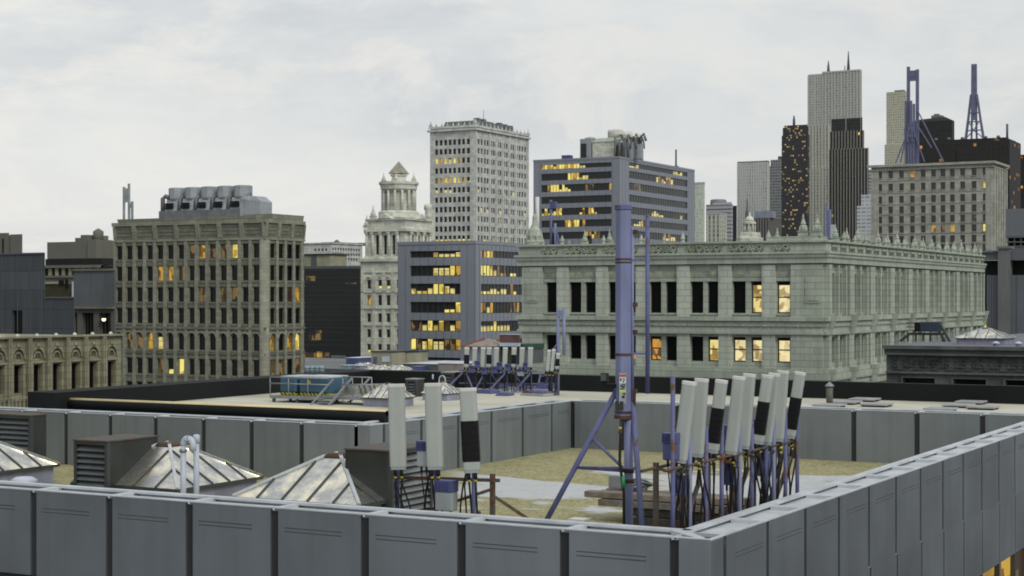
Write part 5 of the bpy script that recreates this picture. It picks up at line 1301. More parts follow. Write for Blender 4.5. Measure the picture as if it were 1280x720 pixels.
# ================================================================== blue-grey banded office blocks
def banded(corner, D, left, right, ytop, label, bandsA, colsA, bandsB, colsB, codeA, codeB, refA, refB, seam=14):
    x, y, w, d = bcorner(corner, D, left, right)
    t = empty('office_block', (x, y, ZG), label, 'building', 'blue-grey banded office blocks')
    A = Face(x - w, y, 'F'); B = Face(x, y, 'R'); zf = lambda py: zat(py, on_y(refA, y), y); zg = lambda py: zat(py, x, on_x(refB, x))
    opsA, opsB, wins = [], [], []
    for fc, bands, cols, z_, code, ops in ((A, bandsA, colsA, zf, codeA, opsA), (B, bandsB, colsB, zg, codeB, opsB)):
        a, b = fc.u_of(cols[0]), fc.u_of(cols[1]); n = cols[2]
        for r, (ya, yb) in enumerate(bands):
            z1, z0 = z_(ya), z_(yb); ops.append((a, b, z0, z1))
            for i in range(n):
                u0, u1 = a + (b - a) * i / n + .04, a + (b - a) * (i + 1) / n - .04
                wins.append(W_(fc, u0, u1, z0 + .03, z1 - .03, .3, code.get((r, i), 0), m_coldglass))
    ztop = zat(ytop, x, y)
    mb = MB(); A.wall(mb, 0, w, ZG, ztop, opsA, .36); B.wall(mb, 0, d, ZG, ztop, opsB, .36); shell(mb, x, y, w, d, ZG, ztop, 0, False)
    mb.build('wall', st_band, t)
    mb = MB(); mb.poly([(x - w, y, ztop - .5), (x, y, ztop - .5), (x, y + d, ztop - .5), (x - w, y + d, ztop - .5)]); mb.build('roof', m_tar, t)
    mb = MB()
    for fc, W in ((A, w), (B, d)):                     # cladding seams on the spandrels and corners
        n = max(4, int(W / (seam / 10.)))
        ops = opsA if fc is A else opsB
        zs = sorted([o[2] for o in ops] + [o[3] for o in ops] + [ZG, ztop])
        for k in range(n + 1):
            u = W * k / n; inb = ops[0][0] - .05 < u < ops[0][1] + .05
            segs = [(ZG, ztop)] if not inb else list(zip(zs[0::2], zs[1::2]))
            for z0, z1 in segs: fc.box(mb, u - .025, u + .025, z0, z1, .002, .045)
    mb.build('cladding_seam', st_seam, t)
    mb = MB(); A.box(mb, -.1, w + .1, ztop - .5, ztop + .05, .003, .1); B.box(mb, 0, d + .1, ztop - .5, ztop + .05, .003, .1); mb.build('coping', st_band, t)
    add_windows(t, wins, m_gline)
    return t, x, y, w, d, ztop
v5 = lambda q: 290 + q / 4.235
cA = {}
for i, c in enumerate((0, 0, 0, 0, 5, 3, 3, 3, 5)): cA[(0, i)] = c
for i, c in enumerate((0, 0, 0, 0, 5, 5, 5, 1, 2)): cA[(1, i)] = c
for i, c in enumerate((3, 6, 6, 3, 1, 1, 5, 3, 0)): cA[(2, i)] = c
for i, c in enumerate((0, 0, 0, 0, 0, 0, 6, 6, 1)): cA[(3, i)] = c
for i, c in enumerate((4, 4, 3, 1, 3, 1, 4, 3, 2)): cA[(4, i)] = c
for i, c in enumerate((1, 4, 5, 1, 5, 5, 4, 4, 2)): cA[(5, i)] = c
cA[(6, 2)] = 6
cB = {}
for i, c in enumerate((2, 2, 1, 2, 0, 0, 0, 0, 0, 0, 0, 0)): cB[(0, i)] = c
for i, c in enumerate((1, 1, 1, 1, 3, 4, 6, 4, 0, 6, 6, 0)): cB[(1, i)] = c
for i, c in enumerate((6, 6, 6, 3, 3, 6, 3, 3, 0, 2, 6, 0)): cB[(2, i)] = c
for i, c in enumerate((2, 4, 3, 2, 0, 0, 0, 0, 0, 4, 4, 2)): cB[(3, i)] = c
for i, c in enumerate((3, 3, 3, 3, 1, 3, 3, 3, 3, 0, 0, 0)): cB[(4, i)] = c
for i, c in enumerate((0, 4, 0, 0, 2, 4, 0, 0, 0, 0, 0, 0)): cB[(5, i)] = c
bA = [(v5(a), v5(b)) for a, b in ((100, 135), (177, 233), (273, 330), (370, 428), (467, 525), (565, 625), (664, 690))]
bB = [(v5(a), v5(b)) for a, b in ((103, 139), (178, 236), (277, 332), (371, 429), (470, 526), (567, 600))]
t5, *_ = banded(594, 280, 497.5, 668, 301, 'blue-grey panelled office block with lit window bands, lower of the two banded ones', bA, (512.6, 575.3, 9), bB, (601.3, 655, 13), cA, cB, 544, 630)
v6 = lambda q: 140 + q / 4.
random.seed(14)
lits = {0: (range(0, 15), .7), 1: (range(9, 16), .9), 2: (range(2, 10), .6), 4: (list(range(0, 7)) + list(range(12, 20)), .75), 5: (range(8, 15), .95), 6: (range(15, 20), .9)}
c6 = {}
for r, (rg, p) in lits.items():
    for i in rg:
        if random.random() < p: c6[(r, i)] = random.choice((2, 2, 1, 3) if r in (0, 5) else (1, 3, 2, 6))
c6[(2, 23)] = 2; c6[(2, 15)] = 4; c6[(2, 16)] = 4; c6[(2, 17)] = 4
c6b = {}
for r, rg in ((0, range(0, 4)), (0, range(18, 22)), (1, range(11, 18)), (4, range(9, 14)), (4, [21]), (5, range(2, 6)), (6, range(14, 19)), (2, range(2, 5))):
    for i in rg: c6b[(r, i)] = random.choice((4,)) if r == 2 else random.choice((3, 6, 5, 2) if r else (6, 5))
b6 = [(v6(a), v6(b)) for a, b in ((255, 277), (300, 335), (357, 393), (417, 452), (476, 512), (537, 572), (597, 632))]
b6r = [(v6(a), v6(b)) for a, b in ((261, 284), (303, 338), (360, 396), (420, 454), (479, 515), (539, 573), (597, 632))]
t6, x6, y6, w6, d6, z6 = banded(774, 450, 667, 868, 195.5, 'wide blue-grey banded office block with mechanical plant on its roof, behind the mast top', b6, (676.5, 764.4, 24), b6r, (786.5, 859.5, 24), c6, c6b, 740, 800, 20)
# its roof plant
Yp6 = y6 + 9; X6 = lambda px: on_y(px, Yp6); Z6 = lambda py, px=760: zat(py, X6(px), Yp6)
o = empty('roof_plant', (X6(760), Yp6, z6), 'pale green plant house with tanks and pipework on the wide banded office roof', 'roof plant')
add('plant_house', st_white, lambda q: q.box(X6(740.5), X6(772), Yp6, Yp6 + 10, z6 - 1, Z6(177)), o)
add('sloped_roof', st_green, lambda q: q.hexa([(X6(740), Yp6 - .2, Z6(177)), (X6(772), Yp6 - .2, Z6(177)), (X6(772), Yp6 + 10, Z6(177)), (X6(740), Yp6 + 10, Z6(177)), (X6(744), Yp6 + 1.5, Z6(171.5)), (X6(768), Yp6 + 1.5, Z6(171.5)), (X6(768), Yp6 + 9, Z6(171.5)), (X6(744), Yp6 + 9, Z6(171.5))]), o)
add('tank', st_white, lambda q: q.lathe((X6(760), Yp6 + 5, Z6(172)), [(2.2, 0), (2.2, Z6(161.5) - Z6(172)), (1.9, Z6(160.5) - Z6(172))], 14), o)
add('tank', st_white, lambda q: q.lathe((X6(767), Yp6 + 8, Z6(172)), [(1.9, 0), (1.9, Z6(162.5) - Z6(172)), (1.6, Z6(162) - Z6(172))], 14), o)
add('tank', st_white, lambda q: q.lathe((X6(780), Yp6 + 6, z6), [(2.9, 0), (2.9, Z6(168) - z6), (2.5, Z6(166.5) - z6)], 14), o)
add('fan_house', m_duct, lambda q: q.hexa([(X6(725), Yp6, z6 - 1), (X6(739), Yp6, z6 - 1), (X6(739), Yp6 + 6, z6 - 1), (X6(725), Yp6 + 6, z6 - 1), (X6(725), Yp6, Z6(172)), (X6(739), Yp6, Z6(172)), (X6(739), Yp6 + 6, Z6(172)), (X6(725), Yp6 + 6, Z6(172))]), o)
add('fan_louvre', m_boxd, lambda q: q.box(X6(726.5), X6(733), Yp6 - .2, Yp6 - .02, Z6(196), Z6(178)), o)
add('fan_hood', m_duct, lambda q: q.lathe((X6(732), Yp6 + 3, Z6(172)), [(1.7, 0), (1.5, .45), (.6, .7)], 12), o)
for k in range(7):
    px = 771 + k * 4.6; random.seed(k + 4)
    add('pipe', m_ductd, lambda q: q.tube([(X6(px), Yp6 - 1 + k * .4, z6), (X6(px), Yp6 - 1 + k * .4, Z6(172 + (k % 3) * 4)), (X6(px) + 1.2, Yp6 + .5, Z6(169 + (k % 2) * 5)), (X6(px) + 1.9, Yp6 + .6, Z6(178))], .33, 8), o)
    add('pipe', m_ductd if k % 2 else m_duct, lambda q: q.box(X6(px) - .5, X6(px) + .6, Yp6, Yp6 + 1.5, z6, Z6(182 - (k % 3) * 3)), o)
for k in range(3): add('hose_loop', m_ductd, lambda q: q.tube([(X6(792 + k * 3) - .9 * math.cos(a), Yp6 + k, Z6(187) + 3.2 * math.sin(a)) for a in [math.pi * j / 10 for j in range(11)]], .22, 6), o)
add('deck', m_yel, lambda q: q.box(X6(765), X6(782), Yp6 - 3, Yp6 - 2, z6 - .2, z6 + .55), o)
for px, yy, a, lab in ((845, 34, 187, 'thin dark aerial on the far end of the wide banded office'),):
    o = empty('aerial', (on_x(px, x6 - 2), y6 + yy, z6), lab, 'aerial'); Y_ = on_x(px, x6 - 2); o.location = (x6 - 2, Y_, z6)
    add('rod', m_slate, lambda q: q.tube([(x6 - 2, Y_, z6 - 1), (x6 - 2, Y_, zat(a, x6 - 2, Y_))], .28, 6), o); add('base', m_slate, lambda q: q.box(x6 - 2.6, x6 - 1.4, Y_ - .6, Y_ + .6, z6 - .5, z6 + .6), o)
o = empty('roof_box', (on_y(708, y6 + 2), y6 + 2, z6), 'small blue box on the roof edge of the wide banded office', 'box')
add('case', m_blueb, lambda q: q.box(on_y(703, y6 + 2), on_y(713, y6 + 2), y6 + 1.5, y6 + 3.5, z6 - .5, zat(194.8, on_y(708, y6 + 2), y6 + 2)), o); add('lid', m_blueb, lambda q: q.box(on_y(703, y6 + 2) - .1, on_y(713, y6 + 2) + .1, y6 + 1.4, y6 + 3.6, zat(194.7, on_y(708, y6 + 2), y6 + 2), zat(194.2, on_y(708, y6 + 2), y6 + 2)), o)

# ================================================================== pale beige block on the right
x, y, w, d = bcorner(1240, 420, 1089, 1258)
t = empty('office_block', (x, y, ZG), 'plain pale beige block with a regular grid of small dark windows, under the violet masts', 'building')
A = Face(x - w, y, 'F'); B = Face(x, y, 'R'); zf = lambda py: zat(py, on_y(1230, y), y); v8 = lambda q: 70 + q / 2.88
ops, wins = [], []
cd = {(0, 3): 2, (1, 10): 1, (4, 9): 4, (5, 5): 2, (5, 6): 4, (5, 7): 2, (5, 10): 1}
for r, q in enumerate((415, 462, 508, 546, 582, 618, 656, 690)):
    for i, zx in enumerate((57, 96, 135, 174, 213, 250, 284, 318, 355, 396, 436)):
        px = 1080 + zx / 2.88; u = A.u_of(px); ops.append((u - .6, u + .6, zf(v8(q + 13)), zf(v8(q - 13)))); wins.append(W_(A, u - .6, u + .6, zf(v8(q + 13)), zf(v8(q - 13)), .3, cd.get((r, i), 0)))
ztop = zf(203)
mb = MB(); A.wall(mb, 0, w, ZG, ztop, ops, .45); B.wall(mb, 0, d, ZG, ztop, [], 0); shell(mb, x, y, w, d, ZG, ztop); mb.build('wall', st_beige, t)
add_windows(t, wins, m_frame)
course('cornice', zf(204.5), zf(201.5), .9, t, A, B, w, d, st_beige); course('belt', zf(209), zf(207.8), .4, t, A, B, w, d, st_beige)
for yy in (222, 238, 252.5, 265.5, 278, 290.5, 304): course('belt', zf(yy + .4), zf(yy - .4), .12, t, A, B, w, d, st_beige)
for zx in (38, 455): mb = MB(); u = A.u_of(1080 + zx / 2.88); A.box(mb, max(0, u - 1.2), min(w, u + 1.2), ZG, zf(209.5), .002, .15); mb.build('pilaster', st_beige, t)
for k in range(6): mb = MB(); u = d * (k + .5) / 6; B.box(mb, u - d / 30, u + d / 30, ZG, zf(209.5), .002, .5); mb.build('pilaster', st_beige, t)
for k in range(11): 
    zx = (57, 96, 135, 174, 213, 250, 284, 318, 355, 396, 436)[k]; u = A.u_of(1080 + zx / 2.88)
    for q in (415, 462, 508, 546, 582, 618, 656, 690):
        mb = MB(); A.box(mb, u - .75, u + .75, zf(v8(q + 15.5)), zf(v8(q + 13.2)), .002, .2); mb.build('window_sill', st_beige, t)

# ================================================================== left-hand group
# tan building with blind arches: the wall seen faces +X and runs into depth
x = at(152, 120)[0]; yE = at(152, 120)[1]; yS = on_x(-22, x)
t = empty('arched_building', (x, yS, ZG), 'low tan building with a row of blind arches over dark windows, at the far side', 'building')
B = Face(x, yS, 'R'); d = yE - yS; zb = lambda py, px=97.6 / 4.5: zat(py, x, on_x(px, x))
ub = lambda zx: B.u_of(zx / 4.5)
zt_b = zb(423, 22); zw_t, zw_b = zb(457, 22), zb(492, 22)
cs = [-8, 98, 208, 315, 420, 520, 622]; ops, wins = [], []
for c in cs:
    u = ub(c); h = (ub(520) - ub(420)) * .235; ops.append((u - h, u + h, zw_b, zw_t)); wins.append(W_(B, u - h, u + h, zw_b, zw_t, .35, 0, m_glassb))
mb = MB(); B.wall(mb, 0, d, ZG, zt_b, ops, .5); mb.poly([(x, yE, ZG), (x - 30, yE, ZG), (x - 30, yE, zt_b), (x, yE, zt_b)]); mb.poly([(x - 30, yS, ZG), (x, yS, ZG), (x, yS, zt_b), (x - 30, yS, zt_b)]); mb.poly([(x - 30, yS, zt_b), (x, yS, zt_b), (x, yE, zt_b), (x - 30, yE, zt_b)])
mb.build('wall', st_tan, t); add_windows(t, wins, m_frame)
bw = ub(520) - ub(420)
for c in cs:
    u = ub(c); zsp = zb(449, 22)
    mb = MB(); B.arcband(mb, u, bw * .30, bw * .38, zsp, .002, .14, 0, 10, 1.25); B.arcband(mb, u, bw * .17, bw * .21, zsp, .002, .10, 0, 10, 1.25); mb.lathe(B.pt(u, zsp + bw * .42, .1), [(.13, 0), (.16, .12), (.05, .3)], 8); mb.build('blind_arch', st_tan, t)
    mb = MB()
    for k in range(10):
        t0, t1 = math.pi * k / 10, math.pi * (k + 1) / 10; q = lambda a: B.pt(u - bw * .29 * math.cos(a), zsp + 1.25 * bw * .29 * math.sin(a), .02)
        mb.poly([B.pt(u, zsp, .02), q(t0), q(t1)])
    mb.build('lunette_relief', st_tand, t)
    mb = MB()
    for s_ in (-1, 1): B.box(mb, u + s_ * bw * .30 - .1, u + s_ * bw * .30 + .1, ZG, zw_t + .1, .002, .12)
    B.box(mb, u - bw * .36, u + bw * .36, zw_t + .1, zw_t + .22, .002, .18); mb.build('window_surround', st_tan, t)
    for s_ in (-.5,):
        mb = MB(); uu = u + s_ * bw; B.box(mb, uu + .03, uu + .16, ZG, zt_b - .02, .002, .3); B.box(mb, uu - .15, uu - .02, ZG, zt_b - .02, .002, .3); mb.build('pilaster', st_tan, t)
        mb = MB(); B.box(mb, uu - .02, uu + .03, ZG, zt_b - .05, .002, .06); mb.build('shadow_joint', m_slated, t)
mb = MB(); B.box(mb, 0, d + .1, zt_b, zt_b + .12, -.3, .32); mb.build('coping', st_tan, t)
for c in cs: mb = MB(); mb.lathe(B.pt(ub(c) - .1, zt_b + .1, .1), [(.16, 0), (.14, .1), (.04, .2)], 8); mb.build('knob', st_white, t)
mb = MB(); u = 1.2
while u < d: B.box(mb, u, u + .1, zw_b - 1.4, zw_b - .3, .3, .35); u += .35
B.box(mb, 0, d, zw_b - .32, zw_b - .25, .3, .36); mb.build('balcony_railing', st_tan, t)

# blue-grey concrete block at the picture edge
x, y, w, d = bcorner(92, 180, -60, 93.2)
t = empty('concrete_building', (x, y, ZG), 'windowless blue-grey concrete block at the picture edge, one dark opening', 'building')
A = Face(x - w, y, 'F'); B = Face(x, y, 'R'); zf = lambda py: zat(py, on_y(30, y), y); uf = A.u_of
ops = [(uf(15), uf(28), zf(424), zf(388))]
u55 = uf(55)
mb = MB(); A.wall(mb, 0, w, ZG, zf(388), ops, .5); A.wall(mb, 0, u55, zf(388), zf(316.5)); A.wall(mb, u55, w, zf(388), zf(371.5))
mb.poly([(x - w + u55, y, zf(371.5)), (x - w + u55, y + d, zf(371.5)), (x - w + u55, y + d, zf(316.5)), (x - w + u55, y, zf(316.5))])
mb.poly([(x - w + u55, y, zf(371.5)), (x, y, zf(371.5)), (x, y + d, zf(371.5)), (x - w + u55, y + d, zf(371.5))])
mb.poly([(x - w, y, zf(316.5)), (x - w + u55, y, zf(316.5)), (x - w + u55, y + d, zf(316.5)), (x - w, y + d, zf(316.5))])
mb.poly([(x, y, ZG), (x, y + d, ZG), (x, y + d, zf(371.5)), (x, y, zf(371.5))]); mb.build('wall', st_bluej, t)
add_windows(t, [W_(A, uf(15), uf(28), zf(424), zf(388), .4, 0)], m_frame)
mb = MB(); A.box(mb, 0, u55 + .1, zf(318), zf(316), .002, .12); A.box(mb, u55 + .2, w + .1, zf(373), zf(371), .002, .12); mb.build('coping', m_slate, t)
for px in (2, 22, 38, 52):
    mb = MB(); A.box(mb, uf(px) - .05, uf(px) + .05, zf(415), zf(318.2), .002, .03); mb.build('panel_joint', m_slate, t)
# slate block in front of the brown one, with two tall openings and a hanging lamp
x, y, w, d = bcorner(143, 205, 92, 145)
t = empty('slate_building', (x, y, ZG), 'slate-grey block with two tall openings and a glowing lamp, beside the brown block', 'building')
A = Face(x - w, y, 'F'); zf = lambda py: zat(py, on_y(120, y), y); uf = A.u_of
ops = [(uf(93), uf(96.5), zf(420), zf(391)), (uf(102.5), uf(117), zf(420), zf(391)), (uf(124), uf(138.5), zf(420), zf(391))]
mb = MB(); A.wall(mb, 0, w, ZG, zf(384.5), ops, .8); mb.build('lower_wall', mat('warm_slate', (.12, .12, .105), .85, 0, .25, .2, .3), t)
mb = MB(); A.wall(mb, 0, w, zf(384.5), zf(337)); mb.poly([(x, y, ZG), (x, y + d, ZG), (x, y + d, zf(337)), (x, y, zf(337))]); mb.poly([(x - w, y, zf(337)), (x, y, zf(337)), (x, y + d, zf(337)), (x - w, y + d, zf(337))]); mb.poly([(x - w, y, ZG), (x - w, y + d, ZG), (x - w, y + d, zf(337)), (x - w, y, zf(337))]); mb.build('upper_wall', m_slate, t)
mb = MB(); A.box(mb, -.1, w + .1, zf(386), zf(383), .002, .5); mb.build('string_course', mat('warm_ledge', (.17, .17, .15), .85), t); mb = MB(); A.box(mb, 0, w + .1, zf(338.5), zf(336), .002, .2); mb.build('string_course', MATS['warm_ledge'], t)
add_windows(t, [W_(A, o_[0], o_[1], o_[2], o_[3], .7, 0 if k != 2 else 0) for k, o_ in enumerate(ops)], m_frame)
for px in (106, 110, 113, 128, 134): mb = MB(); A.box(mb, uf(px) - .08, uf(px) + .08, zf(420), zf(391), -.65, -.5); mb.build('bar', m_frame, t)
m_bulb, nt_, b_ = base_mat('lamp_glow'); b_.inputs['Emission Color'].default_value = (1, .82, .55, 1); b_.inputs['Emission Strength'].default_value = 2.
lp = A.pt(uf(131.5), zf(399.5), .25); o = empty('hanging_lamp', (lp[0], lp[1], lp[2] - .3), 'glowing lamp in the tall opening of the slate-grey block', 'lamp')
mb = MB(); mb.lathe(lp, [(.10, -.2), (.25, -.05), (.25, .12), (.1, .25)], 10); mb.build('bulb', m_bulb, o); mb = MB(); mb.tube([(lp[0], lp[1], lp[2] + .25), (lp[0], lp[1], lp[2] + 1.)], .04, 6); mb.build('rod', m_frame, o)
mb = MB(); mb.lathe(lp, [(.08, .15), (.62, .19), (.62, .24), (.08, .3)], 10); mb.build('lamp_ring', m_frame, o)
o = empty('roof_sign', (on_y(74, 178), 178, zat(372, on_y(74, 178), 178)), 'olive panel structure standing on the concrete block ledge', 'roof structure')
Z_ = lambda py: zat(py, on_y(74, 182), 182); X_ = lambda px: on_y(px, 182)
add('panel', mat('olive_brown', (.045, .042, .02), .8, 0, .3, .5), lambda q: q.box(X_(55.5), X_(91), 182, 182.4, Z_(372.5), Z_(355)), o)
add('cap', m_copper, lambda q: q.box(X_(55.5), X_(72), 181.8, 182.6, Z_(354.8), Z_(352)), o); add('frame', m_wrap, lambda q: (q.box(X_(75), X_(80), 181.7, 182, Z_(356), Z_(350)), q.box(X_(83), X_(85.5), 181.7, 182, Z_(360), Z_(349))), o); add('post', m_pipe, lambda q: q.box(X_(91), X_(93), 181.8, 182.2, Z_(371), Z_(352)), o)
# columned warehouse seen between the left-hand blocks
x, y, w, d = bcorner(125, 330, 54.5, 146)
t = empty('columned_building', (x, y, ZG), 'brown block with pale columns under a black attic and stepped rooftop masses', 'building')
A = Face(x - w, y, 'F'); zf = lambda py: zat(py, on_y(85, y), y); uf = A.u_of
m_hb = mat('hazy_brown', (.16, .16, .14), .85, 0, .15, .1, .3); m_cream = mat('cream_column', (.36, .34, .24), .85, 0, .2, .5, .3)
mb = MB(); mb.box(x - w, x, y + .3, y + d, ZG, zf(332)); mb.build('core', m_slated, t)
mb = MB(); A.box(mb, 0, w, zf(335), zf(331.5), -1, .8); A.box(mb, 0, w, zf(347), zf(344.5), -1, .5); A.box(mb, 0, w, ZG, zf(347.2), -.25, .1); mb.build('cornice', m_hb, t)
for k in range(8): mb = MB(); u = uf(63 + k * 8.3); A.box(mb, u - .42, u + .42, zf(344.4), zf(335.2), -.2, .15); mb.build('column', m_cream, t)
mb = MB(); A.box(mb, 0, w, zf(331.4), zf(323.2), -d, -.5); mb.build('attic', m_slated, t)
mb = MB(); A.box(mb, 0, uf(113), zf(323), zf(302), -8, -1.); A.box(mb, uf(107), uf(117), zf(326), zf(301), -6, -.6); mb.build('rooftop_block', m_hb, t)
mb = MB(); A.box(mb, uf(85), uf(92), zf(302), zf(297), -8, -2); A.box(mb, uf(92), uf(101), zf(302), zf(293.5), -8, -2); mb.lathe(A.pt(uf(105.5), zf(301.5), -4), [(1.05, 0), (1.05, zf(289) - zf(301.5)), (.1, zf(285) - zf(301.5))], 10); A.box(mb, uf(97), uf(111), zf(302.2), zf(299.5), -7, -1.5); mb.build('roof_tank', m_hb, t)
x, y, w, d = bcorner(27, 420, -10, 28)
t = empty('concrete_tower', (x, y, ZG), 'small brown tower top peeping over the concrete block at the picture edge', 'building')
A = Face(x - w, y, 'F'); zf = lambda py: zat(py, on_y(15, y), y); uf = A.u_of
mb = MB(); A.box(mb, uf(13), w, ZG, zf(293), -d, 0); A.box(mb, 0, uf(10.5), ZG, zf(291), -d, .5); A.box(mb, uf(8), uf(13), ZG, zf(293.5), -d, -.5); mb.build('shaft', m_hb, t)
mb = MB(); A.box(mb, uf(4.5), uf(6.8), zf(316), zf(298), .45, .55); mb.build('window', m_slated, t)
for a, b, yt, D_, lab in ((117, 128, 314, 560, 'hazy low block beyond the columned brown one'), (127, 146, 312, 640, 'hazy grey block with a small spike touching the brown block')):
    x, y, w, d = bcorner(b, D_, a, b + 4); t = empty('far_building', (x, y, ZG), lab, 'building')
    add('body', m_hb if a == 117 else m_grey2, lambda q: q.box(x - w, x, y, y + d, ZG, zat(yt, x, y)), t); add('roof_box', m_grey2, lambda q: q.box(x - w * .9, x - w * .3, y + .5, y + d, zat(yt, x, y), zat(yt - 4, x, y)), t)

# white hotel far behind the black glass block
x, y, w, d = bcorner(414, 520, 376, 453)
t = empty('white_building', (x, y, ZG), 'far white block with rows of dark windows above the black glass office', 'building')
A = Face(x - w, y, 'F'); B = Face(x, y, 'R'); zf = lambda py: zat(py, x, y); ops = []; wins = []
for q in (311, 317.2, 323.3):
    for k in range(11): u = d * (k + .75) / 12; ops.append((u - d * .026, u + d * .026, zf(q + 1.7), zf(q - 1.7))); wins.append(W_(B, u - d * .026, u + d * .026, zf(q + 1.7), zf(q - 1.7), .3, 0))
opsA = []
for k in range(4): u = A.u_of(394 + k * 4.5); opsA.append((u - .4, u + .4, zf(313.5), zf(310.5))); wins.append(W_(A, u - .4, u + .4, zf(313.5), zf(310.5), .3, 0))
mb = MB(); A.wall(mb, 0, w, ZG, zf(304), opsA, .35); B.wall(mb, 0, d, ZG, zf(304), ops, .35); shell(mb, x, y, w, d, ZG, zf(304)); mb.build('wall', st_white2, t)
add_windows(t, wins, m_frame); course('coping', zf(304.5), zf(303), .4, t, A, B, w, d, st_white2)
mb = MB(); mb.box(x - w * .5, x - .5, y + 3, y + 14, zf(304), zf(302)); mb.box(x + -6, x - 1, y + 20, y + 40, zf(304), zf(301)); mb.lathe((on_y(421, y + 20), y + 20, zf(302)), [(1.6, 0), (.8, .9), (.3, 1.4)], 10); mb.build('roof_plant', m_ductd, t)
x, y, w, d = bcorner(412, 330, 379, 418)
o = empty('rooftop_shed', (x, y, zat(333, x, y)), 'pale rooftop shed behind the edge of the black glass office', 'shed')
add('body', m_cabin, lambda q: q.box(x - w, x, y, y + 6, zat(340, x, y), zat(318.5, x, y)), o); add('roof', m_boxd, lambda q: q.box(x - w - .3, x + .3, y - .3, y + 6.3, zat(318.4, x, y), zat(317, x, y)), o); add('door', m_slate, lambda q: q.box(on_y(389, y), on_y(396, y), y - .06, y - .005, zat(333, x, y), zat(319, x, y)), o)

# ------------------------------------------------------------------ roofs between the terrace and the offices
ZN = -1.0
NB = [(on_y(380, 80), 80.), (on_y(643, 80), 80.), (on_y(643, 99), 99.), (on_y(381, 99), 99.)]
t = empty('neighbour_building', (-56, 90, ZG), 'lower neighbouring block whose cluttered flat roof lies beyond the black parapet', 'building')
mb = MB(); mb.hexa([(a, b, ZG) for a, b in NB] + [(a, b, ZN) for a, b in NB]); mb.build('body', m_slate, t)
mb = MB(); mb.poly([(a, b, ZN + .012) for a, b in NB]); mb.build('roof_deck', mat('grey_felt', (.16, .17, .175), .9, 0, .4, .25), t)
mb = MB(); mb.bar((NB[0][0], 80.2, ZN + .12), (NB[1][0], 80.2, ZN + .12), .3, .2); mb.build('parapet', m_slate, t)
def nb(px, py): q = on_roof(px, py, ZN); return q
def clutter(nm, px0, px1, pytop, pybot, depth, m, label, cat, extra=None, grp=None):
    a = nb((px0 + px1) / 2, pybot); Y_ = a[1]; xa, xb = on_y(px0, Y_), on_y(px1, Y_); zt = zat(pytop, (xa + xb) / 2, Y_)
    o = empty(nm, ((xa + xb) / 2, Y_, ZN), label, cat, grp); H = zt - ZN
    add('body', m, lambda q: q.box(xa, xb, Y_, Y_ + depth, ZN + .02, zt - H * .06), o); add('lid', extra or m, lambda q: q.box(xa - .05, xb + .05, Y_ - .05, Y_ + depth + .05, zt - H * .06 + .003, zt), o)
    return o, xa, xb, Y_, zt
o, xa, xb, Y_, zt = clutter('cabin', 464, 490, 439, 460, 3., m_cabin, 'yellow-grey roof cabin with dark flat lid, wider one', 'cabin', m_boxd, 'roof cabins')
add('notice', m_pipe, lambda q: q.box(on_y(478, Y_), on_y(487, Y_), Y_ - .05, Y_ - .005, zat(452, xa, Y_), zat(445, xa, Y_)), o); add('notice', m_blueb, lambda q: q.box(on_y(467, Y_), on_y(471, Y_), Y_ - .05, Y_ - .005, zat(456, xa, Y_), zat(446, xa, Y_)), o)
o, xa, xb, Y_, zt = clutter('cabin', 492.5, 509, 439.5, 459, 2.5, m_cabin, 'narrower yellow-grey roof cabin beside the wider one', 'cabin', m_boxd, 'roof cabins')
add('notice', m_blueb, lambda q: q.box(on_y(500, Y_), on_y(504, Y_), Y_ - .05, Y_ - .005, zat(450, xa, Y_), zat(444, xa, Y_)), o)
o, xa, xb, Y_, zt = clutter('container', 432.5, 448, 447, 457, 2.5, m_blueb, 'bright blue container on the neighbouring roof', 'container', m_pipe)
for k in range(5):
    add('rib', m_blueb, lambda q: q.box(xa + (xb - xa) * (k + .5) / 5 - .05, xa + (xb - xa) * (k + .5) / 5 + .05, Y_ - .05, Y_ - .003, ZN + .1, zt - .1), o)
for k, px in enumerate((381, 387, 393, 399)):
    q_ = nb(px + 2, 467); o = empty('roof_tank', (on_y(px + 3, q_[1]), q_[1], ZN), ['pale cyan tank nearest the brown block', 'pale cyan tank second from the brown block', 'pale cyan tank third from the brown block', 'pale cyan tank at the open end of its row'][k], 'tank', 'pale cyan roof tanks')
    zt = zat(457, *q_); add('shell', m_cyan, lambda q: q.lathe((on_y(px + 3, q_[1]), q_[1], ZN), [(.16, .02), (.17, zt - ZN - .08), (.1, zt - ZN)], 12), o); add('band', m_steel, lambda q: q.lathe((on_y(px + 3, q_[1]), q_[1], ZN), [(.18, .3), (.18, .36)], 12), o)
clutter('air_unit', 426, 435, 456.5, 463, 1., m_cyan, 'cyan air unit by the blue container', 'air unit', m_pipe); clutter('air_unit', 443, 450, 457, 463, .8, m_curb, 'small lilac air unit under the blue container', 'air unit', m_pipe)
o, xa, xb, Y_, zt = clutter('brick_shed', 548, 579, 454, 465, 3., m_pink, 'long low pinkish brick shed with pale roof edge', 'shed', m_cap)
clutter('brick_shed', 504, 547, 454.5, 463, 5., m_slate, 'long low slate-grey shed with pale roof edge', 'shed', m_cap); clutter('air_unit', 516, 523, 458, 464, 1., m_blueb, 'violet air unit before the long slate-grey shed', 'air unit', m_purple)
clutter('brick_shed', 556, 582, 464.5, 470, 1.2, m_brick, 'low orange brick upstand beyond the black parapet', 'upstand', m_pink)
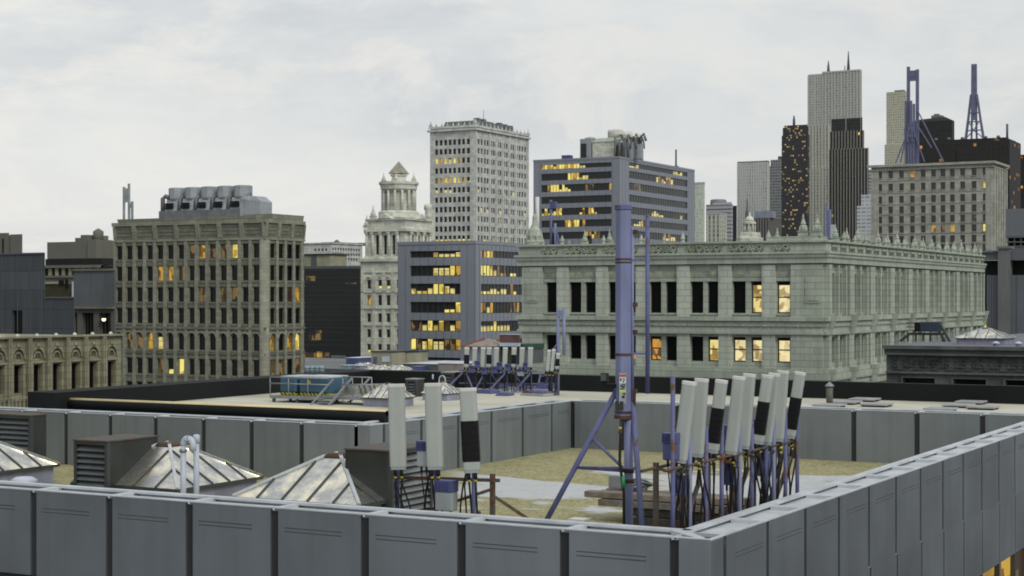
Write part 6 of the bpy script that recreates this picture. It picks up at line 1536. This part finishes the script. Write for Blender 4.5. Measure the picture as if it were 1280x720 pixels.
for k, (px, py, s) in enumerate(((455, 460, .55), (476, 463, .55), (497, 463, .55))):
    q_ = nb(px, py + 1); o = copy_tree(s1, (q_[0], q_[1], ZN - .3), ['small low skylight on the neighbouring roof by the blue container', 'small low skylight on the neighbouring roof before the wide cabin', 'small low skylight on the neighbouring roof before the narrow cabin'][k], scale=(s * 1.2, s, s * .9))
# hipped house and hoarding behind the far antennas
Y_ = 94.; H_ = lambda px: on_y(px, Y_); zh = lambda py: zat(py, H_(600), Y_)
o = empty('roof_house', (H_(597), Y_, ZN), 'small roof house with a pinkish hipped roof behind the far antennas', 'house')
add('wall', m_curb, lambda q: q.box(H_(584), H_(612), Y_, Y_ + 2., ZN + .02, zh(433)), o)
add('roof', m_pink, lambda q: q.hexa([(H_(581), Y_ - .3, zh(433)), (H_(614), Y_ - .3, zh(433)), (H_(614), Y_ + 2.7, zh(433)), (H_(581), Y_ + 2.7, zh(433)), (H_(597), Y_ + 1., zh(424)), (H_(599), Y_ + 1., zh(424)), (H_(599), Y_ + 1.4, zh(424)), (H_(597), Y_ + 1.4, zh(424))]), o); add('hip_bar', m_brick, lambda q: q.bar((H_(581), Y_ - .35, zh(433)), (H_(597), Y_ + .95, zh(424)), .14), o)
o = empty('green_shed', (H_(632), Y_ + 1.5, ZN), 'dark green shed with brown panels behind the far antennas', 'shed'); Y_ += 1.5
add('roof', m_teal, lambda q: q.box(H_(607), H_(654), Y_, Y_ + 3, zh(436), zh(429.5)), o); add('wall', m_slate, lambda q: q.box(H_(608), H_(653), Y_ + .1, Y_ + 3, ZN + .02, zh(436.1)), o)
for px in (626, 637, 647): add('panel', mat('olive_panel', (.16, .13, .06), .8), lambda q: q.box(H_(px), H_(px + 5), Y_ + .03, Y_ + .095, ZN + .1, zh(438)), o)
o = empty('hoarding', (H_(642), Y_ - .5, ZN), 'reddish-brown hoarding with a pale lower strip above the green shed', 'hoarding')
add('board', mat('maroon_board', (.15, .075, .075), .8, 0, .3, 2.), lambda q: q.box(H_(630), H_(654), Y_ - .6, Y_ - .4, zh(427.3), zh(418)), o); add('strip', m_pipe, lambda q: q.box(H_(630), H_(654), Y_ - .62, Y_ - .38, zh(432), zh(427.6)), o); add('cap', m_cap, lambda q: q.box(H_(630), H_(654), Y_ - .65, Y_ - .35, zh(417.8), zh(417)), o)
for px in (633, 651): add('post', m_boxd, lambda q: q.box(H_(px) - .06, H_(px) + .06, Y_ - .36, Y_ - .25, ZN + .02, zh(418)), o)

# ------------------------------------------------------------------ dark carved building right behind the roof edge
Yd = 85.7; xa = on_y(1108, Yd); xb = on_y(1330, Yd); zd = lambda py: zat(py, on_y(1200, Yd), Yd)
t = empty('dark_stone_building', ((xa + xb) / 2, Yd, ZG), 'low dark carved stone building beyond the black parapet, skylight on its roof', 'building')
A = Face(xa, Yd, 'F'); W = xb - xa
ops = []; wins = []
for a, b in ((1129, 1169), (1192, 1233), (1257, 1300)): ops.append((A.u_of(a), A.u_of(b), zd(500), zd(473.5))); wins.append(W_(A, A.u_of(a), A.u_of(b), zd(500), zd(473.5), .25, 0))
mb = MB(); A.wall(mb, 0, W, ZG, zd(433), ops, .3); mb.poly([(xa, Yd + 34, ZG), (xa, Yd, ZG), (xa, Yd, zd(433)), (xa, Yd + 34, zd(433))]); mb.poly([(xb, Yd, ZG), (xb, Yd + 34, ZG), (xb, Yd + 34, zd(433)), (xb, Yd, zd(433))]); mb.build('wall', st_dkst, t)
mb = MB(); mb.poly([(xa, Yd, zd(433)), (xb, Yd, zd(433)), (xb, Yd + 34, zd(433)), (xa, Yd + 34, zd(433))]); mb.build('roof', mat('violet_felt', (.16, .165, .2), .9, 0, .2, .4), t)
add_windows(t, wins, m_frame)
mb = MB(); A.box(mb, -.1, W, zd(437), zd(432.5), .002, .5); A.box(mb, -.05, W, zd(442), zd(437.1), .002, .28); A.box(mb, 0, W, zd(444.5), zd(442.1), .002, .4); mb.build('cornice', st_dkst, t)
mb = MB(); A.box(mb, 0, W, zd(468), zd(465.5), .002, .2); mb.build('belt', st_dkst, t)
random.seed(9)
for k in range(8):
    a = A.u_of(1116 + k * 21.5); b = A.u_of(1116 + k * 21.5 + 18); c = (a + b) / 2
    mb = MB(); A.box(mb, a, b, zd(464), zd(446), .002, .05)
    for q in range(7):
        u = a + (b - a) * (q + .5) / 7; A.arcband(mb, u, .05, .11, zd(460 - (q % 3) * 4), .05, .13, 0, 6)
    A.box(mb, c - .12, c + .12, zd(463), zd(447), .05, .1); mb.build('relief_panel', st_dkrel, t)
for a, b in ((1129, 1169), (1192, 1233), (1257, 1300)):
    u0, u1 = A.u_of(a), A.u_of(b); mb = MB(); A.box(mb, u0 - .1, u1 + .1, zd(473.4), zd(472.3), .002, .12); A.box(mb, u0 - .1, u0, zd(500), zd(473.4), .002, .1); A.box(mb, u1, u1 + .1, zd(500), zd(473.4), .002, .1); mb.build('window_surround', st_dkst, t)
rt = zd(433)
o = copy_tree(s1, (on_y(1232, Yd + 5), Yd + 5, rt), 'pale pyramid skylight on the dark carved stone building', scale=(.82, .82, .62)); o['label'] = 'pale pyramid skylight on the dark carved stone building'
for px, lab in ((1245, 'small lilac roof fan before the pale skylight'), (1273, 'small lilac roof fan at the picture edge on the dark building')):
    o = empty('roof_fan', (on_y(px, Yd + 1.6), Yd + 1.6, rt), lab, 'roof fan', 'lilac roof fans'); c = (on_y(px, Yd + 1.6), Yd + 1.6, rt)
    add('drum', m_curb, lambda q: q.lathe(c, [(.14, 0), (.14, .12)], 12), o); add('hood', m_pipe, lambda q: q.lathe(c, [(.2, .122), (.2, .17), (.06, .24)], 12), o)
Yg = Yd + 9; G = lambda px: on_y(px, Yg); zg = lambda py: zat(py, G(1165), Yg)
o = empty('roof_gantry', (G(1165), Yg, rt), 'steel gantry with railing and a dark blue box on the dark stone building', 'gantry')
add('blue_box', mat('navy_box', (.022, .04, .075), .6), lambda q: q.box(G(1152), G(1176), Yg - .3, Yg + .3, zg(414.5), zg(402.5)), o); add('box_end', m_wrap, lambda q: q.box(G(1144.5), G(1151.8), Yg - .28, Yg + .28, zg(414.5), zg(403)), o)
for px in (1135, 1145, 1154, 1163, 1178): add('post', m_dark, lambda q: q.box(G(px) - .04, G(px) + .04, Yg - .04, Yg + .04, rt, zg(416)), o)
add('beam', m_dark, lambda q: q.box(G(1135), G(1180), Yg - .1, Yg + .1, zg(419), zg(416)), o)
for pa, pb in ((1176, 1188), (1170, 1182), (1138, 1126)): add('brace', m_dark, lambda q: q.bar((G(pa), Yg - .1, zg(406 if pa > 1150 else 417)), (G(pb), Yg - .1, rt), .14), o)
for py in (404, 409): add('rail', m_dark, lambda q: q.tube([(G(1130), Yg + .4, zg(py)), (G(1145), Yg + .4, zg(py))], .025, 6), o)

# ------------------------------------------------------------------ blue-grey block at the right edge, with black recess and pale column
x, y, w, d = bcorner(1400, 210, 1222, 1420)
t = empty('concrete_building', (x - w, y, ZG), 'blue-grey block with a black recessed band and a paler column, next to the stone block', 'building')
A = Face(x - w, y, 'F'); zf = lambda py: zat(py, on_y(1250, y), y); uf = A.u_of
m_sl2 = mat('blue_slate_wall', (.125, .138, .155), .75, 0, .12, .15, .25); m_sl3 = mat('pale_slate', (.16, .17, .17), .8, 0, .15, .2, .3)
mb = MB(); A.wall(mb, uf(1233.5), w, ZG, zf(344)); A.wall(mb, 0, w, zf(325), zf(314)); A.wall(mb, uf(1225), uf(1233.5), ZG, zf(395), [], 0); mb.poly([A.pt(0, zf(314), 0), A.pt(w, zf(314), 0), A.pt(w, zf(314), -20), A.pt(0, zf(314), -20)]); mb.build('wall', m_sl2, t)
mb = MB(); A.box(mb, 0, w, ZG, zf(325.2), -8, -2.2); mb.build('recess', m_slated, t)
mb = MB(); A.box(mb, uf(1248.5), uf(1263), ZG, zf(309), -1.5, .5); mb.build('column', m_sl3, t)
mb = MB(); A.box(mb, uf(1247), uf(1265), zf(311), zf(308), -1.6, .7); A.box(mb, 0, uf(1247), zf(315.5), zf(313), .002, .3); mb.build('ledge', m_sl3, t)
for px in (1238, 1241, 1272): mb = MB(); A.box(mb, uf(px) - .08, uf(px) + .08, ZG, zf(344), .002, .1); mb.build('rib', m_sl2, t)
mb = MB(); mb.poly([A.pt(uf(1225.5), zf(440), .05), A.pt(uf(1233), zf(440), .05), A.pt(uf(1233), zf(404), .05), A.pt(uf(1225.5), zf(404), .05)]); mb.build('window', m_ly, t)
mb = MB(); A.box(mb, uf(1228), uf(1229), zf(440), zf(404), .06, .12); mb.build('window_bar', m_frame, t)
x, y, w, d = bcorner(1420, 300, 1257, 1440)
t = empty('office_block', (x - w, y, ZG), 'plain hazy blue-grey slab with a low window strip at the picture edge', 'building')
A = Face(x - w, y, 'F'); zf = lambda py: zat(py, on_y(1268, y), y); uf = A.u_of
mb = MB(); A.box(mb, 0, w, zf(295.5), zf(261), -15, 0); mb.build('upper_wall', mat('hazy_blue_slab', (.165, .18, .20), .7, 0, .08, .1, .15), t)
mb = MB(); A.box(mb, 0, w, ZG, zf(295.7), -15, -1.5); mb.build('recess', m_slated, t)
for k in range(7): mb = MB(); A.box(mb, uf(1259 + k * 8), uf(1260.2 + k * 8), zf(308), zf(295.8), -1.4, -.2); mb.build('mullion', m_sl3, t)
for yy in (296.5, 302.5, 308): mb = MB(); A.box(mb, 0, w, zf(yy + .6), zf(yy - .6), -.19, .1); mb.build('transom', m_sl3, t)
mb = MB(); A.box(mb, 0, w, zf(330), zf(309), -.4, .0); mb.build('lower_wall', m_sl2, t)

# ------------------------------------------------------------------ far skyline
def tower(px0, pxc, px1, ytop, D, m, label, name='skyscraper', dz=None, fin=None, steps=None, cat='skyscraper', grp=None):
    """front px0..pxc, side pxc..px1"""
    x, y, w, d = bcorner(pxc, D * 2., px0, px1); zt = zat(ytop, x, y)
    t = empty(name, (x, y, ZG), label, cat, grp)
    mb = MB(); mb.box(x - w, x, y, y + d, ZG, zt); mb.build('shaft', m, t)
    if fin:
        n1, n2, fw, fd, fm = fin
        A = Face(x - w, y, 'F'); B = Face(x, y, 'R'); mb = MB(); fins(A, mb, 0, w, n1, ZG, zt + fd, fw, fd); fins(B, mb, 0, d, n2, ZG, zt + fd, fw, fd); mb.build('rib', fm, t)
    return t, x, y, w, d, zt
gm = lambda n, wall, glass, *a, **k: grid_mat(n, wall, glass, *a, **k)
mg1 = gm('far_green_grid', (.60, .66, .57), (.34, .38, .34), 2., 2.4, .55, .5)  # pale far walls and glass have haze lifted into their colours
mg2 = gm('far_band', (.46, .48, .52), (.13, .14, .16), 400., 4.2, 1., .45)
mg3 = gm('far_cream_grid', (.62, .63, .53), (.14, .15, .14), 3.4, 3.4, .5, .85)
mg4 = gm('far_pale_grid', (.66, .69, .66), (.27, .29, .30), 3.4, 3.8, .5, .62)
mg5 = gm('far_dark_grid', (.30, .32, .325), (.07, .078, .085), 3.6, 4., .7, .7)
mg6 = gm('far_lit_dark', (.050, .050, .056), (.022, .022, .028), 2.3, 2.6, .75, .6, lit_p=.16, lit_col=(.40, .29, .10))
mg7 = gm('far_beige_grid', (.48, .49, .44), (.17, .18, .17), 3.2, 4., .55, .7)
mg8 = gm('far_tall_grid', (.50, .52, .49), (.18, .19, .19), 3.6, 4.1, .62, .55)
mg9 = gm('far_black_grid', (.045, .045, .044), (.016, .016, .018), 3.2, 4., .75, .72, lit_p=.006)
mg10 = gm('far_white_steps', (.62, .65, .68), (.22, .24, .27), 5., 3.6, .8, .45)
mg11 = gm('far_cream_tower', (.56, .56, .45), (.22, .22, .19), 3.4, 3.8, .6, .55)
mg12 = gm('far_black_lit', (.022, .021, .021), (.010, .010, .010), 3.4, 3.6, .6, .6, lit_p=.06, lit_col=(.55, .26, .05))
mg13 = gm('far_black', (.022, .024, .024), (.012, .013, .013), 4., 4., .7, .7)
m_sp = mat('spire_grey', (.10, .11, .15), .6, 0, .2)
t, x, y, w, d, zt = tower(860, 879.5, 881, 229.5, 620, mg1, 'slim pale green slab just past the wide banded office', fin=None)
add('roof_edge', st_white2, lambda q: q.box(x - w, x + .3, y - .3, y + d, zt, zt + 1.2), t)
t, x, y, w, d, zt = tower(882.5, 914, 916, 255, 900, mg2, 'grey horizontally banded block with a rounded roof house')
add('roof_house', m_grey2, lambda q: q.lathe((on_y(898, y + 12), y + 12, zt - 1), [(8.8, 0), (8.8, zat(249, x, y) - zt + 1), (7.2, zat(248, x, y) - zt + 1)], 16), t); add('upper_tier', mg2, lambda q: q.box(x - w * .75, x - .5, y + 1.5, y + d * .7, zt, zat(252.5, x, y)), t)
t, x, y, w, d, zt = tower(883.5, 900, 908.5, 267.5, 640, mg3, 'low cream block with tall window slots before the banded block')
add('coping', st_white2, lambda q: q.box(x - w - .3, x + .3, y - .3, y + d, zt, zt + .8), t)
t, x, y, w, d, zt = tower(909, 920, 921, 258, 980, mg13, 'thin black slab between the banded block and the pale grid tower'); add('roof_edge', m_slated, lambda q: q.box(x - w, x + .2, y - .2, y + d, zt, zt + .8), t)
t, x, y, w, d, zt = tower(922, 959, 961, 203, 1000, mg4, 'pale grid tower with a flat top beside the dark lit tower', fin=(13, 2, .9, .8, mat('far_rib_pale', (.60, .62, .60), .8)))
add('crown', m_grey2, lambda q: q.box(x - w - .2, x + .9, y - .9, y + d, zt + .8, zt + 2.2), t)
t, x, y, w, d, zt = tower(958, 978, 980, 207, 1150, mg5, 'dark grid tower with a stepped top behind the pale grid tower')
add('top_step', mg5, lambda q: q.box(x - w * .8, x - 1, y + 6, y + d * .6, zt, zat(199, x, y)), t); add('roof_frame', m_slate, lambda q: (q.box(on_y(970, y) , on_y(976, y), y + 8, y + 12, zat(199, x, y), zat(194.5, x, y)), q.box(x - w * .2, x + 1, y + 12, y + 30, zat(199, x, y), zat(197, x, y))), t)
t, x, y, w, d, zt = tower(938, 961, 977, 272, 560, gm('far_dark_piers', (.22, .22, .21), (.03, .03, .032), 1.9, 40., .6, .98), 'dark low block with pale piers and a bluish roof house')
add('roof_house', mat('far_blue_roof', (.25, .28, .36), .6, 0, .2, .3), lambda q: q.box(on_y(943, y + 2), on_y(965, y + 2), y + 2, y + 10, zt, zat(263.5, x, y)), t)
t, x, y, w, d, zt = tower(977, 1009.5, 1012, 168, 950, mg6, 'near-black tower dotted with many yellow lit windows and a thin spire')
add('upper_shaft', mg6, lambda q: q.box(x - w + .5, x - .8, y + 2.5, y + d * .88, zt, zat(158, x, y)), t); add('top', mg6, lambda q: q.box(x - w + 1.2, x - 2, y + 5, y + d * .8, zat(158, x, y), zat(155, x, y)), t)
sy_ = y + 12; sx_ = on_y(992.5, sy_); add('spire', m_sp, lambda q: q.tube([(sx_, sy_, zat(160, x, y)), (sx_, sy_, zat(150, sx_, sy_)), (sx_, sy_, zat(144.5, sx_, sy_))], [1.8, 1.5, .7], 6), t)
t, x, y, w, d, zt = tower(1008, 1035.5, 1037, 157, 1050, mg7, 'beige stepped tower standing before the tallest pale tower', fin=(7, 1, 1.4, 1., mat('far_rib_beige', (.52, .53, .47), .8)))
x2, y2 = x + 3, y - 4
add('lower_tier', mg7, lambda q: q.box(on_y(1012, y2), on_y(1048, y2), y2, y2 + 5, ZG, zat(209, x2, y2)), t); mb = MB(); A = Face(on_y(1012, y2), y2, 'F'); fins(A, mb, 0, on_y(1048, y2) - on_y(1012, y2), 9, ZG, zat(209, x2, y2) + .5, 1.2, .8); mb.build('rib', MATS['far_rib_beige'], t)
t, x, y, w, d, zt = tower(1010, 1075, 1076.5, 89, 1300, mg8, 'tallest pale grid tower crowned by twin antennas', fin=None)
A = Face(x - w, y, 'F'); B = Face(x, y, 'R'); m_rb8 = mat('far_rib_grey', (.50, .52, .49), .8)
mb = MB(); fins(B, mb, 0, d, 1, ZG, zt + .5, 1.2, .9); fins(A, mb, w * .28, w, 12, ZG, zt + .5, 1.5, 1.); fins(A, mb, 0, w * .25, 4, ZG, zt - 2, 1.3, .4); mb.build('rib', m_rb8, t)
add('crown', m_rb8, lambda q: q.box(x - w * .72, x + .8, y - 1.2, y + d, zt + .52, zt + 3.), t)
for px, yy, ya in ((1035.5, 76, 88), (1060.5, 64, 86), (1056, 82, 88)):
    sy_ = y + 6; sx_ = on_y(px, sy_); add('antenna', m_sp, lambda q: q.tube([(sx_, sy_, zt), (sx_, sy_, zat((yy + ya) / 2, sx_, sy_)), (sx_, sy_, zat(yy, sx_, sy_))], [2.8, 1.6, .6] if px != 1056 else [.9, .7, .5], 6), t)
t, x, y, w, d, zt = tower(1039, 1076, 1077.5, 147, 980, mg9, 'dark stepped tower with pale vertical ribs in front of the tallest tower', fin=None)
m_r9 = mat('far_rib_brown', (.36, .355, .33), .8)
A = Face(x - w, y, 'F'); B = Face(x, y, 'R')
mb = MB(); fins(B, mb, 0, d, 8, ZG, zt + .6, 1.3, .3); fins(A, mb, 0, w, 2, ZG, zt + .6, .9, .25); mb.build('rib', m_r9, t)
for k, (pa, pb, yt, off) in enumerate(((1037.5, 1079, 163, 4.), (1036.5, 1084.5, 185, 8.))):
    y2 = y - off; xa, xb = on_y(pa, y2), on_y(pb, y2)
    add('tier', mg9, lambda q: q.box(xa, xb, y2, y2 + 3.9, ZG, zat(yt, xb, y2)), t)
    mb = MB(); fins(Face(xa, y2, 'F'), mb, 0, xb - xa, 11 + k * 2, ZG, zat(yt, xb, y2) + .6, .75, .5); mb.build('rib', m_r9, t)
t, x, y, w, d, zt = tower(1071, 1089, 1091, 257, 800, mg10, 'small white stepped block at the foot of the dark stepped tower'); add('upper_step', mg10, lambda q: q.box(x - w * .75, x - .3, y + 2, y + d * .7, zt, zat(243, x, y)), t)
t, x, y, w, d, zt = tower(1080, 1091, 1092, 213, 1050, mg2, 'narrow banded dark block squeezed beside the beige block'); add('roof_edge', m_slate, lambda q: q.box(x - w, x + .2, y - .2, y + d, zt, zt + 1), t)
t, x, y, w, d, zt = tower(1108, 1132.5, 1134, 114, 1250, mg11, 'cream grid tower behind the violet twin mast', fin=None)
add('lower_tier', mg11, lambda q: q.box(x - w - 2, x + 6, y - 3, y - .05, ZG, zat(180, x, y)), t); add('roof_house', m_grey2, lambda q: q.box(x - w * .6, x - 3, y + 1, y + d, zt, zat(112, x, y)), t)
t, x, y, w, d, zt = tower(1140, 1190, 1193, 150, 800, mg13, 'black tower with a rooftop tank between the two violet masts')
add('roof_slope', mg13, lambda q: q.hexa([(x - w, y, zt), (x, y, zt), (x, y + d, zt), (x - w, y + d, zt), (x - w * .85, y + 3, zat(147, x, y)), (x - w * .2, y + 3, zat(145, x, y)), (x - w * .2, y + d, zat(145, x, y)), (x - w * .85, y + d, zat(147, x, y))]), t)
add('roof_tank', m_ductd, lambda q: (q.box(on_y(1164, y + 4), on_y(1177, y + 4), y + 4, y + 14, zat(148, x, y), zat(142.5, x, y)), q.box(on_y(1167, y + 4), on_y(1173, y + 4), y + 5, y + 9, zat(142.5, x, y), zat(140.5, x, y))), t); add('blue_box', m_blueb, lambda q: q.box(on_y(1184, y), on_y(1189, y), y + 2, y + 4, zt - 3, zat(167 - 3, x, y) - 0), t)
t, x, y, w, d, zt = tower(1150, 1262, 1276, 174, 620, mg12, 'wide black block with scattered amber windows under the lattice mast')
add('setback', mg12, lambda q: q.box(x - w * .76, x - w * .05, y + 2, y + d, zt, zat(171, x, y)), t); add('lower_wing', mg12, lambda q: q.box(x - w - 3, x - w * .6, y - 2, y + d, ZG, zat(186, x, y)), t)
for px in (1170, 1186, 1203, 1232, 1248): add('roof_fan', m_ductd, lambda q: q.lathe((on_y(px, y + 4), y + 4, zat(171, x, y)), [(1.4, 0), (1.4, 1.3), (.9, 1.8)], 10), t)
xk, yk = x, y
t, x, y, w, d, zt = tower(1268, 1290, 1320, 195, 700, mg12, 'black lit block cut by the picture edge'); add('roof_edge', m_slated, lambda q: q.box(x - w, x + .2, y - .3, y + d, zt, zt + 1.4), t)
# violet masts on the roofs
Ym = 560.; V = lambda px: on_y(px, Ym); zv = lambda py: zat(py, V(1140), Ym)
o = empty('twin_mast', (V(1140), Ym, zv(215)), 'violet twin-post portal mast rising behind the beige block', 'mast')
for px, a in ((1135.3, 83), (1146.5, 87)): add('post', m_purfar, lambda q: q.box(V(px - 2), V(px + 1.6), Ym, Ym + .9, zv(215), zv(a)), o)
for ya, yb in ((92, 96), (97, 101)): add('crosspiece', m_purfar, lambda q: q.box(V(1136), V(1146), Ym + .1, Ym + .8, zv(yb), zv(ya)), o)
add('head_box', m_purfar, lambda q: q.box(V(1136), V(1146), Ym + .2, Ym + .7, zv(100), zv(88)), o)
for px, a, b in ((1132.5, 126, 215), (1139, 126, 215), (1142.5, 130, 215), (1136, 155, 215)): add('post', m_purfar, lambda q: q.box(V(px - 1.2), V(px + 1.2), Ym - .6, Ym + .3, zv(b), zv(a)), o)
for a, b, c, e in ((1135, 165, 1120, 203), (1143, 165, 1156, 203), (1147, 138, 1180, 204), (1149, 160, 1165, 186), (1132, 175, 1126, 203), (1138, 150, 1144, 170), (1144, 150, 1132, 172)): add('brace', m_purfar, lambda q: q.bar((V(a), Ym - .4, zv(b)), (V(c), Ym - .4, zv(e)), .36), o)
for q_ in range(5): add('panel', m_purfar, lambda q: q.box(V(1131 + q_ * 3), V(1133.3 + q_ * 3), Ym - 1., Ym - .6, zv(172 + (q_ % 2) * 6), zv(160 + (q_ % 3) * 4)), o)
Yl = yk + 8; V2 = lambda px: on_y(px, Yl); zv2 = lambda py: zat(py, V2(1217), Yl)
o = empty('lattice_mast', (V2(1217), Yl, zv2(174)), 'violet lattice mast with splayed feet on the wide black block', 'mast')
add('shaft', m_purfar, lambda q: q.hexa([(V2(1213.5), Yl, zv2(150)), (V2(1221), Yl, zv2(150)), (V2(1221), Yl + 2, zv2(150)), (V2(1213.5), Yl + 2, zv2(150)), (V2(1214), Yl, zv2(80)), (V2(1220.5), Yl, zv2(80)), (V2(1220.5), Yl + 2, zv2(80)), (V2(1214), Yl + 2, zv2(80))]), o)
for a, c in ((1213.5, 1206.5), (1221, 1229)):
    for yy in (0, 3): add('leg', m_purfar, lambda q: (q.bar((V2(a), Yl + yy * .4, zv2(118)), (V2((a + c) / 2), Yl + yy * .7, zv2(148)), 1.2), q.bar((V2((a + c) / 2), Yl + yy * .7, zv2(148)), (V2(c), Yl + yy, zv2(174)), 1.2)), o)
for px in (1214.5, 1220): add('inner_leg', m_purfar, lambda q: q.bar((V2(px), Yl + 1, zv2(150)), (V2(px + (-.5 if px < 1217 else .5)), Yl + 1, zv2(174)), 1.3), o)
for yy, a, b in ((152, 1211, 1224), (163, 1209, 1227), (141, 1212, 1223)): add('crosspiece', m_purfar, lambda q: q.bar((V2(a), Yl, zv2(yy)), (V2(b), Yl, zv2(yy)), .8), o)
for a, b, c, e in ((1211, 152, 1217, 163), (1224, 152, 1217, 163), (1217, 163, 1208, 172), (1217, 163, 1228, 172)): add('brace', m_purfar, lambda q: q.bar((V2(a), Yl, zv2(b)), (V2(c), Yl, zv2(e)), .7), o)
o = empty('aerial', (V2(1259), Yl, zv2(176)), 'short dark spike aerial on the wide black block near the picture edge', 'aerial')
add('rod', m_sp, lambda q: q.tube([(V2(1259), Yl, zv2(176)), (V2(1259), Yl, zv2(157))], .85, 6), o); add('base', m_slate, lambda q: q.box(V2(1257.5), V2(1260.5), Yl - .6, Yl + .6, zv2(178), zv2(173)), o)
# white cupola and the dark spire behind it
Yc = 230.; K = lambda px: on_y(px, Yc); zk = lambda py: zat(py, K(931), Yc); c = (K(931), Yc + 2, 0)
o = empty('cupola', (K(931), Yc + 2, zk(305)), 'white domed cupola peeping over the stone block parapet', 'cupola')
px1 = K(932) - K(931)
add('base', st_white, lambda q: q.lathe(c, [(px1 * 16, zk(320)), (px1 * 16, zk(297)), (px1 * 13, zk(296)), (px1 * 12.5, zk(291)), (px1 * 9, zk(290))], 8, sm=False, ph=.4), o)
add('drum', st_white, lambda q: q.lathe(c, [(px1 * 4.5, zk(290)), (px1 * 4.5, zk(280)), (px1 * 8, zk(279.5)), (px1 * 8, zk(277)), (px1 * 5.5, zk(276))], 12, sm=False), o)
for k in range(8): a = k * math.pi / 4 + .2; add('column', st_white, lambda q: q.tube([(c[0] + px1 * 6.6 * math.cos(a), c[1] + px1 * 6.6 * math.sin(a), zk(290)), (c[0] + px1 * 6.6 * math.cos(a), c[1] + px1 * 6.6 * math.sin(a), zk(279.5))], px1 * .9, 6), o)
for k in range(6): a = k * math.pi / 3; add('urn', st_white, lambda q: q.lathe((c[0] + px1 * 12.5 * math.cos(a), c[1] + px1 * 12.5 * math.sin(a), zk(297)), [(px1 * 1.2, 0), (px1 * 1.5, .4), (px1 * .3, .9)], 6, sm=False), o)
add('dome', st_white, lambda q: q.lathe(c, [(px1 * 5.6, zk(276)), (px1 * 5.2, zk(273)), (px1 * 3.5, zk(270.5)), (px1 * 1.4, zk(269.3)), (px1 * 1.2, zk(267)), (px1 * .4, zk(264))], 14), o)
Yc2 = 330.; o = empty('spire', (on_y(934, Yc2), Yc2, zat(300, on_y(934, Yc2), Yc2)), 'dark violet spire standing behind the white cupola', 'spire'); zs_ = lambda py: zat(py, on_y(934, Yc2), Yc2)
add('shaft', m_sp, lambda q: q.tube([(on_y(934, Yc2), Yc2, zs_(305)), (on_y(934, Yc2), Yc2, zs_(266)), (on_y(934, Yc2), Yc2, zs_(262)), (on_y(934, Yc2), Yc2, zs_(249))], [.55, .45, .2, .16], 6), o); add('flare', m_sp, lambda q: q.frust(on_y(932.5, Yc2), on_y(937, Yc2), Yc2 - .3, Yc2 + .3, zs_(300), zs_(266), -.1, 0), o)
Yv3 = 240.; o = empty('lattice_mast', (on_y(1034, Yv3), Yv3, zat(305, on_y(1034, Yv3), Yv3)), 'short violet mast with pale boxes among the corner finials', 'mast'); zz3 = lambda py: zat(py, on_y(1034, Yv3), Yv3)
for px, a in ((1033, 254), (1036.5, 262)): add('post', m_purple, lambda q: q.box(on_y(px - 1.3, Yv3), on_y(px + 1.3, Yv3), Yv3, Yv3 + .4, zz3(315), zz3(a)), o)
add('pale_box', m_pipe, lambda q: q.box(on_y(1037.5, Yv3), on_y(1042, Yv3), Yv3, Yv3 + .5, zz3(300), zz3(281)), o)

# a low wall of city beyond, closing the streets between the blocks
random.seed(40)
m_far = [grid_mat('distant_block_%s' % n, c, sc(c, .35), 4., 4., .5, .55) for n, c in (('warm', (.30, .29, .25)), ('cool', (.26, .28, .31)), ('dark', (.13, .14, .15)))]
for k in range(26):
    px = -300 + k * 75 + random.uniform(-15, 15); D = random.uniform(900, 1500); yt = random.uniform(338, 366)
    x, y, w, d = bcorner(px, D, px - random.uniform(45, 70), px + random.uniform(15, 30))
    o = empty('distant_block', (x, y, ZG), 'distant low city block hidden in the haze between nearer buildings', 'building', 'distant low city blocks')
    add('body', m_far[k % 3], lambda q: q.box(x - w, x, y, y + d, ZG, zat(yt, x, y)), o); add('roof_house', m_grey2, lambda q: q.box(x - w * .6, x - w * .2, y + d * .2, y + d * .6, zat(yt, x, y), zat(yt, x, y) + 4), o)
